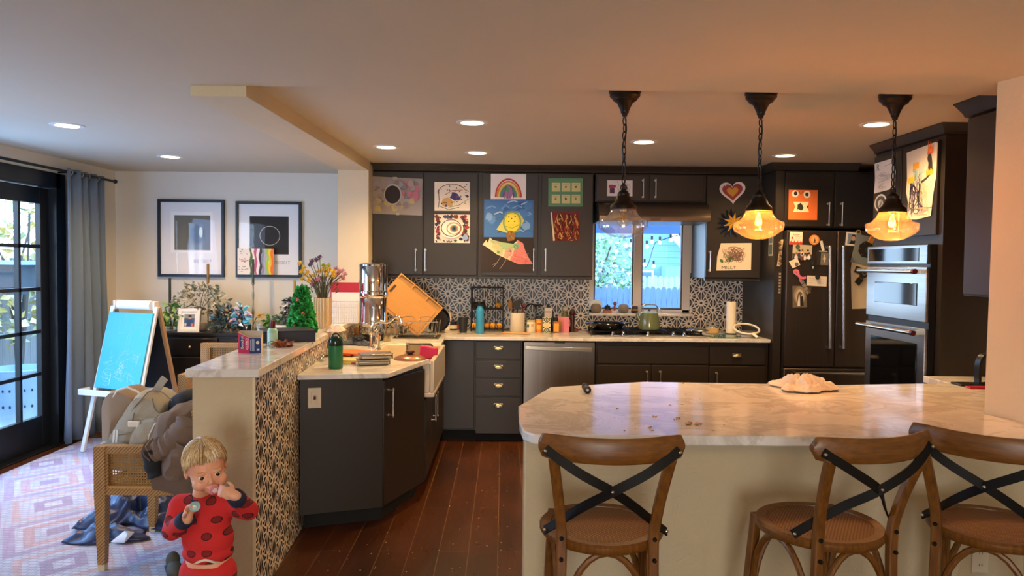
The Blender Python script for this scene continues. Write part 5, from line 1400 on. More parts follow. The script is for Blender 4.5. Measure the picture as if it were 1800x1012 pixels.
# jars in the row
p = row(933.5, 577, 6.66); t = thing('jar', 'white jar with a green label and pale lid beside the stone crock', 'jar', p)
tl(t, 'body', [(.038, 0), (.041, .004), (.041, .085), (.035, .096), (0, .096)], c_('#ded5bd', .4)); tl(t, 'lid', [(.037, .096), (.037, .112), (0, .112)], c_('#b9b08c', .4))
MB().grid(lambda u, v: Vector((.0415 * math.sin(-1.2 + u * .7), -.0415 * math.cos(-1.2 + u * .7), .045 + .03 * v)), 8, 2).part('label', c_('#3f6a48'), t)
MB().grid(lambda u, v: Vector((.0415 * math.sin(-.1 + u * .8), -.0415 * math.cos(-.1 + u * .8), .05 + .03 * v)), 8, 2).part('badge', c_('#d8a890'), t)
p = row(947.5, 577, 6.66); t = thing('spice_jar', 'yellow spice jar with a black cap right of the white jar', 'jar', p)
tl(t, 'body', [(.027, 0), (.028, .003), (.028, .118), (.025, .124), (0, .124)], c_('#d98a24', .4)); tl(t, 'cap', [(.029, .124), (.029, .150), (0, .152)], M_BLACK); tl(t, 'label', [(.0285, .028), (.0285, .10)], c_('#e0b040'))
MB().grid(lambda u, v: Vector((.029 * math.sin(-.7 + u * 1.4), -.029 * math.cos(-.7 + u * 1.4), .07 + .02 * v)), 8, 2).part('band', c_('#c2443a'), t)
p = row(948, 577, 6.80); t = thing('glass_canister', 'glass canister with a domed lid behind the spice jars', 'canister', p)
tl(t, 'body', [(.038, 0), (.042, .006), (.042, .19), (.03, .21), (.03, .23)], M_GLASS); tl(t, 'lid', [(.034, .231), (.034, .243), (.01, .25), (0, .25)], bk_); tl(t, 'contents', [(.036, .008), (.038, .13), (0, .13)], c_('#6a6a5a'))
p = row(933, 577, 6.82); t = thing('glass_canister', 'glass jar with a dark wire clasp behind the white jar', 'canister', p)
tl(t, 'body', [(.046, 0), (.050, .006), (.050, .15), (.04, .17), (.04, .2)], M_GLASS); MB().tube(arc((0, 0, .20), .05, 0, PI, 14), .008, 8).part('clasp', bk_, t)
# patterned tin with a simple lozenge print
p = row(960.5, 577, 6.65); Wt, Ht = sz(14, 6.65), sz(27, 6.65)
t = thing('patterned_tin', 'square tin with a black and cream lozenge pattern', 'tin', p)
MB().box((-Wt / 2, -Wt / 2, 0), (Wt / 2, Wt / 2, Ht)).part('tin', c_('#cfc9a4', .4), t, bevel=.002)
A = Art(Wt * .98, Ht * .98, '#d9d3b0', t=.0006)
for v in (.16, .84): A.poly([(.5, v - .2), (.95, v), (.5, v + .2), (.05, v)], '#2f4a2c').poly([(.5, v - .12), (.75, v), (.5, v + .12), (.25, v)], '#d9d3b0').ell(.5, v, .12, .06, '#1c221a')
for u in (.06, .94):
    for v in (.02, .34, .66, .98): A.ell(min(max(u, .1), .9), min(max(v, .06), .94), .1, .05, '#26301f')
A.ell(.5, .5, .33, .17, '#e0c79a')
A.as_part('print', t, Matrix.Translation((0, -Wt / 2 - .001, Ht / 2)))
p = row(963, 577, 6.79); t = thing('carton', 'tall white carton with a dark spout behind the patterned tin', 'carton', p)
MB().box((-.036, -.036, 0), (.036, .036, .22)).part('box', c_('#d8cfc4', .5), t, bevel=.003); tl(t, 'spout', [(.016, .22), (.014, .25), (0, .252)], M_BLACK)
MB().box((-.03, -.0375, .175), (.03, -.0365, .19)).part('print', c_('#a89a9a'), t)
p = row(977.5, 577, 6.63); t = thing('spice_bottle', 'small square bottle of orange spice with a black cap', 'bottle', p)
MB().box((-.026, -.02, 0), (.026, .02, .105)).part('body', c_('#9a5a20', .2), t, bevel=.006); tl(t, 'cap', [(.018, .105), (.018, .14), (0, .141)], M_BLACK)
MB().box((-.024, -.0212, .012), (.024, -.0203, .085)).part('label', c_('#e09a38'), t)
p = row(971.5, 577, 6.74); turned('vinegar_bottle', 'slim dark bottle between the tin and the spice bottle', 'bottle', p, [(.02, 0), (.022, .004), (.022, .10), (.009, .14), (.009, .175), (0, .176)], c_('#1c1a14', .15))
p = row(987, 577, 6.70); t = thing('cookbook', 'pink recipe booklet standing open beside the pepper mill', 'book', p, rz=R(-6))
Hb = sz(28, 6.65)
m = MB(); m.add([(-.045, .0, 0), (.025, -.05, 0), (.07, -.035, 0), (-.045, .0, Hb), (.025, -.05, Hb), (.07, -.035, Hb), (-.045, .003, 0), (.025, -.047, 0), (.07, -.032, 0), (-.045, .003, Hb), (.025, -.047, Hb), (.07, -.032, Hb)],
              [(0, 1, 4, 3), (1, 2, 5, 4), (6, 9, 10, 7), (7, 10, 11, 8), (3, 4, 10, 9), (4, 5, 11, 10), (0, 6, 7, 1), (1, 7, 8, 2), (0, 3, 9, 6), (2, 8, 11, 5)], False)
m.part('cover', c_('#d67f92', .6), t)
m = MB(); m.add([(-.03, -.013, .03), (.0, -.034, .03), (.0, -.034, .11), (-.03, -.013, .11)], [(0, 1, 2, 3)]); m.part('picture', c_('#c8a050'), t)
p = row(993, 577, 6.80); t = thing('oil_bottle', 'stout glass oil bottle with a pale stopper behind the pink booklet', 'bottle', p)
tl(t, 'body', [(.034, 0), (.037, .005), (.037, .14), (.022, .17), (.02, .19)], c_('#6a6a3a', .12)); tl(t, 'stopper', [(.024, .19), (.03, .205), (.024, .225), (0, .228)], c_('#b8b096'))
p = row(985, 577, 6.84); turned('salt_shaker', 'small cream shaker behind the booklet and spice bottle', 'shaker', p, [(.02, 0), (.02, .13), (.014, .16), (0, .162)], c_('#d8ccb0'))
p = row(1006, 577, 6.75); t = thing('pepper_mill', 'dark red wooden pepper mill', 'pepper mill', p)
tl(t, 'body', [(.027, 0), (.028, .01), (.021, .035), (.019, .08), (.024, .115), (.02, .14), (.019, .15)], c_('#3c1712', .3)); tl(t, 'head', [(.019, .15), (.026, .16), (.026, .19), (.02, .205), (.014, .208), (.012, .214), (0, .216)], c_('#3c1712', .3))
p = row(1012, 577, 6.72); turned('glass_dish', 'tiny pink tinted glass dish at the foot of the pepper mill', 'dish', p, [(.02, 0), (.03, .02), (.034, .028), (.03, .028), (.02, .01), (0, .008)], glass_mat('pink_glass', '#e8a8a8', .1))
# flat things in front
p = at(918, 582); t = thing('glass_cover', 'clear glass pan lid lying in front of the stone crock', 'lid', at(904, 580))
tl(t, 'dome', [(.095, 0), (.098, .003), (.09, .008), (.06, .018), (.02, .024), (0, .025)], M_GLASS); tl(t, 'rim', [(.096, 0), (.1, .002), (.098, .006), (.094, .004)], M_STEEL)
MB().tube([(-.03, 0, .022), (-.03, 0, .055), (-.018, 0, .066), (.018, 0, .066), (.03, 0, .055), (.03, 0, .022)], .005, 8).part('handle', M_STEEL, t)
p = at(915, 587.5); t = thing('wooden_paddle', 'light wooden paddle lying at the front of the back worktop', 'utensil', p, rz=R(-4))
MB().ball((.03, 0, .008), .075, .022, .008).part('blade', c_('#c8924e', .5), t); MB().tube([(-.03, 0, .008), (-.17, .02, .008)], [.007, .006], 8).part('handle', c_('#c8924e', .5), t)
p = at(961, 580); MB().cbox(p + Vector((0, 0, .006)), .155, .03, .011).solo('wood_strip', c_('#b57a3a', .5), 'thin wooden strip lying in front of the patterned tin', 'wood strip', bevel=.002)
p = at(1031, 583); t = thing('tongs', 'brown wooden tongs lying left of the hob', 'tongs', p, rz=R(-14))
MB().strip([(-.08, -.01, .012), (0, -.014, .016), (.07, -.008, .012)], (0, 0, 1), .016, .006).strip([(-.08, .01, .012), (0, .014, .014), (.07, .008, .012)], (0, 0, 1), .016, .006).cbox((-.083, 0, .012), .012, .034, .012).part('arms', c_('#7a4a26', .5), t)
# ---- hob
hx0, hx1 = xx(1041, 6.38, 590), xx(1246, 6.38, 590)
t = thing('gas_hob', 'black gas hob with five steel knobs under the window', 'hob', ((hx0 + hx1) / 2, 6.66, CZ))
hw = (hx1 - hx0) / 2
MB().box((-hw, -.235, 0), (hw, .235, .012)).part('tray', M_STEEL, t, bevel=.003)
MB().box((-hw + .015, -.16, .0125), (hw - .015, .225, .018)).part('burner_deck', mat('black_enamel', '#0b0c10', .12), t)
for k in range(3):
    g0 = -hw + .02 + k * (2 * hw - .04) / 3; g1 = g0 + (2 * hw - .04) / 3 - .006
    m = MB()
    for x in (g0 + .008, (g0 + g1) / 2, g1 - .008): m.box((x - .006, -.165, .032), (x + .006, .215, .048))
    for y in (-.16, -.07, .03, .12, .21): m.box((g0, y - .006, .034), (g1, y + .006, .047))
    for x in (g0 + .01, g1 - .01):
        for y in (-.155, .205): m.box((x - .008, y - .008, .0185), (x + .008, y + .008, .034))
    m.part('grate', M_IRON, t)
for x, y in ((-hw * .68, .1), (-hw * .68, -.08), (0, .03), (hw * .68, .1), (hw * .68, -.08)):
    tl(t, 'burner', [(.03, 0), (.036, .004), (.03, .012), (0, .013)], M_IRON, c=(x, y, .0185))
for px in (1079.5, 1098, 1142, 1187, 1206.5):
    x = xx(px, 6.385, 588) - (hx0 + hx1) / 2
    m = MB().lathe([(.017, 0), (.017, .012), (.013, .014), (.012, .034), (0, .035)], (x, -.200, .0125), 20); m.cbox((x, -.200, .043), .008, .028, .012)
    m.part('knob', M_CHROME, t)
MB().box((-.028, -.232, .0125), (-.010, -.226, .0145)).part('indicator', mat('amber_lights', '#ffd890', .4, emis=('#ffcf70', 1.5)), t)
gz = CZ + .049
q = PZ(1064, 577, gz); t = thing('skillet', 'black electric skillet on the left end of the hob', 'pan', (q.x, 6.60, gz))
tl(t, 'pan', [(.115, 0), (.13, .008), (.155, .045), (.165, .058), (.163, .062), (.152, .058), (.125, .014), (0, .012)], c_('#0c0d10', .15), 36)
tl(t, 'base', [(.06, .0), (.1, .0005), (.1, .001), (0, .001)], M_IRON)
MB().tube([(.15, -.02, .05), (.19, -.03, .06), (.21, -.03, .052)], .009, 8).tube([(-.15, .0, .05), (-.19, .0, .056), (-.185, .03, .05)], .009, 8).part('handle', c_('#0c0d10', .15), t)
q = PZ(1136, 577, gz); t = thing('kettle', 'olive green enamel kettle with a steel hoop handle', 'kettle', (q.x, 6.60, gz))
kr = sz(37.5, 6.6) / 2
tl(t, 'body', [(kr * .88, 0), (kr * .98, .008), (kr, .03), (kr * .93, .09), (kr * .83, .142), (kr * .8, .152), (0, .152)], mat('olive_enamel', '#5e6a4a', .18, coat=.6), 36)
tl(t, 'lid', [(kr * .80, .152), (kr * .76, .16), (kr * .3, .168), (0, .17)], mat('pale_enamel_lid', '#8fa89a', .15), 36); tl(t, 'lid_knob', [(.008, .168), (.014, .18), (0, .184)], M_BLACK)
MB().tube(smooth_path([(-kr * .72, 0, .148), (-kr * .74, 0, .20), (-kr * .55, 0, .222), (0, 0, .226), (kr * .55, 0, .222), (kr * .74, 0, .20), (kr * .72, 0, .148)], 5), .006, 8).part('handle', M_STEEL, t)
MB().tube([(-kr * .85, 0, .08), (-kr * 1.1, 0, .12), (-kr * 1.16, 0, .15)], [.02, .014, .012], 10).part('spout', mat('olive_enamel', '#5e6a4a', .18, coat=.6), t)
q = PZ(1215, 577, gz); t = thing('glass_cover', 'glass pot lid resting on the right end of the hob', 'lid', (q.x, 6.56, gz))
tl(t, 'dome', [(.095, 0), (.098, .004), (.085, .012), (.05, .024), (0, .03)], M_GLASS); tl(t, 'knob', [(.008, .03), (.016, .045), (0, .05)], M_BLACK); tl(t, 'rim', [(.095, 0), (.1, .002), (.097, .006)], M_STEEL)
q = PZ(1190, 577, gz); t = thing('serving_spoon', 'steel serving spoon lying across the hob grates', 'spoon', (q.x, 6.47, gz), rz=R(12))
MB().ball((.06, 0, .006), .045, .025, .006).part('bowl', M_CHROME, t); MB().strip([(.02, 0, .006), (-.08, 0, .008)], (0, 0, 1), .01, .003).part('handle', M_CHROME, t)
# ---- right of the hob
p = row(1252, 583, 6.66); t = thing('sugar_jar', 'open glass jar half full of pale sugar right of the hob', 'jar', p)
tl(t, 'glass', [(.055, 0), (.062, .006), (.064, .06), (.058, .11), (.056, .115)], M_GLASS); tl(t, 'contents', [(.052, .004), (.058, .01), (.06, .052), (.02, .06), (0, .058)], c_('#d9b276', .8))
p = at(1271, 592); t = thing('glass_cake_plate', 'wide clear glass lid lying before the paper towel', 'lid', p)
tl(t, 'plate', [(.13, 0), (.15, .006), (.148, .009), (.12, .006), (.04, .02), (0, .022)], glass_mat('aqua_glass', '#d2ebe4', .12), 40)
tl(t, 'knob', [(.014, .022), (.01, .032), (.022, .046), (.018, .058), (0, .06)], M_GLASS)
p = row(1284.5, 587, 6.62); t = thing('paper_towel', 'white paper towel roll on a black upright holder', 'paper towel', p)
rr = sz(17, 6.62) / 2; hr = sz(59, 6.62)
tl(t, 'roll', [(rr * .3, .012), (rr, .012), (rr, hr), (rr * .3, hr)], c_('#f0e4cc', .9)); tl(t, 'holder', [(rr * 1.2, 0), (rr * 1.2, .008), (.006, .011), (.006, hr + .012), (.012, hr + .02), (0, hr + .03)], M_BLACK)
p = PY(1312, 588, 6.52); t = thing('sieve', 'white-rimmed round sieve standing beside the fridge panel', 'sieve', (p.x, 6.52, CZ))
rs = sz(43, 6.55) / 2
MB().tube([(rs * math.cos(a), rs * .9 * math.sin(a), .072 + .036 * math.sin(a)) for a in [2 * PI * i / 40 for i in range(40)]], .009, 8, closed=True).part('rim', c_('#e6dcc8', .4), t)
MB().lathe([(rs * .9, .05), (rs * .75, .035), (rs * .45, .018), (0, .012)], n=32).part('mesh_bowl', glass_mat('fine_mesh', '#b8aea0', .1, .4), t)
MB().strip([(.02, -rs * .88, .042), (.05, -rs * 1.25, .012)], (0, -1, .6), .022, .006).part('handle', c_('#e6dcc8', .4), t)
tl(t, 'foot', [(rs * .4, 0), (rs * .42, .003), (rs * .42, .016), (rs * .38, .016)], c_('#e6dcc8', .4))
# ---- window sill
SZ_ = WZ0 - .0005; SY = YB - .075
def sill(px): q = PY(px, 556, SY); return Vector((q.x, SY, SZ_))
p = sill(1048) + Vector((0, .04, 0)); t = thing('dotted_plate', 'white plate with dark speckles propped on the sill', 'plate', p, tilt=(R(-80), 0))
MB().lathe([(0, .0), (.03, .0), (.062, .010), (.062, .013), (.03, .004), (0, .004)], (0, -.062, .0), 32).part('plate', c_('#dfe6e4', .3), t)
m = MB(); q = random.Random(3)
for k in range(9): m.lathe([(.004, 0), (0, .001)], (q.uniform(-.03, .03), -.062 + q.uniform(-.03, .03), .0045), 6)
m.part('speckles', c_('#1a2a22'), t)
for px, lb, col in ((1047, 'brown ball-shaped speaker at the left end of the sill', '#8a7864'), (1095, 'grey ball-shaped speaker left of the kettle on the sill', '#8d857a')):
    q = sill(px) + Vector((0, -.02, 0)); t = thing('round_speaker', lb, 'speaker', q)
    tl(t, 'body', [(.03, 0), (.042, .008), (.05, .03), (.05, .055), (.042, .076), (.026, .086), (0, .088)], mat('knit_' + col[1:], col, .9, bump=(400, .5, .002)), 28); tl(t, 'foot', [(.026, -.0), (.028, .001), (0, .001)], M_BLACK)
q = sill(1067) + Vector((0, -.02, 0)); t = thing('sill_succulent', 'small dark succulent in a terracotta tray on the sill', 'plant', q)
MB().box((-.038, -.02, 0), (.038, .02, .024)).part('tray', c_('#b5714a', .7), t, bevel=.003)
m = MB()
for k in range(26):
    a = k * 2.4; rr_ = .006 + .03 * (k / 26)
    m.leaf((rr_ * .3 * math.cos(a), rr_ * .3 * math.sin(a), .024 + .03 * (1 - k / 26)), (math.cos(a), math.sin(a), .9 - k / 26), .016, .034)
m.tube([(0, 0, .02), (0, 0, .07)], .005, 6); m.ball((0, 0, .072), .011, n=8, m=6)
m.part('leaves', c_('#26301f', .5), t)
q = sill(1079.5) + Vector((0, -.02, 0)); t = thing('red_figurine', 'little red figurine on a pale stand on the sill', 'figurine', q)
MB().box((-.018, -.015, 0), (.018, .015, .022)).part('stand', c_('#e0ceb8', .5), t, bevel=.002)
MB().cone((0, 0, .03), (.003, 0, .066), .013, .009).tube([(-.022, 0, .058), (.002, 0, .062), (.022, 0, .07)], .004, 6).ball((.004, 0, .092), .019, .016, .021).solo if False else None
MB().cyl((0, 0, .022), (0, 0, .03), .004).cone((0, 0, .032), (.002, 0, .064), .012, .008).tube([(-.02, 0, .056), (.002, 0, .062), (.02, 0, .07)], .004, 6).part('figure', c_('#9a3038', .5), t)
MB().ball((.003, 0, .09), .018, .015, .02).part('head', c_('#8a4a44', .5), t)
q = sill(1115) + Vector((0, -.01, 0)); t = thing('brown_mug', 'dark brown patterned pot behind the kettle spout', 'pot', q)
tl(t, 'pot', [(.028, 0), (.034, .01), (.034, .06), (.028, .068), (.025, .068), (.028, .055), (0, .05)], c_('#3a2018', .4)); tl(t, 'band', [(.0345, .025), (.0345, .04)], c_('#a87a4a'))
MB().strip([(-.02, 0, .07), (.01, 0, .085), (.035, 0, .075)], (0, -1, 0), .02, .004).part('cloth', c_('#d8d0c4'), t)
q = sill(1131) + Vector((0, .02, 0)); t = thing('red_flower', 'small red blossom seen through the kettle handle', 'flower', q)
MB().tube([(0, 0, 0), (0, 0, .075)], .003, 6).part('stem', c_('#5a6a3a'), t)
m = MB()
for k in range(12): m.leaf((0, 0, .078), (math.cos(k * 2.4), math.sin(k * 2.4) * .5, .3 * math.sin(k)), .018, .026)
m.part('petals', c_('#b0484e', .6), t)
# ================================================================ sink run
p = at(590, 647); Yg = p.y; t = thing('green_flask', 'dark green bottle with a clear-topped lid at the end of the sink run', 'bottle', p)
rg = sz(25, Yg) / 2
tl(t, 'body', [(rg * .9, 0), (rg, .006), (rg, .135), (0, .135)], c_('#0f6a42', .4)); tl(t, 'lid', [(rg, .135), (rg * 1.03, .14), (rg * 1.03, .165), (rg * .85, .185), (rg * .6, .192), (0, .192)], c_('#0c2a20', .12))
MB().tube(arc((0, 0, .188), .02, 0, PI, 10), .005, 8).part('loop', c_('#20302a', .3), t); MB().strip([(-rg * 1.03, 0, .16), (-rg * 1.08, 0, .12)], (-1, 0, 0), .016, .006).part('latch', M_BLACK, t)
def lunch(label, pc, z, rz, col):
    t = thing('lunch_box', label, 'lunch box', (pc.x, pc.y, z), rz, 'stacked steel lunch boxes'); w, d, h = .19, .135, .034
    MB().frustum_box((0, 0), w * .93, d * .9, w, d, 0, h - .008).part('tray', M_STEEL, t, bevel=.006)
    MB().box((-w / 2 - .003, -d / 2 - .003, h - .0075), (w / 2 + .003, d / 2 + .003, h)).part('lid', M_STEEL, t, bevel=.003)
    for y in (-.035, .035): MB().box((w / 2 + .003, y - .016, .006), (w / 2 + .008, y + .016, h + .001)).part('clasp', c_(col, .4), t, bevel=.001)
    return h
pc = at(655, 640)
h1 = lunch('lower steel lunch box of the stack, pale green clasps', Vector((pc.x, pc.y, 0)), CZ, R(16), '#7fa08a')
lunch('upper steel lunch box of the stack, lying blue-reflecting on top', Vector((pc.x + .012, pc.y + .01, 0)), CZ + h1 + .001, R(20), '#3a4048')
p = at(721, 631); t = thing('pot_lid', 'copper-brown pot lid with a dark knob by the sink', 'lid', p)
rl = sz(57, p.y) / 2
tl(t, 'dome', [(rl, 0), (rl * 1.01, .004), (rl * .9, .014), (rl * .6, .026), (rl * .25, .032), (0, .033)], mat('copper_brown', '#8a5238', .32, .3, coat=.3), 40)
tl(t, 'knob', [(.02, .032), (.016, .038), (.03, .046), (.03, .054), (.02, .058), (0, .058)], c_('#4a2018', .3))
p = at(640, 618, CZ); t = thing('cutting_mat', 'bright orange cutting board lying behind the lunch boxes', 'cutting board', (p.x, 4.98, CZ), rz=R(3))
p0, p1 = at(603, 620), at(694, 619)
MB().add([(-.18, -.10, .028), (.17, -.10, .012), (.18, .10, .012), (-.17, .10, .030), (-.18, -.10, .034), (.17, -.10, .018), (.18, .10, .018), (-.17, .10, .036)], [(0, 3, 2, 1), (4, 5, 6, 7), (0, 1, 5, 4), (1, 2, 6, 5), (2, 3, 7, 6), (3, 0, 4, 7)]).part('board', c_('#f0701c', .45), t)
MB().cbox((.165, .0, .006), .03, .05, .012).part('grip', M_BLACK, t)
MB().cbox((-.1, 0, .012), .12, .16, .022).part('foot', c_('#f0701c', .45), t)
p = at(632, 629); MB().cbox(Vector((p.x, 4.72, CZ + .007)), .20, .15, .013, Euler((0, 0, R(5)))).solo('cutting_board', c_('#d8c27a', .5), 'pale yellow cutting board between the flask and the lunch boxes', 'cutting board', bevel=.003)
p = at(612, 640); t = thing('paring_knife', 'small knife with a red and yellow handle beside the green flask', 'knife', (p.x, p.y, CZ), rz=R(4))
MB().strip([(-.06, 0, .006), (.02, 0, .006)], (0, 0, 1), .016, .010).part('handle', c_('#d8c050', .4), t); MB().strip([(.02, 0, .006), (.045, 0, .006)], (0, 0, 1), .016, .011).part('ferrule', c_('#a82820', .4), t); MB().strip([(-.16, 0, .005), (-.06, 0, .006)], (0, 0, 1), .018, .003).part('blade', M_STEEL, t)
p = at(566, 634); t = thing('ladle', 'dark handled steel ladle lying left of the green flask', 'ladle', p, rz=R(38))
MB().ball((0, 0, .02), .022, .022, .02).part('bowl', M_CHROME, t); MB().strip([(.02, 0, .03), (.10, 0, .034), (.2, 0, .012)], (0, 0, 1), .02, .006).part('handle', c_('#1c1c1a', .4), t)
# faucet
fp = PZ(657, 609, CZ); t = thing('bridge_faucet', 'polished bridge faucet with a curved spout behind the sink', 'faucet', (fp.x, fp.y, CZ))
for dy in (-.1, .1):
    tl(t, 'column', [(.026, 0), (.026, .012), (.015, .02), (.013, .1), (.019, .108), (.019, .12), (.012, .126), (.012, .15), (0, .152)], M_CHROME, c=(0, dy, 0))
    MB().tube([(-.03, dy, .158), (.03, dy, .158)], .006, 8).ball((0, dy, .155), .013).part('handle', M_CHROME, t)
MB().tube([(0, -.1, .09), (0, .1, .09)], .010, 10).part('bridge', M_CHROME, t)
MB().tube(smooth_path([(0, 0, .09), (0, 0, .165), (.03, 0, .188), (.10, 0, .183), (.135, 0, .205), (.165, 0, .226), (.195, 0, .214), (.205, 0, .18)], 6), .0115, 12).lathe([(.012, .12), (.018, .125), (.018, .14), (.012, .145)], n=16).part('spout', M_CHROME, t)
MB().cyl((0, 0, .2), (0, 0, .29), .008, .005).ball((0, 0, .295), .012).part('finial', M_CHROME, t)
p = PZ(668, 612, CZ); t = thing('spray_hose', 'polished side sprayer standing beside the faucet', 'sprayer', (p.x + .005, p.y - .1, CZ))
tl(t, 'body', [(.02, 0), (.02, .01), (.012, .016), (.012, .07), (.018, .085), (.018, .12), (.01, .13), (0, .13)], M_CHROME); MB().strip([(-.015, 0, .115), (.03, 0, .125)], (0, 0, 1), .012, .008).part('lever', M_CHROME, t)
# water filter
p = PZ(657, 599, CZ); wf = thing('water_filter', 'tall two-tier polished steel water filter in the corner', 'water filter', (p.x - .02, p.y + .08, CZ))
rw = sz(50, p.y) / 2
tl(wf, 'lower_chamber', [(rw * .9, .05), (rw, .055), (rw, .34), (rw * .97, .345), (0, .345)], M_CHROME, 40); tl(wf, 'collar', [(rw, .345), (rw * 1.06, .352), (rw * 1.08, .37), (rw * 1.05, .395), (rw, .40)], M_CHROME, 40)
tl(wf, 'upper_chamber', [(rw * .97, .40), (rw, .402), (rw, .60), (rw * .98, .606), (0, .606)], M_CHROME, 40); tl(wf, 'lid', [(rw * 1.01, .60), (rw * 1.02, .612), (rw * .9, .622), (0, .63)], M_CHROME, 40); tl(wf, 'knob', [(.012, .63), (.018, .645), (0, .652)], M_BLACK)
tl(wf, 'stand', [(rw * .95, 0), (rw * .97, .006), (rw * .8, .012), (rw * .8, .046), (rw * .92, .05), (0, .05)], M_BLACK, 40)
MB().cyl((0, -rw, .09), (0, -rw - .045, .09), .011).cyl((0, -rw - .038, .09), (0, -rw - .038, .055), .008).cbox((0, -rw - .035, .112), .02, .012, .03).part('tap', M_NICKEL, wf)
# dish rack and board
p = PZ(736, 590, CZ); dr = thing('dish_rack', 'steel wire dish rack beside the sink', 'dish rack', (p.x, 6.28, CZ + .008))
wR, dR, hR = sz(76, 6.25) / 2, .15, .13
m = MB()
for z, k in ((hR, 1.0), (.02, .92)):
    m.tube([(-wR * k, -dR * k, z), (wR * k, -dR * k, z), (wR * k, dR * k, z), (-wR * k, dR * k, z)], .0035, 6, closed=True)
m.part('rim', M_CHROME, dr)
m = MB()
for k in range(11):
    x = -1 + 2 * k / 10
    m.tube([(x * wR, -dR, hR), (x * wR * .92, -dR * .92, .02), (x * wR * .92, dR * .92, .02), (x * wR, dR, hR)], .002, 5)
for s in (-1, 1):
    for k in range(5):
        y = -1 + 2 * k / 4; m.tube([(s * wR, y * dR, hR), (s * wR * .92, y * dR * .92, .02)], .002, 5)
    m.tube(arc((s * wR * .05, 0, 0), .01, 0, .1, 1), .001, 4)
for x in (-.06, .09): m.tube(smooth_path([(x - .055, -dR, hR), (x - .05, -dR, hR + .035), (x, -dR, hR + .045), (x + .05, -dR, hR + .035), (x + .055, -dR, hR)], 4), .0025, 5)
for s in (-1, 1):
    for y in (-1, 1): m.tube([(s * wR * .85, y * dR * .85, .02), (s * wR * .85, y * dR * .85, 0)], .004, 6)
m.part('wires', M_CHROME, dr)
m = MB()
pm_ = PZ(735, 591, CZ)
for k in range(26): m.cbox((pm_.x - .185 + k * .0148, 6.27, CZ + .0045), .008, .30, .006)
m.box((pm_.x - .19, 6.11, CZ), (pm_.x + .19, 6.43, CZ + .0025))
m.solo('drying_mat', c_('#4a4640', .6), 'dark ribbed drying mat under the dish rack', 'mat')
# bamboo board, a tilted rectangle leaning in the rack
c4 = [PY(706, 480, 6.36), PY(779.5, 541, 6.30), PY(734, 592, 6.22)]
ax_u = (c4[1] - c4[0]); ax_v = (c4[2] - c4[1]); Lu, Lv = ax_u.length, ax_v.length
u_ = -ax_u.normalized(); v_ = (ax_v - u_ * ax_v.dot(u_)).normalized(); n_ = u_.cross(v_).normalized()
cb_ = (c4[0] + c4[2]) / 2
M = Matrix((u_, v_, n_)).transposed().to_4x4(); M.translation = cb_
bd = bpy.data.objects.new('bamboo_board', None); COL.objects.link(bd); bd.matrix_world = M; WM[bd] = M.copy()
bd.location = M.to_translation(); bd.rotation_euler = M.to_euler()
tag(bd, 'large bamboo board with three compartments leaning in the dish rack', 'cutting board')
a, b = Lu / 2, Lv / 2
m = MB(); g = .052
m.box((-a, -b + g, -.008), (a, b, .008)); m.box((-a, -b, -.008), (a, -b + .010, .008))
for x in (-a, -a / 3 - .006, a / 3 - .006, a - .012): m.box((x, -b + .010, -.006), (x + .012, -b + g, .008))
m.part('board', M_BAMBOO, bd)
MB().box((-a + .001, -b + .010, -.0078), (a - .001, -b + g, -.005)).part('compartments', c_('#9a7038', .55), bd)  # floors in darker bamboo, recess shade put into the colour
m = MB(); e = .022
m.tube([(a - e - .02, b - e, .0078), (-a + e, b - e, .0078), (-a + e, -b + g + .02, .0078)], .0035, 6); m.part('juice_groove', c_('#8a5a24', .6), bd)
m = MB(); m.cbox((a - .035, -.015, .0085), .022, .075, .002); m.part('grip_slot', c_('#3a2a1a', .7), bd, bevel=.0008)
p = PY(776, 548, 6.42); t = thing('frying_pan', 'dark round pan standing behind the bamboo board', 'pan', (p.x - .05, 6.60, CZ + .005), tilt=(R(78), 0))
MB().lathe([(0, 0), (.09, .0), (.11, .03), (.113, .03), (.093, -.003), (0, -.003)], (0, .115, 0), 32).part('pan', c_('#15110f', .25), t)
p = PZ(709, 590, CZ); t = thing('tea_strainer', 'small steel strainer basket at the left of the dish rack', 'strainer', (p.x + .03, 6.22, CZ + .045), tilt=(R(20), R(-25)))
tl(t, 'basket', [(.0, 0), (.03, .004), (.045, .02), (.05, .04), (.053, .042)], M_STEEL, flute=.04, nf=16, n=48); MB().tube([(.05, 0, .042), (.11, 0, .05)], .004, 6).part('handle', M_STEEL, t)
p = row(785, 577, 6.72); t = thing('white_board', 'white plastic board leaning on the tiles right of the dish rack', 'cutting board', (xx(781, 6.9, 560), 6.93, CZ), tilt=(R(-6), 0))
MB().box((-.09, 0, 0), (.065, .012, .17)).part('board', c_('#e4d6c2', .4), t, bevel=.004)
p = at(776, 577); t = thing('glass_food_box', 'low clear food box with clasps beside the dish rack', 'food container', (p.x, 6.70, CZ))
MB().frustum_box((0, 0), .12, .10, .14, .12, 0, .05).part('box', glass_mat('frosted_plastic', '#cfc2ae', .15, .3), t); MB().box((-.074, -.064, .0505), (.074, .064, .06)).part('lid', c_('#a89c8a', .3), t, bevel=.003); MB().box((.02, -.069, .03), (.05, -.0645, .06)).part('clasp', M_BLACK, t)
p = PZ(698, 588, CZ); t = thing('white_bowl', 'white bowl stacked on a box behind the faucet', 'bowl', (p.x, 6.5, CZ))
MB().box((-.06, -.045, 0), (.06, .045, .05)).part('box', c_('#d8b48a', .5), t, bevel=.006); tl(t, 'bowl', [(.03, .0505), (.06, .075), (.068, .09), (.062, .09), (.03, .062), (0, .06)], c_('#e8e0d2', .3))
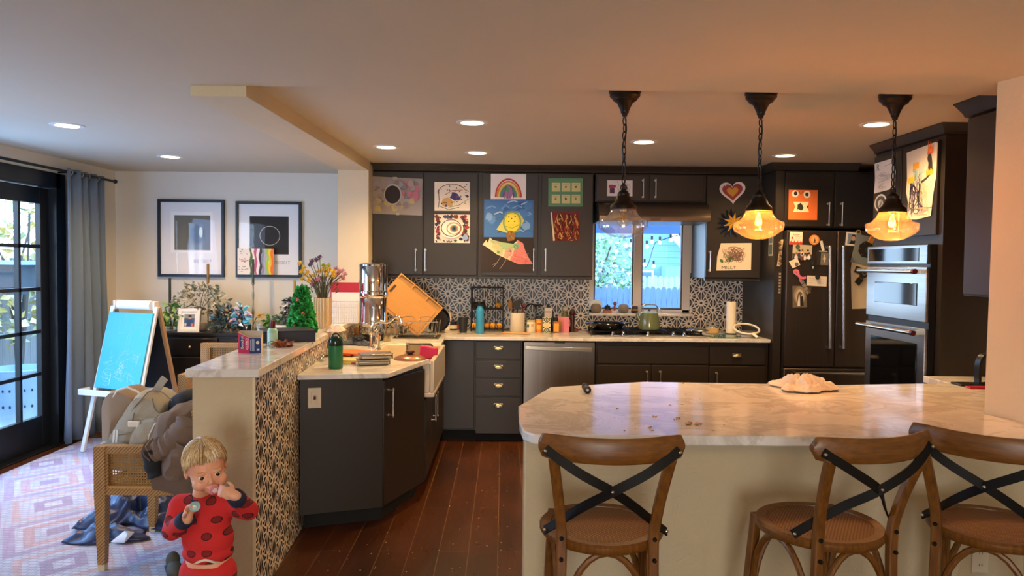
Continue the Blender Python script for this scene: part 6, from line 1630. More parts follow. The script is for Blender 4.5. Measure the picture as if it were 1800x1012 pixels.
# cloth and brush beside the tiled half wall
from mathutils import noise as mnoise
def cloth(cx, cy, z, sx, sy, h, seed, nu=34, nv=28, folds=5, rag=.12):
    """a crumpled cloth lying on a surface: ridged folds that fade to the ragged outline"""
    sd = Vector((seed * 7.3, seed * 3.1, seed * 1.7))
    def ridge(p): return max(0, 1 - abs(mnoise.noise(p)) * 1.9)
    def fn(u, v):
        a, b = u * 2 - 1, v * 2 - 1
        k = max(abs(a), abs(b)); ll = math.hypot(a, b) or 1
        s_ = (1 - .35 * k * (ll - k) / ll) if ll else 1
        rr = (1 + rag * math.sin(3 * math.atan2(b, a) + seed) + rag * .6 * math.sin(5 * math.atan2(b, a) + 2 * seed)) * s_
        p = Vector((a * folds * .28, b * folds * .28, 0)) + sd
        w = Vector((mnoise.noise(p * 1.3), mnoise.noise(p * 1.3 + Vector((4, 4, 0))), 0)) * .5
        e = 1 - k ** 2.2
        hh = .62 * ridge(p + w) + .30 * ridge(p * 2.1 + w * 1.5) + .12 * mnoise.noise(p * 5)
        return Vector((cx + a * sx / 2 * rr + w.x * sx * .10 * (1 - k), cy + b * sy / 2 * rr + w.y * sy * .10 * (1 - k), z + .004 + h * max(0, e * (.12 + .95 * hh)) + h * .10 * (1 - e) * (hh > .35) * hh))
    return MB().grid(fn, nu, nv)
p = PZ(624, 606, CZ)
cloth(p.x + .01, p.y + .02, CZ, .20, .15, .06, 4, 44, 36).solo('dish_cloth', mat('slate_cloth', '#5b6478', .95, noise=(5, '#3c4356', .5, (1, 1, 1))), 'crumpled slate blue cloth beside the half wall', 'cloth', solid=.003)
cloth(p.x + .03, p.y - .01, CZ + .05, .09, .06, .03, 6, 16, 14).solo('dark_rag', c_('#22242c', .9), 'small dark rag bunched on the slate blue cloth', 'cloth', solid=.003)
p = PZ(632, 594, CZ); t = thing('dish_brush', 'round wooden dish brush beside the faucet', 'brush', (p.x - .02, p.y + .02, CZ))
tl(t, 'bristles', [(.03, 0), (.038, .02), (.03, .034), (0, .035)], c_('#b5763c', .9)); tl(t, 'head', [(.026, .035), (.034, .05), (.03, .075), (.014, .09), (0, .092)], c_('#c68a48', .5))
p = PZ(680, 600, CZ) ; turned('candle_glass', 'small brass coloured cup beside the faucet', 'cup', Vector((p.x + .0, p.y + .0, CZ)), [(.024, 0), (.03, .01), (.028, .05), (.024, .05), (.022, .012), (0, .01)], M_BRASS)
# in the sink
t = thing('pink_container', 'pink plastic container leaning at the front of the sink', 'container', (-.545, 5.16, .70), rz=R(0), tilt=(R(-80), R(8)))
MB().box((-.065, -.275, -.014), (.062, .0, .014)).part('tub', c_('#d42f62', .35), t, bevel=.010); MB().box((-.048, -.258, .0145), (.046, -.02, .0175)).part('lid_panel', c_('#c22656', .35), t, bevel=.0015)
t = thing('sink_tray', 'grey-rimmed tray standing in the sink behind the pink container', 'tray', (-.605, 5.42, .70), tilt=(R(-78), 0))
m = MB()
m.tube([(-.09, -.25, 0), (-.08, -.262, 0), (.08, -.262, 0), (.09, -.25, 0), (.09, 0, 0), (-.09, 0, 0)], .008, 8, closed=True); m.part('rim', c_('#5a5a44', .4), t); MB().box((-.088, -.258, -.004), (.088, -.002, .0)).part('floor_panel', c_('#a8a084', .4), t)
p = PZ(718, 617, CZ); t = thing('glass_soap_bottle', 'slim clear glass soap bottle behind the copper lid', 'bottle', (-.64, 4.985, .6915))
tl(t, 'glass', [(.022, 0), (.024, .01), (.024, .24), (.018, .26), (.013, .30)], M_GLASS); tl(t, 'pump', [(.013, .30), (.013, .315), (0, .316)], M_STEEL)
# ================================================================ island and right worktop
IZ_ = IZ + .0006
p = PZ(1033, 692, IZ_); q = PZ(1025, 680, IZ_); d = (q - p); d.normalize()
t = thing('black_grinder', 'black cylinder lying on the island top near its left corner', 'grinder', p + Vector((0, 0, .0195)), rz=math.atan2(d.y, d.x))
ax = Matrix.Rotation(PI / 2, 4, 'Y')
MB().lathe([(.0, -.002), (.012, -.002), (.018, 0), (.019, .004), (.019, .03), (.0165, .032), (.0165, .085), (.019, .087), (.019, .112), (.014, .116), (0, .116)], ax=ax, n=24).part('barrel', M_BLACK, t)
MB().lathe([(0, -.0025), (.006, -.0025), (.007, -.001)], ax=ax, n=16).part('end_cap', M_STEEL, t)
p = PZ(1428, 690, IZ_)
cloth(p.x, p.y + .10, IZ_, .29, .24, .085, 14, 90, 80, 6, .16).solo('dish_towel', mat('cream_towelling', '#e4dccb', .98, noise=(14, '#d2c6ae', .4, (1, 1, 1)), bump=(160, .3, .003)), 'crumpled cream towel on the far edge of the island', 'towel', solid=.004)
m = MB(); q = random.Random(21); m.col = lin('#c79a5c')
spots = [(1207, 746, .012), (1219, 745, .016), (1225, 747, .012), (1150, 733, .008), (1141, 752, .009), (1147, 757, .006), (1190, 735, .009), (1187, 738, .006), (1200, 674, .009), (1086, 719, .006), (1178, 712, .005), (1199, 711, .006), (1228, 746, .008), (1097, 757, .005), (1274, 747, .005), (1253, 757, .004), (1222, 679, .004), (1205, 693, .004)]
for px, py, s in spots:
    c = PZ(px, py, IZ_)
    for k in range(4):
        m.col = lin(q.choice(['#c79a5c', '#b98848', '#d8b478', '#a8763c'])); r_ = s * q.uniform(.35, .7)
        m.ball(c + Vector((q.uniform(-s, s), q.uniform(-s, s), r_ * .7)), r_, r_ * q.uniform(.6, 1), r_ * .7, 6, 4)
for k in range(90):
    c = PZ(q.uniform(960, 1300), q.uniform(690, 760), IZ_); r_ = q.uniform(.0008, .002)
    m.col = lin(q.choice(['#8a6a44', '#6a5238', '#b98848'])); m.ball(c + Vector((0, 0, r_ * .6)), r_, r_, r_ * .6, 5, 3)
m.solo('crumbs', VC, 'scattered bread crumbs on the island top', 'crumbs', kind='stuff')
m = MB(); q = random.Random(5)
for k in range(60):
    c = PZ(q.uniform(560, 900), q.uniform(860, 1005), .0006)
    if -1.0 < c.x < .05 and c.y > 3.4 and c.y < 6: r_ = q.uniform(.0015, .004); m.col = lin('#c9b08a'); m.ball(c + Vector((0, 0, r_ * .6)), r_, r_, r_ * .6, 5, 3)
m.solo('floor_crumbs', VC, 'pale crumbs scattered over the dark kitchen floor', 'crumbs', kind='stuff')
p = PZ(1708, 668, IZ_); p.y = 4.13; p.x = PY(1708, 668, 4.13).x; t = thing('black_stand', 'black stand with a curved arm on the side worktop by the column', 'stand', p)
MB().box((-.09, -.05, 0), (.14, .05, .012)).part('base', M_BLACK, t, bevel=.003)
MB().strip(smooth_path([(.035, 0, .012), (.035, .0, .12), (.06, 0, .17), (.12, 0, .19)], 6), [(-1, 0, .2)] * 19, .045, .014).part('arm', M_BLACK, t)
MB().cbox((.13, 0, .23), .014, .09, .12).part('screen', M_BLACK, t, bevel=.003)
p = PY(1712, 678, 4.02); p.z = IZ_; MB().cbox(p + Vector((.03, 0, .006)), .13, .05, .011).solo('red_case', c_('#b01c2c', .3), 'thin red case in front of the black stand', 'case', bevel=.003)
# ================================================================ dining side
from mathutils import noise as mnoise
def pillow(outline, y0, y1, n=9, e=2.2, wr=.0, sc=14, seed=0):
    """rounded, stuffed solid: outline of (x, z) points blown up between two depths"""
    cx = sum(p[0] for p in outline) / len(outline); cz = sum(p[1] for p in outline) / len(outline)
    P = [(p.x, p.z) for p in smooth_path([(x, 0, z) for x, z in outline] + [(outline[0][0], 0, outline[0][1])], 5)[:-1]]
    vs = []; k = len(P)
    for j in range(n):
        t = -1 + 2 * j / (n - 1); s = (1 - min(1, abs(t)) ** e) ** (1 / e) if abs(t) < 1 else .02
        s = max(s, .05)
        for x, z in P:
            v = Vector((cx + (x - cx) * s, (y0 + y1) / 2 + (y1 - y0) / 2 * t, cz + (z - cz) * s))
            if wr:
                d = mnoise.noise(v * sc + Vector((seed, 0, 0))) + .5 * mnoise.noise(v * sc * 2.3)
                v += Vector((v.x - cx, v.y - (y0 + y1) / 2, v.z - cz)).normalized() * wr * d
            vs.append(v)
    fs = [(j * k + i, (j + 1) * k + i, (j + 1) * k + (i + 1) % k, j * k + (i + 1) % k) for j in range(n - 1) for i in range(k)]
    fs += [tuple(range(k)), tuple(range(n * k - 1, (n - 1) * k - 1, -1))]
    return MB().add(vs, fs, True)
def pxs(pts, Y): return [((q := PY(a, b, Y)).x, q.z) for a, b in pts]
# rug
def rug_mat():
    t = NT('woven_rug')
    co = t.coord(scale=(1, 1, 1), rot=(0, 0, R(4)))
    mp = t.n('Mapping'); mp.inputs['Scale'].default_value = (1.5, 1.15, 0); t.l(co, mp.inputs[0])
    vo = t.n('TexVoronoi', distance='MANHATTAN', voronoi_dimensions='2D'); vo.inputs['Randomness'].default_value = 0; vo.inputs['Scale'].default_value = 1.0; t.l(mp.outputs[0], vo.inputs['Vector'])
    d = t.math('FRACT', t.math('SNAP', t.math('MULTIPLY', vo.outputs['Distance'], 1.0), .035))
    pal = t.ramp(d, [(0, '#8a6a92'), (.10, '#b6bfd0'), (.19, '#c08f8a'), (.28, '#c0c6d2'), (.37, '#a085ac'), (.46, '#aab6c8'), (.56, '#c79a90'), (.66, '#b9c2d0'), (.78, '#94789e'), (.9, '#c6ccd8')], 'CONSTANT')
    br = t.n('TexBrick'); t.l(mp.outputs[0], br.inputs['Vector'])
    for k, v in (('Scale', 9), ('Mortar Size', .04), ('Brick Width', .6), ('Row Height', .34)): br.inputs[k].default_value = v
    br.inputs['Color1'].default_value = rgba('#ffffff'); br.inputs['Color2'].default_value = rgba('#d0c4d2'); br.inputs['Mortar'].default_value = rgba('#8d8298')
    n = t.noise(t.coord(), 90, 4, .8); n2 = t.noise(t.coord(), 3, 3)
    c = t.mix(.75, pal, br.outputs[0], 'MULTIPLY')
    c = t.mix(t.math('MULTIPLY', n, .55), c, '#c6ccd4'); c = t.mix(t.math('MULTIPLY', n2, .25), c, '#c8b4ae')
    t.set(Base_Color=c, Roughness=.95); t.bump(n, .5, .004)
    return t.m
MB().box((-3.56, 2.0, .001), (-1.46, 6.34, .012)).solo('area_rug', rug_mat(), 'faded mauve and pale blue patterned rug under the chairs and easel', 'rug')
RZ = .0125
# curtain and rod
t = thing('curtain', 'grey satin curtain hanging beside the glass door', 'curtain', (-3.58, 6.5, 0))
def cur(u, v):
    y = 6.10 + .62 * u; z = .03 + (2.29 - .03) * v
    w = .03 + .02 * (1 - v)
    x = -3.60 + w * math.sin(u * 2 * PI * 4.2 + .5) + .008 * math.sin(u * 40 + v * 3) + .02 * math.sin(v * 2 + u * 3)
    return Vector((x, y - .10 * (1 - v) * (1 - u) * .5, z))
MB().grid(cur, 90, 14).part('panel', mat('grey_satin', '#62758a', .34, sheen=.2), t, True, solid=.003)
for u in (.06, .3, .54, .78):
    q = cur(u, .985); MB().lathe([(.016, -.003), (.026, -.003), (.026, .003), (.016, .003)], q, 18, closed=True, ax=Matrix.Rotation(PI / 2, 4, 'X')).part('grommet', M_NICKEL, t, True)
MB().tube([(-3.585, 2.6, 2.262), (-3.585, 6.86, 2.262)], .011, 10).ball((-3.585, 6.88, 2.262), .02).tube([(-3.585, 6.20, 2.262), (-3.70, 6.20, 2.262)], .007, 8).solo('curtain_rod', c_('#3a3d40', .4, 1), 'dark grey curtain rod above the glass doors', 'curtain rod')
# easel
B = PZ(145, 794, RZ); rz = R(-19)
o = Vector((B.x, B.y, 0)) - Matrix.Rotation(rz, 3, 'Z') @ Vector((-.235, -.30, 0))
t = thing('art_easel', 'child easel with a turquoise board and a paper roll on top', 'easel', (o.x, o.y, RZ), rz)
M_EW = mat('whitewashed_wood', '#d9d5cc', .5); M_EO = mat('pale_pine', '#b08a62', .5)
TZ = 1.15
def fr_(s, z): return s * .30 * (1 - z / TZ)
for sx in (-1, 1):
    MB().strip([(sx * .235, -.30, 0), (sx * .225, fr_(-1, TZ), TZ)], (0, -1, .26), .035, .022).part('leg', M_EW, t, bevel=.003)
    MB().strip([(sx * .235, .30, 0), (sx * .225, fr_(1, TZ) + .02, TZ)], (0, 1, .26), .035, .022).part('leg', M_EO, t, bevel=.003)
z0, z1 = .50, 1.10
m = MB(); m.add([(-.225, fr_(-1, z0) - .014, z0), (.225, fr_(-1, z0) - .014, z0), (.225, fr_(-1, z1) - .014, z1), (-.225, fr_(-1, z1) - .014, z1), (-.225, fr_(-1, z0) - .026, z0), (.225, fr_(-1, z0) - .026, z0), (.225, fr_(-1, z1) - .026, z1), (-.225, fr_(-1, z1) - .026, z1)],
              [(0, 1, 2, 3), (7, 6, 5, 4), (0, 4, 5, 1), (1, 5, 6, 2), (2, 6, 7, 3), (3, 7, 4, 0)], False)
bo = m.part('drawing_board', mat('turquoise_board', '#35a3ba', .45), t)
q = random.Random(2); m = MB()
def bp(u, v): z = z0 + (z1 - z0) * v; return Vector((-.225 + .45 * u, fr_(-1, z) - .0268, z))
for k in range(26):
    u, v = q.uniform(.2, .85), q.uniform(.08, .45); P = [bp(min(max(u + q.uniform(-.12, .12), .04), .96), min(max(v + q.uniform(-.09, .09), .03), .97)) for _ in range(5)]
    m.tube(smooth_path(P, 4), .0009, 4)
for P in ([(.3, .72), (.3, .9), (.38, .98), (.45, .9), (.45, .72), (.3, .72)], [(.85, .68), (.85, .92), (.95, .92), (.95, .68), (.85, .68), (.95, .92)], [(.7, .95), (.66, .85), (.72, .8), (.76, .9), (.7, .95)], [(.55, .9), (.53, .6), (.56, .3), (.5, .2)], [(.62, .88), (.6, .5), (.66, .3)]):
    m.tube([bp(u, v) for u, v in P], .0009, 4)
m.part('chalk_marks', c_('#a8dcea', .8), bo)
m = MB(); m.add([(-.22, fr_(1, .45) + .012, .45), (.22, fr_(1, .45) + .012, .45), (.22, fr_(1, 1.08) + .012, 1.08), (-.22, fr_(1, 1.08) + .012, 1.08), (-.22, fr_(1, .45) + .022, .45), (.22, fr_(1, .45) + .022, .45), (.22, fr_(1, 1.08) + .022, 1.08), (-.22, fr_(1, 1.08) + .022, 1.08)],
              [(3, 2, 1, 0), (4, 5, 6, 7), (0, 1, 5, 4), (1, 2, 6, 5), (2, 3, 7, 6), (3, 0, 4, 7)], False)
m.part('chalkboard', c_('#15171a', .7), t)
m = MB().box((-.275, fr_(-1, .47) - .115, .455), (.255, fr_(-1, .47) - .015, .465)).box((-.275, fr_(-1, .47) - .12, .455), (.255, fr_(-1, .47) - .11, .50)).box((-.28, fr_(-1, .47) - .12, .455), (-.27, fr_(-1, .47) - .015, .50)).box((.25, fr_(-1, .47) - .12, .455), (.26, fr_(-1, .47) - .015, .50))
m.part('tray', M_EW, t)
MB().box((-.235, fr_(1, .43) + .02, .42), (.235, fr_(1, .43) + .10, .45)).part('tray', M_EW, t)
MB().cyl((-.17, .01, TZ + .012), (.17, .01, TZ + .012), .038, n=24).part('paper_roll', M_PAPER, t)
for sx in (-1, 1): MB().cbox((sx * .205, .01, TZ + .01), .02, .05, .075).part('roll_bracket', M_EW, t, bevel=.004)
# cane chairs
def cane_panel(m, a, b, c, d, nu, nv, w=.0045, t_=.003):
    """open woven cane between four corners (two directions of strips)"""
    a, b, c, d = map(Vector, (a, b, c, d)); nn = (b - a).cross(d - a).normalized()
    for k in range(nu):
        u = (k + .5) / nu; m.strip([a.lerp(b, u), d.lerp(c, u)], nn, w, t_)
    for k in range(nv):
        v = (k + .5) / nv; m.strip([a.lerp(d, v), b.lerp(c, v)], nn, w, t_)
    return m
def wrap_post(m, a, b, s0, s1):
    a, b = Vector(a), Vector(b); d = b - a; n = max(2, int(d.length / .012))
    rings = []
    for i in range(n + 1):
        t_ = i / n; s = (s0 + (s1 - s0) * t_) / 2; p = a + d * t_
        for j, k in ((0, s * .96), (1, s)):
            z = Vector((0, 0, 0)) if j == 0 else d * (.5 / n)
            if i == n and j == 1: continue
            rings.append([p + z + Vector((sx * k, sy * k, 0)) for sx, sy in ((-1, -1), (1, -1), (1, 1), (-1, 1))])
    vs = [v for r in rings for v in r]
    fs = [(i * 4 + k, i * 4 + (k + 1) % 4, i * 4 + 4 + (k + 1) % 4, i * 4 + 4 + k) for i in range(len(rings) - 1) for k in range(4)]
    fs += [(3, 2, 1, 0), tuple(len(vs) - 4 + k for k in range(4))]
    return m.add(vs, fs, False)
def cane_chair(label, loc, rz, bh, arms, w=.58, d=.60, leg=.055):
    t = thing('cane_chair', label, 'chair', loc, rz, 'woven cane dining chairs')
    sh = .435; ah = .622; x = w / 2 - leg / 2; y = d / 2 - leg / 2
    for sx in (-1, 1):
        for sy in (-1, 1):
            top = (bh if sy < 0 and bh > ah else (ah if arms else sh)) - .002
            m = MB(); wrap_post(m, (sx * x, sy * y, .03), (sx * x, sy * y, sh - .07), leg * .66, leg); m.box((sx * x - leg / 2, sy * y - leg / 2, sh - .07), (sx * x + leg / 2, sy * y + leg / 2, top))
            lg = m.part('leg', M_RATTAN, t); MB().box((sx * x - leg * .3, sy * y - leg * .3, 0), (sx * x + leg * .3, sy * y + leg * .3, .032)).part('foot_cap', c_('#cbb48c', .5), lg)
    m = MB()
    for sx in (-1, 1): m.box((sx * x - leg * .40, -y + leg / 2, sh - .05), (sx * x + leg * .45, y - leg / 2, sh - .01))
    for sy in (-1, 1): m.box((-x + leg / 2, sy * y - leg * .45, sh - .065), (x - leg / 2, sy * y + leg * .45, sh - .01))
    m.box((-x, -y, sh - .03), (x, y, sh - .012)); m.part('seat', M_CANE, t)
    def frame_panel(nm, ax, s, z0, z1, n1):
        f = MB(); L = (x if ax == 'x' else y) - leg / 2; q = s * (y if ax == 'x' else x); h = leg * .45
        def bxx(u0, u1, za, zb_, k=1): f.box((u0, q - h * k, za) if ax == 'x' else (q - h * k, u0, za), (u1, q + h * k, zb_) if ax == 'x' else (q + h * k, u1, zb_))
        bxx(-L, L, z1 - .036, z1 - .001); bxx(-L, L, z0, z0 + .032, .98)
        for e in (-L, L - .014): bxx(e, e + .014, z0 + .032, z1 - .036, .9)
        pn = f.part(nm, M_RATTAN, t)
        P = [(-L + .014, z0 + .032), (L - .014, z0 + .032), (L - .014, z1 - .036), (-L + .014, z1 - .036)]
        P = [(u, q, z) if ax == 'x' else (q, u, z) for u, z in P]
        cane_panel(MB(), *P, n1, max(4, int(n1 * (z1 - z0 - .068) / (2 * L - .03)))).part('cane', M_CANE, pn)
    if arms:
        for s in (-1, 1): frame_panel('arm_panel', 'y', s, sh - .055, ah, 30)
    frame_panel('back_panel', 'x', -1, sh - .005, bh, 30)
    return t
CH = PZ(168, 1004, RZ)
ch1 = cane_chair('nearest cane armchair, holding the cream backpack and brown coat', (CH.x + .262, CH.y + .285, RZ), PI / 2, .80, True, d=.53)
cane_chair('cane chair half hidden by the plaster end wall, left of it', (-1.84, 5.02, RZ), -PI / 2, .80, False, w=.52, d=.5)
cane_chair('cane chair standing in front of the dark sideboard', (-2.08, 5.98, RZ), 0, .895, False, w=.52, d=.5)
# backpack on the near chair
BY = CH.y + .31
bk = thing('backpack', 'cream backpack sitting on the nearest cane armchair', 'backpack', (PY(245, 780, BY).x, BY, .444))
MC = mat('cream_nylon', '#a59a86', .65, noise=(8, '#978c78', .5, (1, 1, 1)), bump=(28, .5, .012)); MC2 = mat('taupe_lining', '#917b64', .8, bump=(20, .4, .01))
bot = PY(250, 850, BY).z
def low(pts): return pxs(pts, BY)
zbot = .455
def fz_(L): return [(x, max(z, zbot)) for x, z in L]
pillow(fz_(low([(204, 850), (206, 775), (222, 742), (240, 712), (262, 684), (284, 686), (304, 702), (308, 716), (300, 760), (290, 850)])), BY - .17, BY + .15, 13, 4.5, .007, 16, 1).part('body', MC, bk, True)
pillow(fz_(low([(197, 850), (195, 730), (197, 700), (206, 685), (224, 680), (243, 688), (252, 702), (240, 730), (216, 775), (210, 850)])), BY - .13, BY + .16, 11, 5, .004, 16, 2).part('open_flap', MC2, bk, True)
MB().tube([PY(a, b, BY - .10) for a, b in ((201, 782), (196, 735), (197, 702), (206, 686), (224, 681), (242, 688), (251, 700))], .006, 8).part('zip_edge', c_('#d8d2c6'), bk, True)
pillow(fz_(low([(256, 850), (257, 780), (262, 752), (275, 730), (296, 722), (310, 724), (308, 760), (300, 790), (292, 850)])), BY - .225, BY - .06, 11, 4, .006, 18, 3).part('front_pocket', MC, bk, True)
MB().tube([PY(a, b, BY - .222) for a, b in ((258, 790), (262, 765), (272, 745), (292, 733))], .0035, 6).part('pocket_zip', c_('#ddd8ce'), bk, True)
MS = c_('#7d725e', .7)
for P_, Yq in ((((206, 790), (208, 765), (214, 757), (232, 722), (250, 700), (264, 687), (284, 689), (302, 704)), BY - .150), (((258, 790), (259, 772), (264, 750), (277, 731), (296, 724), (309, 727)), BY - .200), (((208, 764), (230, 762), (255, 765)), BY - .205), (((282, 788), (284, 764), (292, 746), (306, 736)), BY - .224), (((268, 700), (272, 718), (284, 728)), BY - .150), (((236, 725), (232, 745), (234, 762)), BY - .165)):
    MB().tube(smooth_path([PY(a, b, Yq) for a, b in P_], 4), .0032, 6).part('seam', MS, bk, True)
MB().strip(smooth_path([PY(a, b, BY - .05) for a, b in ((266, 698), (276, 684), (284, 672), (290, 664))], 4), (0, -1, 0), .038, .010).part('top_handle', MC, bk, True)
MB().strip([PY(a, b, BY - .19) for a, b in ((222, 742), (240, 746), (262, 750))], (0, -1, .2), .024, .005).part('side_strap', MC, bk, True)
MB().cbox(PY(234, 745, BY - .20), .05, .012, .03).cbox(PY(243, 747, BY - .20), .014, .014, .038).part('buckle', c_('#ded6c6', .4), bk, True, bevel=.003)
pillow(fz_(low([(206, 790), (208, 765), (230, 763), (254, 766), (256, 790)])), BY - .20, BY - .12, 7, 3, .004, 10, 5).part('bottle_pocket', MC, bk, True)
for k in (0, 1): MB().strip(smooth_path([PY(a + k * 5, b, BY - .19) for a, b in ((201, 755), (200, 768), (199, 778))], 3), (0, -1, 0), .01, .003).part('zip_pull', c_('#dfe2e4'), bk, True)
# coat and dark hood
ct = thing('brown_coat', 'mauve-brown coat with a black cuff draped over the nearest cane armchair', 'coat', (PY(315, 780, BY).x, BY - .05, .45))
MB_ = mat('mauve_brown_cloth', '#77604f', .85, noise=(6, '#5f4c40', .4, (1, 1, 1)), bump=(14, .6, .02)); MK = c_('#121214', .85)
pillow(pxs([(300, 850), (297, 780), (303, 742), (312, 716), (328, 702), (350, 700), (375, 720), (378, 850)], BY - .10), BY - .42, BY + .10, 15, 2.6, .022, 9, 7).part('coat_body', MB_, ct, True)
P = smooth_path([PY(a, b, Yq) for a, b, Yq in ((335, 740, BY - .40), (318, 765, BY - .41), (298, 782, BY - .40), (280, 790, BY - .385), (268, 796, BY - .38))], 6)
m = MB().tube(P, [.062 + .006 * math.sin(k * 1.7) for k in range(len(P))], 14)
m.v = [v + Vector((mnoise.noise(v * 22), mnoise.noise(v * 22 + Vector((5, 0, 0))), mnoise.noise(v * 22 + Vector((9, 0, 0))))) * .012 for v in m.v]
m.part('sleeve', MB_, ct, True)
P = smooth_path([PY(a, b, BY - .40) for a, b in ((330, 775), (318, 800), (308, 822), (306, 838))], 6)
m = MB().tube(P, [.075 - .001 * k for k in range(len(P))], 14)
m.v = [v + Vector((mnoise.noise(v * 20), mnoise.noise(v * 20 + Vector((5, 0, 0))), mnoise.noise(v * 20 + Vector((9, 0, 0))))) * .014 for v in m.v]
m.part('sleeve', MB_, ct, True)
P = smooth_path([PY(a, b, BY - .40) for a, b in ((266, 788), (268, 806), (273, 824), (277, 836))], 5)
MB().tube(P, [.043 + .003 * math.sin(k) for k in range(len(P))], 14).part('cuff', MK, ct, True)
pillow(pxs([(305, 725), (308, 702), (318, 688), (334, 684), (352, 690), (362, 706), (355, 718), (332, 712)], BY), BY - .14, BY + .14, 9, 2.4, .012, 10, 8).part('hood_lining', c_('#161c26', .85), ct, True)
# jacket on the rug
MJ = mat('navy_nylon', '#22345e', .4, noise=(5, '#152243', .4, (1, 1, 1)))
p = PZ(232, 912, RZ); j = thing('navy_jacket', 'navy blue jacket lying crumpled on the rug under the near armchair', 'jacket', (p.x, p.y, RZ))
cloth(p.x + .03, p.y + .10, RZ, .50, .60, .20, 3, 60, 60, 6, .15).part('jacket_body', MJ, j, True, solid=.004)
p2 = PZ(188, 944, RZ); cloth(p2.x, p2.y, RZ, .40, .22, .08, 8, 26, 18, 4, .2).part('sleeve', MJ, j, True, solid=.004)
p3 = PZ(214, 954, RZ); MB().add([p3 + Vector(v) for v in ((-.05, -.02, .012), (.03, -.03, .012), (.055, .03, .05), (.0, .03, .055), (.04, -.01, .07))], [(0, 1, 2, 3), (1, 4, 2), (3, 2, 4)]).part('white_tag', c_('#e4e6ea'), j, True, solid=.002)
# sideboard
SBY = 6.62; sb0, sb1 = PY(284, 590, SBY).x, -1.52
t = thing('sideboard', 'black-stained sideboard along the dining wall', 'sideboard', ((sb0 + sb1) / 2, 6.8, 0))
MB().box((sb0 - .02, SBY - .02, .872), (sb1 + .02, YB - .02, .90)).part('top', M_DARKW, t, True, bevel=.004)
MB().box((sb0, SBY, .12), (sb1, YB - .03, .871)).part('body', M_DARKW, t, True)
for k in range(3):
    a = sb0 + .02 + k * (sb1 - sb0 - .04) / 3; b = a + (sb1 - sb0 - .04) / 3 - .012
    for z0_, z1_ in ((.70, .85), (.42, .68), (.15, .40)):
        d = MB().box((a, SBY - .018, z0_), (b, SBY - .001, z1_)).part('drawer', M_DARKW, t, True, bevel=.004)
        MB().ball(((a + b) / 2, SBY - .03, (z0_ + z1_) / 2), .012, n=10, m=8).part('knob', M_BRASS, d, True)
for sx in (sb0 + .04, sb1 - .04):
    for y in (SBY + .04, YB - .08): MB().frustum_box((sx, y), .035, .035, .05, .05, 0, .12).part('leg', M_DARKW, t, True)
TS = .9006
def st(px, Y=6.74): q = PY(px, 575, Y); return Vector((q.x, Y, TS))
def hgt(py0, py1, Y=6.74): return (py1 - py0) * Y / F
def topz(px, py, Y=6.74): return PY(px, py, Y).z - TS
# photo frame
p = st(331, 6.66); w, h = .19, topz(331, 542, 6.66)
t = thing('framed_photo', 'small white photo frame standing on the sideboard', 'picture frame', p, rz=R(4), tilt=(R(-10), 0))
m = MB(); f = .028
m.box((-w / 2, -.008, 0), (-w / 2 + f, .008, h)).box((w / 2 - f, -.008, 0), (w / 2, .008, h)).box((-w / 2 + f, -.008, 0), (w / 2 - f, .008, f)).box((-w / 2 + f, -.008, h - f), (w / 2 - f, .008, h)); m.part('frame', M_WHITE, t, bevel=.002)
A = Art(w - 2 * f, h - 2 * f, '#efe9e2'); A.rect(.18, .14, .86, .86, '#8a8f86').rect(.18, .14, .86, .62, '#3a5a8a').ell(.55, .66, .1, .1, '#c09a80').ell(.55, .74, .11, .07, '#2a2420').poly([(.3, .14), (.36, .5), (.55, .56), (.74, .5), (.8, .14)], '#2f4a7a').ell(.72, .24, .1, .09, '#d8785a').ell(.28, .26, .08, .1, '#c8bfa8')
A.as_part('photo', t, Matrix.Translation((0, .002, h / 2)))
MB().strip([(0, .008, h * .6), (0, .06, .012)], (0, -1, 0), .04, .004).part('easel_back', M_BLACK, t)
# candles
def candle(label, px, pytop, pymid, col, Y, base_r=.03, twist=False):
    p = st(px, Y); t = thing('candlestick', label, 'candlestick', p, group='tapers in candlesticks on the sideboard')
    zt_, zm = topz(px, pytop, Y), topz(px, pymid, Y)
    prof = [(base_r, 0), (base_r, .006), (.008, .014)]; k = 8
    for i in range(1, k): prof.append((.006 + (.006 if i % 3 == 0 else 0), .014 + (zm - .03) * i / k))
    prof += [(.007, zm - .02), (.015, zm - .008), (.014, zm), (0, zm)]
    MB().lathe(prof, n=14).part('holder', glass_mat('smoky_twist', '#d8c8a8', .25) if twist else M_BRASS, t)
    MB().lathe([(.0115, zm + .0005), (.0115, zt_), (.004, zt_ + .004), (0, zt_ + .004)], n=14).part('candle', c_(col, .5), t)
candle('dark green taper at the left end of the sideboard', 299, 489, 532, '#1f2b1c', 6.90)
candle('gold taper rising behind the eucalyptus', 366, 464, 505, '#8a6424', 6.86, twist=True)
candle('tall dark green taper in front of the striped canvas', 445, 456, 497, '#3a4638', 6.88)
candle('gold taper beside the green tissue tree', 518, 493, 524, '#a8843a', 6.90)
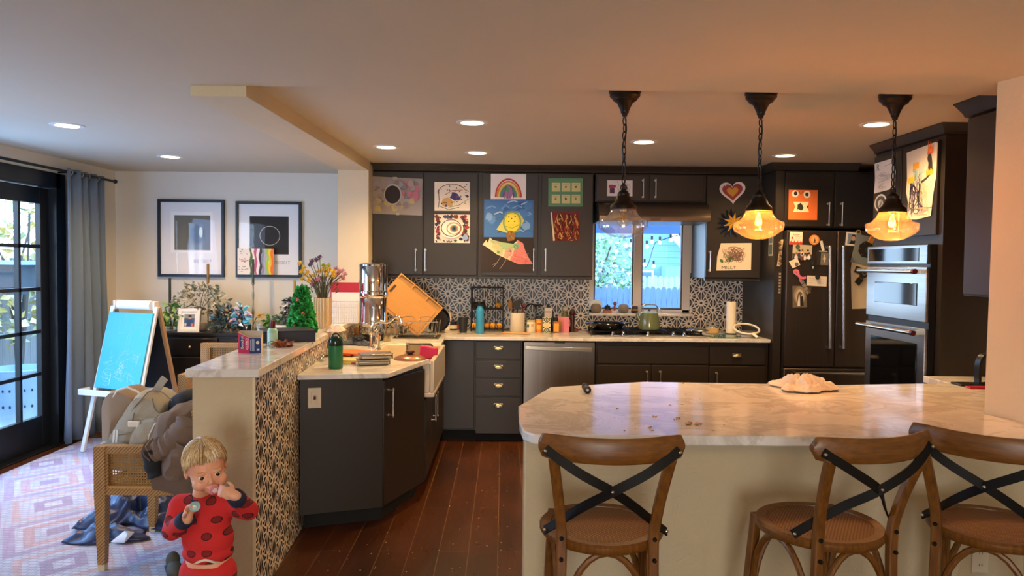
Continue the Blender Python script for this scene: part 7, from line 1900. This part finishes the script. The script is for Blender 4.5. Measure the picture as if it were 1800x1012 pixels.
# plants
def bunch(name, label, cat, px, Y, dx, z0, z1, n, cols, size, pot=None, bend=.25, cone=0, dirs=(-1, 1), dy=.10):
    p = st(px, Y); t = thing(name, label, cat, p)
    m = MB()
    for k in range(n):
        v = rnd.random(); z = z0 + (z1 - z0) * v; sp = (1 - v * cone) if cone else (.55 + .45 * math.sin(PI * min(1, v * 1.1 + .1)))
        a = rnd.uniform(0, 2 * PI); r_ = math.sqrt(rnd.random())
        m.col = lin(rnd.choice(cols))
        m.leaf((dx * r_ * sp * math.cos(a), dy * r_ * sp * math.sin(a), z), (math.cos(a) + rnd.uniform(-.5, .5), math.sin(a), rnd.uniform(*dirs)), size * rnd.uniform(.45, .7), size * rnd.uniform(.8, 1.3), bend)
    m.part('foliage', VLEAF, t)
    m = MB()
    for k in range(5):
        a = k * 1.26; m.tube(smooth_path([(0, 0, z0 * .3), (.02 * math.cos(a), .02 * math.sin(a), (z0 + z1) * .35), (dx * .6 * math.cos(a), dy * .6 * math.sin(a), z0 + (z1 - z0) * .8)], 3), .0025, 5)
    m.part('stem', c_('#6a5a3e', .8), t)
    if pot: MB().lathe(pot[0], n=24).part('pot', pot[1], t)
    return t
bunch('pothos_plant', 'trailing green pothos in a glass pot at the left end of the sideboard', 'plant', 303, 6.72, .085, .05, .24, 80, ['#4f8a3a', '#7fae4e', '#3a6a2c', '#9cc070'], .06, ([(.04, 0), (.055, .01), (.055, .10), (.05, .10), (.05, .015), (0, .012)], glass_mat('clear_glass', '#f4f8f8', .05)))
bunch('eucalyptus', 'dried grey-green eucalyptus spreading over the sideboard', 'plant', 352, 6.80, .27, .14, .43, 300, ['#a3a692', '#b8b49c', '#8c8f7c', '#7d806a', '#c6c0a8', '#6c7460'], .05, ([(.035, 0), (.05, .01), (.085, .06), (.09, .075), (.08, .07), (.04, .02), (0, .02)], mat('pale_stoneware', '#cdbfa6', .4)), dy=.08)
bunch('wreath', 'blue-green leafy wreath bunch lying on the sideboard', 'plant', 402, 6.72, .16, .02, .21, 260, ['#35566a', '#4a7a92', '#2c3a34', '#3f5240', '#26302c', '#5a8aa4', '#7a5038'], .055, dy=.09)
p = st(432, 6.66); t = thing('fabric_flower', 'blue, white and pink fabric flower in a dark pot', 'flower', p)
tl(t, 'pot', [(.035, 0), (.045, .01), (.05, .07), (.045, .07), (.04, .02), (0, .02)], c_('#0f1420', .3)); MB().tube([(0, 0, .02), (-.01, 0, .12), (-.03, 0, .2)], .005, 6).part('stem', c_('#23402c'), t)
m = MB()
for k in range(34):
    a = k * 2.4; m.col = lin(['#5fc0d8', '#e8eef4', '#8fd4e4', '#e6b8d8', '#4a8ac8', '#f0f0f4'][k % 6])
    q = Vector((-.04 + .05 * math.cos(a) * (k / 34), .03 * math.sin(a), .20 - .11 * (k / 34) + .04 * math.sin(k)))
    m.leaf(q, (math.cos(a), .5 * math.sin(a), .5 - k / 34), .04, .075, .5)
m.part('petals', VFAB, t)
p = st(456, 6.66); t = thing('glass_cloche', 'little glass cloche with a yellow rose on top beside the tall taper', 'cloche', p)
tl(t, 'dome', [(.042, .008), (.042, .08), (.03, .105), (0, .112)], M_GLASS); tl(t, 'base', [(.05, 0), (.05, .008), (0, .008)], c_('#dfe8ea', .2)); tl(t, 'figurine', [(.018, .009), (.012, .05), (.016, .07), (0, .085)], c_('#b8c8d0', .3))
m = MB()
for k in range(14): m.leaf((.01, 0, .15), (math.cos(k * 2.4), math.sin(k * 2.4), .9 - k * .1), .035, .04, .5)
m.part('rose', c_('#d8b468', .7), t); MB().tube([(-.06, 0, .06), (-.03, 0, .13), (.005, 0, .15)], .004, 6).part('stem', c_('#2a4630'), t)
bunch('terrarium_plant', 'bright green plant under a dark-framed glass house', 'plant', 477, 6.70, .05, .05, .15, 60, ['#4f9a34', '#7ac04a', '#2f5a24'], .05, ([(.05, 0), (.055, .01), (.05, .05), (0, .05)], c_('#1c2024', .4)), dy=.05)
bunch('spiky_succulent', 'spiky grey-green succulent in a long white pot', 'plant', 497, 6.70, .05, .07, .13, 60, ['#6a7a6a', '#4f6258', '#8a9a88'], .055, ([(.06, 0), (.07, .006), (.075, .07), (.068, .07), (0, .06)], c_('#e0d8c8', .4)), dirs=(.4, 1.2), dy=.04)
bunch('fir_ornament', 'small black and white fir tree ornament on the sideboard', 'ornament', 506, 6.86, .075, .04, .31, 220, ['#2a2c2c', '#dfe0de', '#44484a', '#c8cac8'], .05, ([(.03, 0), (.03, .04), (0, .04)], c_('#3a2c20')), cone=.95, dirs=(-.8, .1), dy=.06)
# ================================================================ things on the bar ledge
BZ = 1.0706
def bl(px, py): return PZ(px, py, BZ)
p = bl(439, 620); wb, hb = .115, .113
t = thing('medicine_box', 'open pink and navy allergy medicine box on the bar ledge', 'box', p, rz=R(2))
m = MB(); d_ = .035
m.add([(-wb / 2, 0, 0), (wb / 2, 0, 0), (wb / 2, 0, hb * .70), (0, 0, hb * .72), (-wb / 2, 0, hb * .95), (-wb / 2, d_, 0), (wb / 2, d_, 0), (wb / 2, d_, hb), (-wb / 2, d_, hb)], [(0, 1, 2, 3, 4), (6, 5, 8, 7), (1, 6, 7, 2), (5, 0, 4, 8), (0, 5, 6, 1)], False)
m.part('carton', c_('#d9cdb4', .7), t, solid=.0015)
A = Art(wb, hb, '#c22a56', [(0, 0), (.5, 0), (.5, .70), (.25, .80), (0, .93)], t=.0006)
A.poly([(.5, 0), (1, 0), (1, .69), (.5, .70)], '#1f2f6a').rect(.60, .08, .72, .64, '#8a94a8').poly([(.08, .2), (.27, .2), (.27, .72), (.08, .78)], '#1c2860').rect(.1, .22, .25, .70, '#1c2860')
A.text('Benadryl', .175, .47, .018, '#f2f0ee', PI / 2).text('ALLERGY', .38, .42, .016, '#f6d8e0', PI / 2).rect(.45, .2, .475, .68, '#e8a0b4')
A.ell(.86, .48, .07, .08, '#d8c890').rect(.82, .12, .94, .2, '#c8ccd8').rect(.54, .1, .56, .62, '#c8ccd8')
A.as_part('print', t, Matrix.Translation((0, -.0022, hb / 2)))
p = bl(479, 607); t = thing('lotion_bottle', 'small mint green bottle with a dark red cap on the bar ledge', 'bottle', p)
tl(t, 'body', [(.026, 0), (.028, .004), (.028, .085), (.022, .096), (.014, .10), (0, .10)], c_('#9ed0b8', .35)); tl(t, 'cap', [(.0145, .1005), (.0155, .104), (.0145, .142), (0, .143)], c_('#5c1420', .25))
MB().grid(lambda u, v: Vector((.0284 * math.sin(-.8 + u * 1.6), -.0284 * math.cos(-.8 + u * 1.6), .012 + .06 * v)), 9, 2).part('label', c_('#b8dcc8', .4), t)
tl(t, 'tip', [(.010, .143), (.008, .16), (0, .162)], M_GLASS)
p = bl(470, 611); t = thing('eyeglasses', 'wire eyeglasses lying on the bar ledge behind the medicine box', 'eyeglasses', p, rz=R(10))
for x in (-.024, .024): MB().tube([(x + .02 * math.cos(a), 0, .019 + .017 * math.sin(a)) for a in [2 * PI * i / 18 for i in range(18)]], .0016, 6, closed=True).part('rim', c_('#5a3a2c', .3), t)
MB().tube([(-.004, 0, .024), (.004, 0, .024)], .0014, 6).tube([(-.044, 0, .024), (-.046, .1, .006)], .0014, 6).tube([(.044, 0, .024), (.04, .1, .006)], .0014, 6).part('temple', c_('#8a7050', .3), t)
p = bl(497, 610); t = thing('dry_leaves', 'curled brown dry leaves beside the lotion bottle', 'leaves', p)
m = MB()
for k in range(16): m.col = lin(rnd.choice(['#8a4a24', '#6a3018', '#b06a34', '#9a5a2c'])); m.leaf((rnd.uniform(-.03, .03), rnd.uniform(-.02, .02), .004), (rnd.uniform(-1, 1), rnd.uniform(-1, 1), rnd.uniform(.05, .7)), .03, .05, .4)
m.part('leaves', VLEAF, t)
a = bl(462, 603); b = bl(556, 600); dv = (b - a); ang = math.atan2(dv.y, dv.x); Lb = dv.length
t = thing('ring_binder', 'thick navy blue binder lying on the bar ledge', 'binder', a.lerp(b, .5) + Matrix.Rotation(ang, 3, 'Z') @ Vector((-.005, .13, 0)), ang)
MN = c_('#141a30', .45)
MB().box((-Lb / 2, -.13, .0), (Lb / 2, .13, .004)).box((-Lb / 2, -.13, .062), (Lb / 2, .13, .067)).box((-Lb / 2, -.13, .004), (Lb / 2, -.126, .062)).part('cover', MN, t, bevel=.0015)
MB().box((-Lb / 2 + .008, -.125, .005), (Lb / 2 - .008, .122, .061)).part('pages', c_('#3a342c', .8), t)
# tissue tree
p = bl(531, 585); p.y = 4.98; p.x = PY(531, 585, 4.98).x; t = thing('tissue_tree', 'ruffled green tissue paper tree on the bar ledge', 'ornament', p)
m = MB(); Ht = PY(531, 497, 4.98).z - BZ; q = random.Random(4)
m.col = lin('#146a2c'); m.lathe([(.075, .0), (.07, .02), (.02, Ht * .9), (0, Ht)], n=16)
for k in range(90):
    v = k / 90; a = k * 2.39996; r_ = .072 * (1 - v) ** .8 + .012; z = .02 + v * (Ht - .05)
    c = Vector((r_ * math.cos(a), r_ * math.sin(a), z)); tx = Vector((-math.sin(a), math.cos(a), 0)); out = Vector((math.cos(a), math.sin(a), 0))
    m.col = lin(q.choice(['#1d8a3a', '#147a30', '#2ba04a', '#0f6226', '#38b058']))
    ph = q.uniform(0, 6)
    m.grid(lambda u, w_: c + tx * (.034 * math.cos(u * 5 + ph) * (.4 + .6 * w_)) + Vector((0, 0, 1)) * (.030 * math.sin(u * 5 + ph) * (.4 + .6 * w_) - .008 * w_) + out * (.018 * w_ + .006 * math.sin(u * 18 + ph)), 12, 3)
m.part('ruffles', VFAB, t, solid=.0008)
m = MB()
for a, z, cl in ((-2.0, .05, '#d84a50'), (-2.4, .03, '#e05a5a'), (-1.2, .13, '#c86a3a'), (-2.3, .16, '#d8403c'), (-1.9, .22, '#d8604a'), (-1.0, .02, '#5fd0b8')): m.col = lin(cl); m.ball((.085 * math.cos(a) * (1 - z * 2), .085 * math.sin(a) * (1 - z * 2), z), .013, n=8, m=6)
m.part('pompoms', VC, t)
# vase of flowers
p = bl(566, 578); p.y = 5.30; p.x = PY(566, 578, 5.30).x; t = thing('flower_vase', 'ribbed gold and white vase of dried yellow and pink flowers', 'vase', p)
Hv = PY(566, 523, 5.3).z - BZ; rv = sz(33, 5.3) / 2
tl(t, 'vase', [(rv * .86, 0), (rv * .9, .02), (rv, .05), (rv, Hv), (rv * .9, Hv), (rv * .88, Hv - .05), (0, Hv - .06)], mat('champagne_ceramic', '#cfb48a', .3, .25), 160, .05, 22)
tp = PY(566, 455, 5.3).z - BZ; q = random.Random(8); ms = MB()
kinds = [('yellow_blossom', '#e0b82a', .42), ('pink_blossom', '#c98a98', .3), ('purple_blossom', '#6a4660', .18), ('lime_blossom', '#b8b832', .1)]
fm = {k[0]: MB() for k in kinds}
spots_ = [(534, 470, 0), (527, 462, 0), (540, 478, 0), (532, 490, 0), (545, 465, 2), (548, 459, 2), (556, 456, 2), (562, 452, 2), (545, 486, 0), (552, 484, 0), (560, 478, 0), (566, 474, 0), (572, 470, 3), (578, 466, 3), (568, 466, 3), (580, 474, 0), (586, 478, 0), (575, 482, 0), (590, 472, 1), (596, 477, 1), (602, 476, 1), (606, 482, 1), (598, 486, 1), (592, 482, 1), (560, 490, 1), (553, 493, 1), (548, 498, 1), (566, 488, 0), (582, 486, 0), (538, 484, 0), (530, 477, 0), (573, 476, 0), (604, 489, 1), (556, 498, 1), (588, 484, 0), (543, 492, 0)]
for px, py, kd_ in spots_:
    Yq = 5.3 + q.uniform(-.06, .06); e = PY(px, py, Yq) - p; nm, cl, _ = kinds[kd_]
    ms.tube(smooth_path([(e.x * .1, (e.y) * .1, Hv - .08), (e.x * .4, e.y * .4, Hv + (e.z - Hv) * .5), (e.x, e.y, e.z)], 3), .0022, 5)
    for k in range(16):
        a = k * 2.4; el = 1 - 2 * (k + .5) / 16
        fm[nm].leaf(e, (math.cos(a) * math.sqrt(1 - el * el), math.sin(a) * math.sqrt(1 - el * el), el), .011, .024, .3)
for k in range(60):
    e = Vector((q.uniform(-.1, .1), q.uniform(-.06, .06), Hv + q.uniform(.02, .14))); ms.leaf(e, (e.x * 6, e.y * 4, .6), .012, .035)
ms.part('stems', c_('#55502c', .8), t)
for nm, cl, _ in kinds: fm[nm].part(nm, c_(cl, .7), t)
# wire letter basket, papers, red folder
Yb = 5.75; x0, x1 = xx(584, Yb, 550), xx(629, Yb, 550); p = Vector(((x0 + x1) / 2, Yb, BZ)); wb2 = (x1 - x0) / 2; hB = PY(606, 529, Yb).z - BZ
t = thing('wire_basket', 'pale wire letter basket at the far end of the bar ledge', 'basket', p)
m = MB()
for y in (-.05, .05):
    for k in range(13): x = -wb2 + 2 * wb2 * k / 12; m.tube([(x, y, 0), (x, y, hB)], .0014, 5)
    for k in range(5): m.tube([(-wb2, y, hB * k / 4), (wb2, y, hB * k / 4)], .0018, 5)
for x in (-wb2, wb2):
    for z in (0.001, hB): m.tube([(x, -.05, z), (x, .05, z)], .002, 5)
m.part('wires', c_('#c8c4b8', .4, 1), t)
for nm, lb, col, dx, y, ww, hz_, rz_ in (('letter_paper', 'white letter sheets standing in the wire basket', '#ece4d6', 0, .012, .215, .235, 2), ('letter_paper', 'cream envelope in the front of the wire basket', '#e4d8c2', .01, -.02, .19, .15, -2)):
    MB().cbox(p + Vector((dx, y, hz_ / 2 + .003)), ww, .004, hz_, Euler((R(-4), 0, R(rz_)))).solo(nm, c_(col, .8), lb, 'paper', group='letters in the wire basket')
fz0 = PY(606, 515, 5.9).z; MB().box((xx(582, 5.9, 505), 5.88, BZ), (xx(632, 5.9, 505), 5.90, PY(606, 496, 5.9).z)).solo('red_folder', c_('#b81f2e', .5), 'bright red folder standing behind the wire basket', 'folder', bevel=.002)
p = bl(588, 584); cloth(p.x - .01, p.y + .02, BZ, .13, .11, .05, 12, 30, 28, 6, .2).solo('tissue_paper', c_('#e8cfc0', .9), 'crumpled pinkish tissue paper beside the flower vase', 'tissue paper', solid=.001)
# ================================================================ the toddler
TY = 2.74
hc = PY(362, 821, TY)
per = thing('person', 'blond toddler in red pyjamas standing by the plaster end wall, hand at mouth', 'person', (hc.x + .01, TY, 0))
def V3(px, py, Y): return PY(px, py, Y)
HM = Matrix.Translation(hc) @ Matrix.Rotation(R(32), 4, 'Z') @ Matrix.Rotation(R(11), 4, 'X') @ Matrix.Rotation(R(-9), 4, 'Y')
def hp(x, y, z): return HM @ Vector((x, y, z))
hrot = HM.to_euler()
skin = mat('toddler_skin', '#e2ac8c', .5, noise=(16, '#d48f74', .3, (1, 1, 1)), sub=.15)
b = MB()
def hb(c, r): b.ball(hp(*c), *r, n=22, m=16, rot=hrot)
hb((0, .012, .018), (.070, .084, .079)); hb((0, -.020, -.022), (.060, .058, .062)); hb((0, -.052, -.062), (.022, .020, .019))
for s in (-1, 1):
    hb((s * .034, -.046, -.036), (.027, .027, .026)); hb((s * .070, .012, -.012), (.007, .015, .022)); hb((s * .028, -.066, .014), (.018, .012, .006)); hb((s * .0275, -.0665, .0075), (.0135, .010, .0045)); hb((s * .0275, -.066, -.0135), (.013, .009, .004))
    hb((s * .007, -.080, -.025), (.006, .007, .005))
hb((0, -.074, -.008), (.008, .010, .018)); hb((0, -.083, -.021), (.0085, .009, .008)); hb((0, -.076, -.047), (.017, .008, .005)); hb((0, -.074, -.055), (.014, .008, .005))
nk = V3(356, 868, TY + .025)
b.cone(hp(0, .012, -.055), nk, .036, .036, 16)
sh_l, sh_r = V3(318, 889, TY + .02), V3(408, 886, TY + .02)     # picture left / right shoulder
chest, belly, hip = V3(364, 905, TY + .01), V3(366, 945, TY), V3(366, 990, TY + .01)
el_l, wr_l = V3(303, 932, TY - .03), V3(330, 909, TY - .135)
el_r, wr_r = V3(437, 897, TY - .03), V3(411, 870, TY - .135)
for c, r in ((chest, (.085, .062, .075)), (belly, (.086, .068, .085)), (hip, (.084, .066, .07))): b.ball(c, *r, n=22, m=14)
for s, e, w_i in ((sh_l, el_l, wr_l), (sh_r, el_r, wr_r)):
    b.cone(chest + Vector((0, .01, .03)), s, .045, .038, 14); b.cone(s, e, .036, .028, 14); b.cone(e, w_i, .028, .019, 14)
feet = []
for s in (-1, 1):
    h_ = hip + Vector((s * .04, 0, -.03)); k_ = Vector((hip.x + s * .052, TY - .02, .215)); a_ = Vector((hip.x + s * .056, TY + .015, .045))
    b.cone(h_, k_, .055, .040, 14); b.cone(k_, a_, .038, .026, 14); b.ball(a_ + Vector((.01, -.035, -.022)), .026, .058, .022, 14, 10); b.ball(a_ + Vector((0, .012, -.02)), .023, .024, .025, 12, 8)
    for q_ in range(5): b.ball(a_ + Vector((.01 + (q_ - 2) * .0095, -.088 + abs(q_ - 1.5) * .004, -.033)), .0065, .009, .0075, 8, 6)
    feet.append(a_)
def hand(w, d, n, thumb, curl):
    d = Vector(d).normalized(); n = Vector(n); n = (n - d * n.dot(d)).normalized(); s = d.cross(n) * thumb
    M = Matrix((s, n, d)).transposed().to_4x4(); M.translation = w
    T = b.T; b.T = M @ Matrix.Identity(4)
    b.ball((0, .0, .022), .023, .0115, .029, 14, 10); b.cone((0, 0, -.01), (0, 0, .012), .0175, .017, 12)
    for i, (L, sp) in enumerate(((.95, .016), (1.05, .0055), (1.0, -.0055), (.8, -.0155))):
        p = Vector((sp, .001, .043)); a = curl[0] * (1 + .12 * i)
        for j, (sl, r0, r1) in enumerate(((.017, .0063, .0058), (.0125, .0058, .0053), (.0095, .0053, .0046))):
            q = p + Vector((0, math.sin(a), math.cos(a))) * sl * L
            b.cone(p, q, r0, r1, 10); p = q; a += curl[1]
    p = Vector((.019, .003, .014)); a = .9
    for sl, r0, r1 in ((.015, .0085, .007), (.013, .0068, .006), (.010, .006, .005)):
        q = p + Vector((math.sin(a) * .75, .55, math.cos(a))).normalized() * sl; b.cone(p, q, r0, r1, 10); p = q; a -= .45
    b.T = T
    return M
hl = hand(wr_l, (.30, -.18, 1), (.75, -.45, -.1), -1, (.55, .55))
hr = hand(wr_r, (-1, .06, .30), (.15, .85, -.3), -1, (.50, .60))
b.part('body', skin, per, True, remesh=.0028)
# eyes
for s in (-1, 1):
    e = MB(); e.ball(hp(s * .0275, -.0655, -.002), .0105, n=16, m=12, rot=hrot); ey = e.part('eye', c_('#e6e0da', .15), per, True)
    e = MB(); e.ball(hp(s * .0275 + .0005, -.0728, -.0025), .0072, .0040, .0072, 14, 10, rot=hrot); e.part('iris', c_('#1c1613', .1), ey, True)
    e = MB(); P = [hp(s * .0275 + k * .0125, -.0765 + .006 * k * k, .0195 + .002 * (1 - k * k)) for k in (-1, -.5, 0, .5, 1)]
    e.tube(P, [.0006, .0012, .0014, .0012, .0006], 6).part('eyebrow', c_('#c09a70', .8), per, True)
e = MB(); e.ball(hp(0, -.0815, -.049), .0125, .004, .0045, 12, 8, rot=hrot); e.part('lips', c_('#c9706a', .45), per, True)
# hair
q = random.Random(17); m = MB()
def hpos(ph, th, k=1.0): return hp(.0765 * k * math.sin(th) * math.cos(ph), .012 + .0905 * k * math.sin(th) * math.sin(ph), .022 + .0865 * k * math.cos(th))
def hend(ph):
    f = -math.sin(ph)                    # 1 at the front, -1 at the back
    return 1.22 if f > .75 else 1.22 + (.75 - f) * 1.05 if f > .1 else 1.90 + (.1 - f) * .22
m.col = lin('#a88a62')
nu, nv = 48, 10
m.grid(lambda u, v: hpos(2 * PI * u, .02 + (hend(2 * PI * u) - .05) * v, 1 - .02 * (v ** 6)), nu, nv, closed_u=True)
for k in range(1100):
    ph = q.uniform(0, 2 * PI); L = hend(ph) + q.uniform(-.22, .08); t0 = q.choice([.03, .03, q.uniform(.1, .8)])
    sw = q.uniform(-.2, .2) + .10 * math.cos(ph)
    P = [hpos(ph + sw * (i / 6) ** 1.5, t0 + (L - t0) * i / 6, 1.012 + .018 * q.random()) for i in range(7)]
    m.col = lin(q.choice(['#cbb184', '#b99c70', '#d9c39a', '#a08258', '#80623e', '#e2d0ae']))
    w_ = q.uniform(.0012, .0028); m.tube(P, [w_ * .6, w_, w_, w_, w_ * .9, w_ * .7, w_ * .25], 4)
m.part('hair', vcol_mat('hair_colours', .42), per, True)
# pyjamas
def pyjama_mat():
    t = NT('red_pyjama_cotton')
    tc = t.n('TexCoord'); mp = t.n('Mapping'); mp.inputs['Scale'].default_value = (9.5, 0, 13.5); mp.inputs['Rotation'].default_value = (PI / 2, 0, 0)
    sp = t.n('SeparateXYZ'); t.l(tc.outputs['Object'], sp.inputs[0]); cb = t.n('CombineXYZ')
    t.l(t.math('MULTIPLY', sp.outputs[0], 9.5), cb.inputs[0]); t.l(t.math('MULTIPLY', sp.outputs[2], 13), cb.inputs[1])
    vo = t.n('TexVoronoi', voronoi_dimensions='2D'); vo.inputs['Randomness'].default_value = .55; vo.inputs['Scale'].default_value = 1.3; t.l(cb.outputs[0], vo.inputs['Vector'])
    d = vo.outputs['Distance']
    spot = t.math('LESS_THAN', d, .225); rim = t.math('MULTIPLY', spot, t.math('GREATER_THAN', d, .18))
    n = t.noise(tc.outputs['Object'], 25, 3)
    c = t.mix(t.math('MULTIPLY', n, .4), '#cc2a2c', '#b01e22'); c = t.mix(spot, c, '#7c1a1e'); c = t.mix(rim, c, '#2a1216')
    t.set(Base_Color=c, Roughness=.9); t.bump(n, .35, .006)
    return t.m
PJ = pyjama_mat()
m = MB()
for c, r in ((chest + Vector((0, .005, .0)), (.092, .070, .078)), (belly, (.094, .076, .088)), (V3(366, 968, TY), (.094, .076, .045))): m.ball(c, *r, n=24, m=16)
m.cone(nk + Vector((0, .002, -.035)), chest, .048, .07, 16)
for s, e, w_i in ((sh_l, el_l, wr_l), (sh_r, el_r, wr_r)):
    m.cone(chest + Vector((0, .008, .030)), s, .052, .045, 14); m.cone(s, e, .044, .037, 14); m.cone(e, e.lerp(w_i, .72), .037, .028, 14)
m.part('shirt', PJ, per, True, remesh=.005)
m = MB()
m.ball(V3(366, 1003, TY + .01), .096, .079, .062, 24, 16)
for s, a_ in zip((-1, 1), feet):
    h_ = hip + Vector((s * .042, 0, -.03)); k_ = Vector((hip.x + s * .054, TY - .02, .215))
    m.cone(h_, k_, .064, .050, 14); m.cone(k_, a_ + Vector((0, 0, .04)), .05, .038, 14)
m.part('trousers', PJ, per, True, remesh=.005)
NV = c_('#1b2340', .9)
for e, w_i in ((el_l, wr_l), (el_r, wr_r)):
    a, c = e.lerp(w_i, .66), e.lerp(w_i, .97); m = MB(); dd = (c - a)
    m.tube([a, a + dd * .15, a + dd * .5, a + dd * .9, c], [.029, .0315, .031, .0295, .026], 18).part('cuff', NV, per, True)
m = MB(); up = Vector((.0, -.28, 1)).normalized(); qz = up.to_track_quat('Z', 'Y').to_matrix().to_4x4()
m.lathe([(.040, -.004), (.049, -.006), (.050, .004), (.042, .010), (.039, .004)], nk + Vector((0, -.002, -.008)), 28, closed=True, ax=qz).part('collar', NV, per, True)
m = MB(); P = [V3(330 + k * 6, 987 + 3 * math.sin(k * .9) + (k - 5) ** 2 * -.12, TY - .082 + .0022 * (k - 5) ** 2) for k in range(11)]
m.strip(P, (0, -1, 0), .008, .003).part('waistband', c_('#e2d8cc', .9), per, True)
# pacifiers
PM = Matrix.Translation(hp(.004, -.0885, -.049)) @ HM.to_3x3().to_4x4() @ Matrix.Rotation(R(18), 4, 'Z')
t = bpy.data.objects.new('pacifier', None); COL.objects.link(t); WM[t] = PM.copy(); t.location = PM.to_translation(); t.rotation_euler = PM.to_euler()
tag(t, 'pink pacifier held at the mouth of the toddler', 'pacifier')
AX = Matrix.Rotation(PI / 2, 4, 'X')
MB().lathe([(0, .0), (.017, .0), (.020, .002), (.018, .005), (0, .004)], n=24, ax=AX).part('shield', c_('#e09aa8', .3), t); MB().lathe([(.009, .004), (.010, .012), (.007, .015), (0, .015)], n=18, ax=AX).part('button', c_('#efdcd6', .3), t)
MB().tube([(.014 * math.cos(a), -.012 - .004 * math.sin(a), .014 * math.sin(a)) for a in [2 * PI * i / 20 for i in range(20)]], .0022, 6, closed=True).part('ring', c_('#d98a9c', .3), t)
w2 = hl @ Vector((.004, .026, .060)); t = thing('pacifier', 'pale teal pacifier held up in the lower hand of the toddler', 'pacifier', w2, rz=R(20))
MB().lathe([(0, .0), (.016, .0), (.019, .002), (.017, .005), (0, .004)], n=24, ax=AX).part('shield', c_('#8fb0b4', .3), t); MB().lathe([(.008, .004), (.009, .011), (0, .013)], n=18, ax=AX).part('button', c_('#b8d0d0', .3), t)
MB().ball((0, .012, 0), .007, .012, .007, 12, 8).part('teat', glass_mat('silicone', '#e8e0c8', .1, .2), t)
p = PZ(303, 1010, RZ); t = thing('shoe', 'dark olive shoe on the rug behind the toddler', 'shoe', (p.x, p.y + .02, RZ), rz=R(30))
m = MB(); m.ball((0, -.03, .03), .038, .075, .032, 16, 10).ball((0, .05, .045), .034, .05, .045, 16, 10).part('upper', c_('#4a4636', .8), t, remesh=.005); MB().box((-.036, -.1, 0), (.036, .095, .014)).part('sole', c_('#2a2822', .8), t, bevel=.006)
# ================================================================ daylight and added fill
world = bpy.data.worlds.new('world'); SC.world = world
world.use_nodes = True
nt = world.node_tree; bg = nt.nodes['Background']
tc = nt.nodes.new('ShaderNodeTexCoord'); sp = nt.nodes.new('ShaderNodeSeparateXYZ'); rp = nt.nodes.new('ShaderNodeValToRGB')
nt.links.new(tc.outputs['Generated'], sp.inputs[0]); nt.links.new(sp.outputs[2], rp.inputs[0]); nt.links.new(rp.outputs[0], bg.inputs[0])
rp.color_ramp.elements[0].position = 0; rp.color_ramp.elements[0].color = rgba('#c3dcf6')
rp.color_ramp.elements[1].position = .6; rp.color_ramp.elements[1].color = rgba('#86b4ee')
bg.inputs[1].default_value = WORLD_S
def light(name, typ, loc, energy, col, rot=(0, 0, 0), **kw):
    d = bpy.data.lights.new(name, typ); d.energy = energy; d.color = lin(col)
    for k, v in kw.items(): setattr(d, k, v)
    o = bpy.data.objects.new(name, d); COL.objects.link(o); o.location = loc; o.rotation_euler = rot
    return o
# fill lamps added at the glass door, at assumed windows and overhead
light('left_fill', 'AREA', (XL + .02, 3.35, 1.5), E_LEFT, '#b4d0f5', (0, R(-90), 0), shape='RECTANGLE', size=1.2, size_y=1.3)  # fill light added at a made-up window out of view
light('assumed_window_fill', 'AREA', (-.2, -3.15, 1.25), E_REAR, '#fff0d8', (R(90), 0, 0), shape='RECTANGLE', size=1.2, size_y=1.3)  # fill lamp added at an assumed window behind the camera
light('door_fill', 'AREA', (XL + .04, 5.03, 1.15), E_DOOR, '#86b8ff', (R(8), R(-94), 0), shape='RECTANGLE', size=1.8, size_y=.66)  # blue fill lamp added inside the door leaf that is out of view
light('sun', 'SUN', (0, 0, 6), E_SUN, '#ffe9cc', (R(38), R(-28), 0), angle=R(1.5))
light('rear_fill', 'AREA', (-.2, -1.2, 2.36), E_RFILL, '#ffd29c', (0, 0, 0), shape='RECTANGLE', size=2.4, size_y=1.2)  # overhead fill added behind the camera, no lamp known there
vs = SC.view_settings
SC.display_settings.display_device = 'sRGB'
vs.view_transform = 'Standard'; vs.look = 'None'; vs.gamma = 1; vs.use_curve_mapping = False
vs.exposure = EXPOSURE
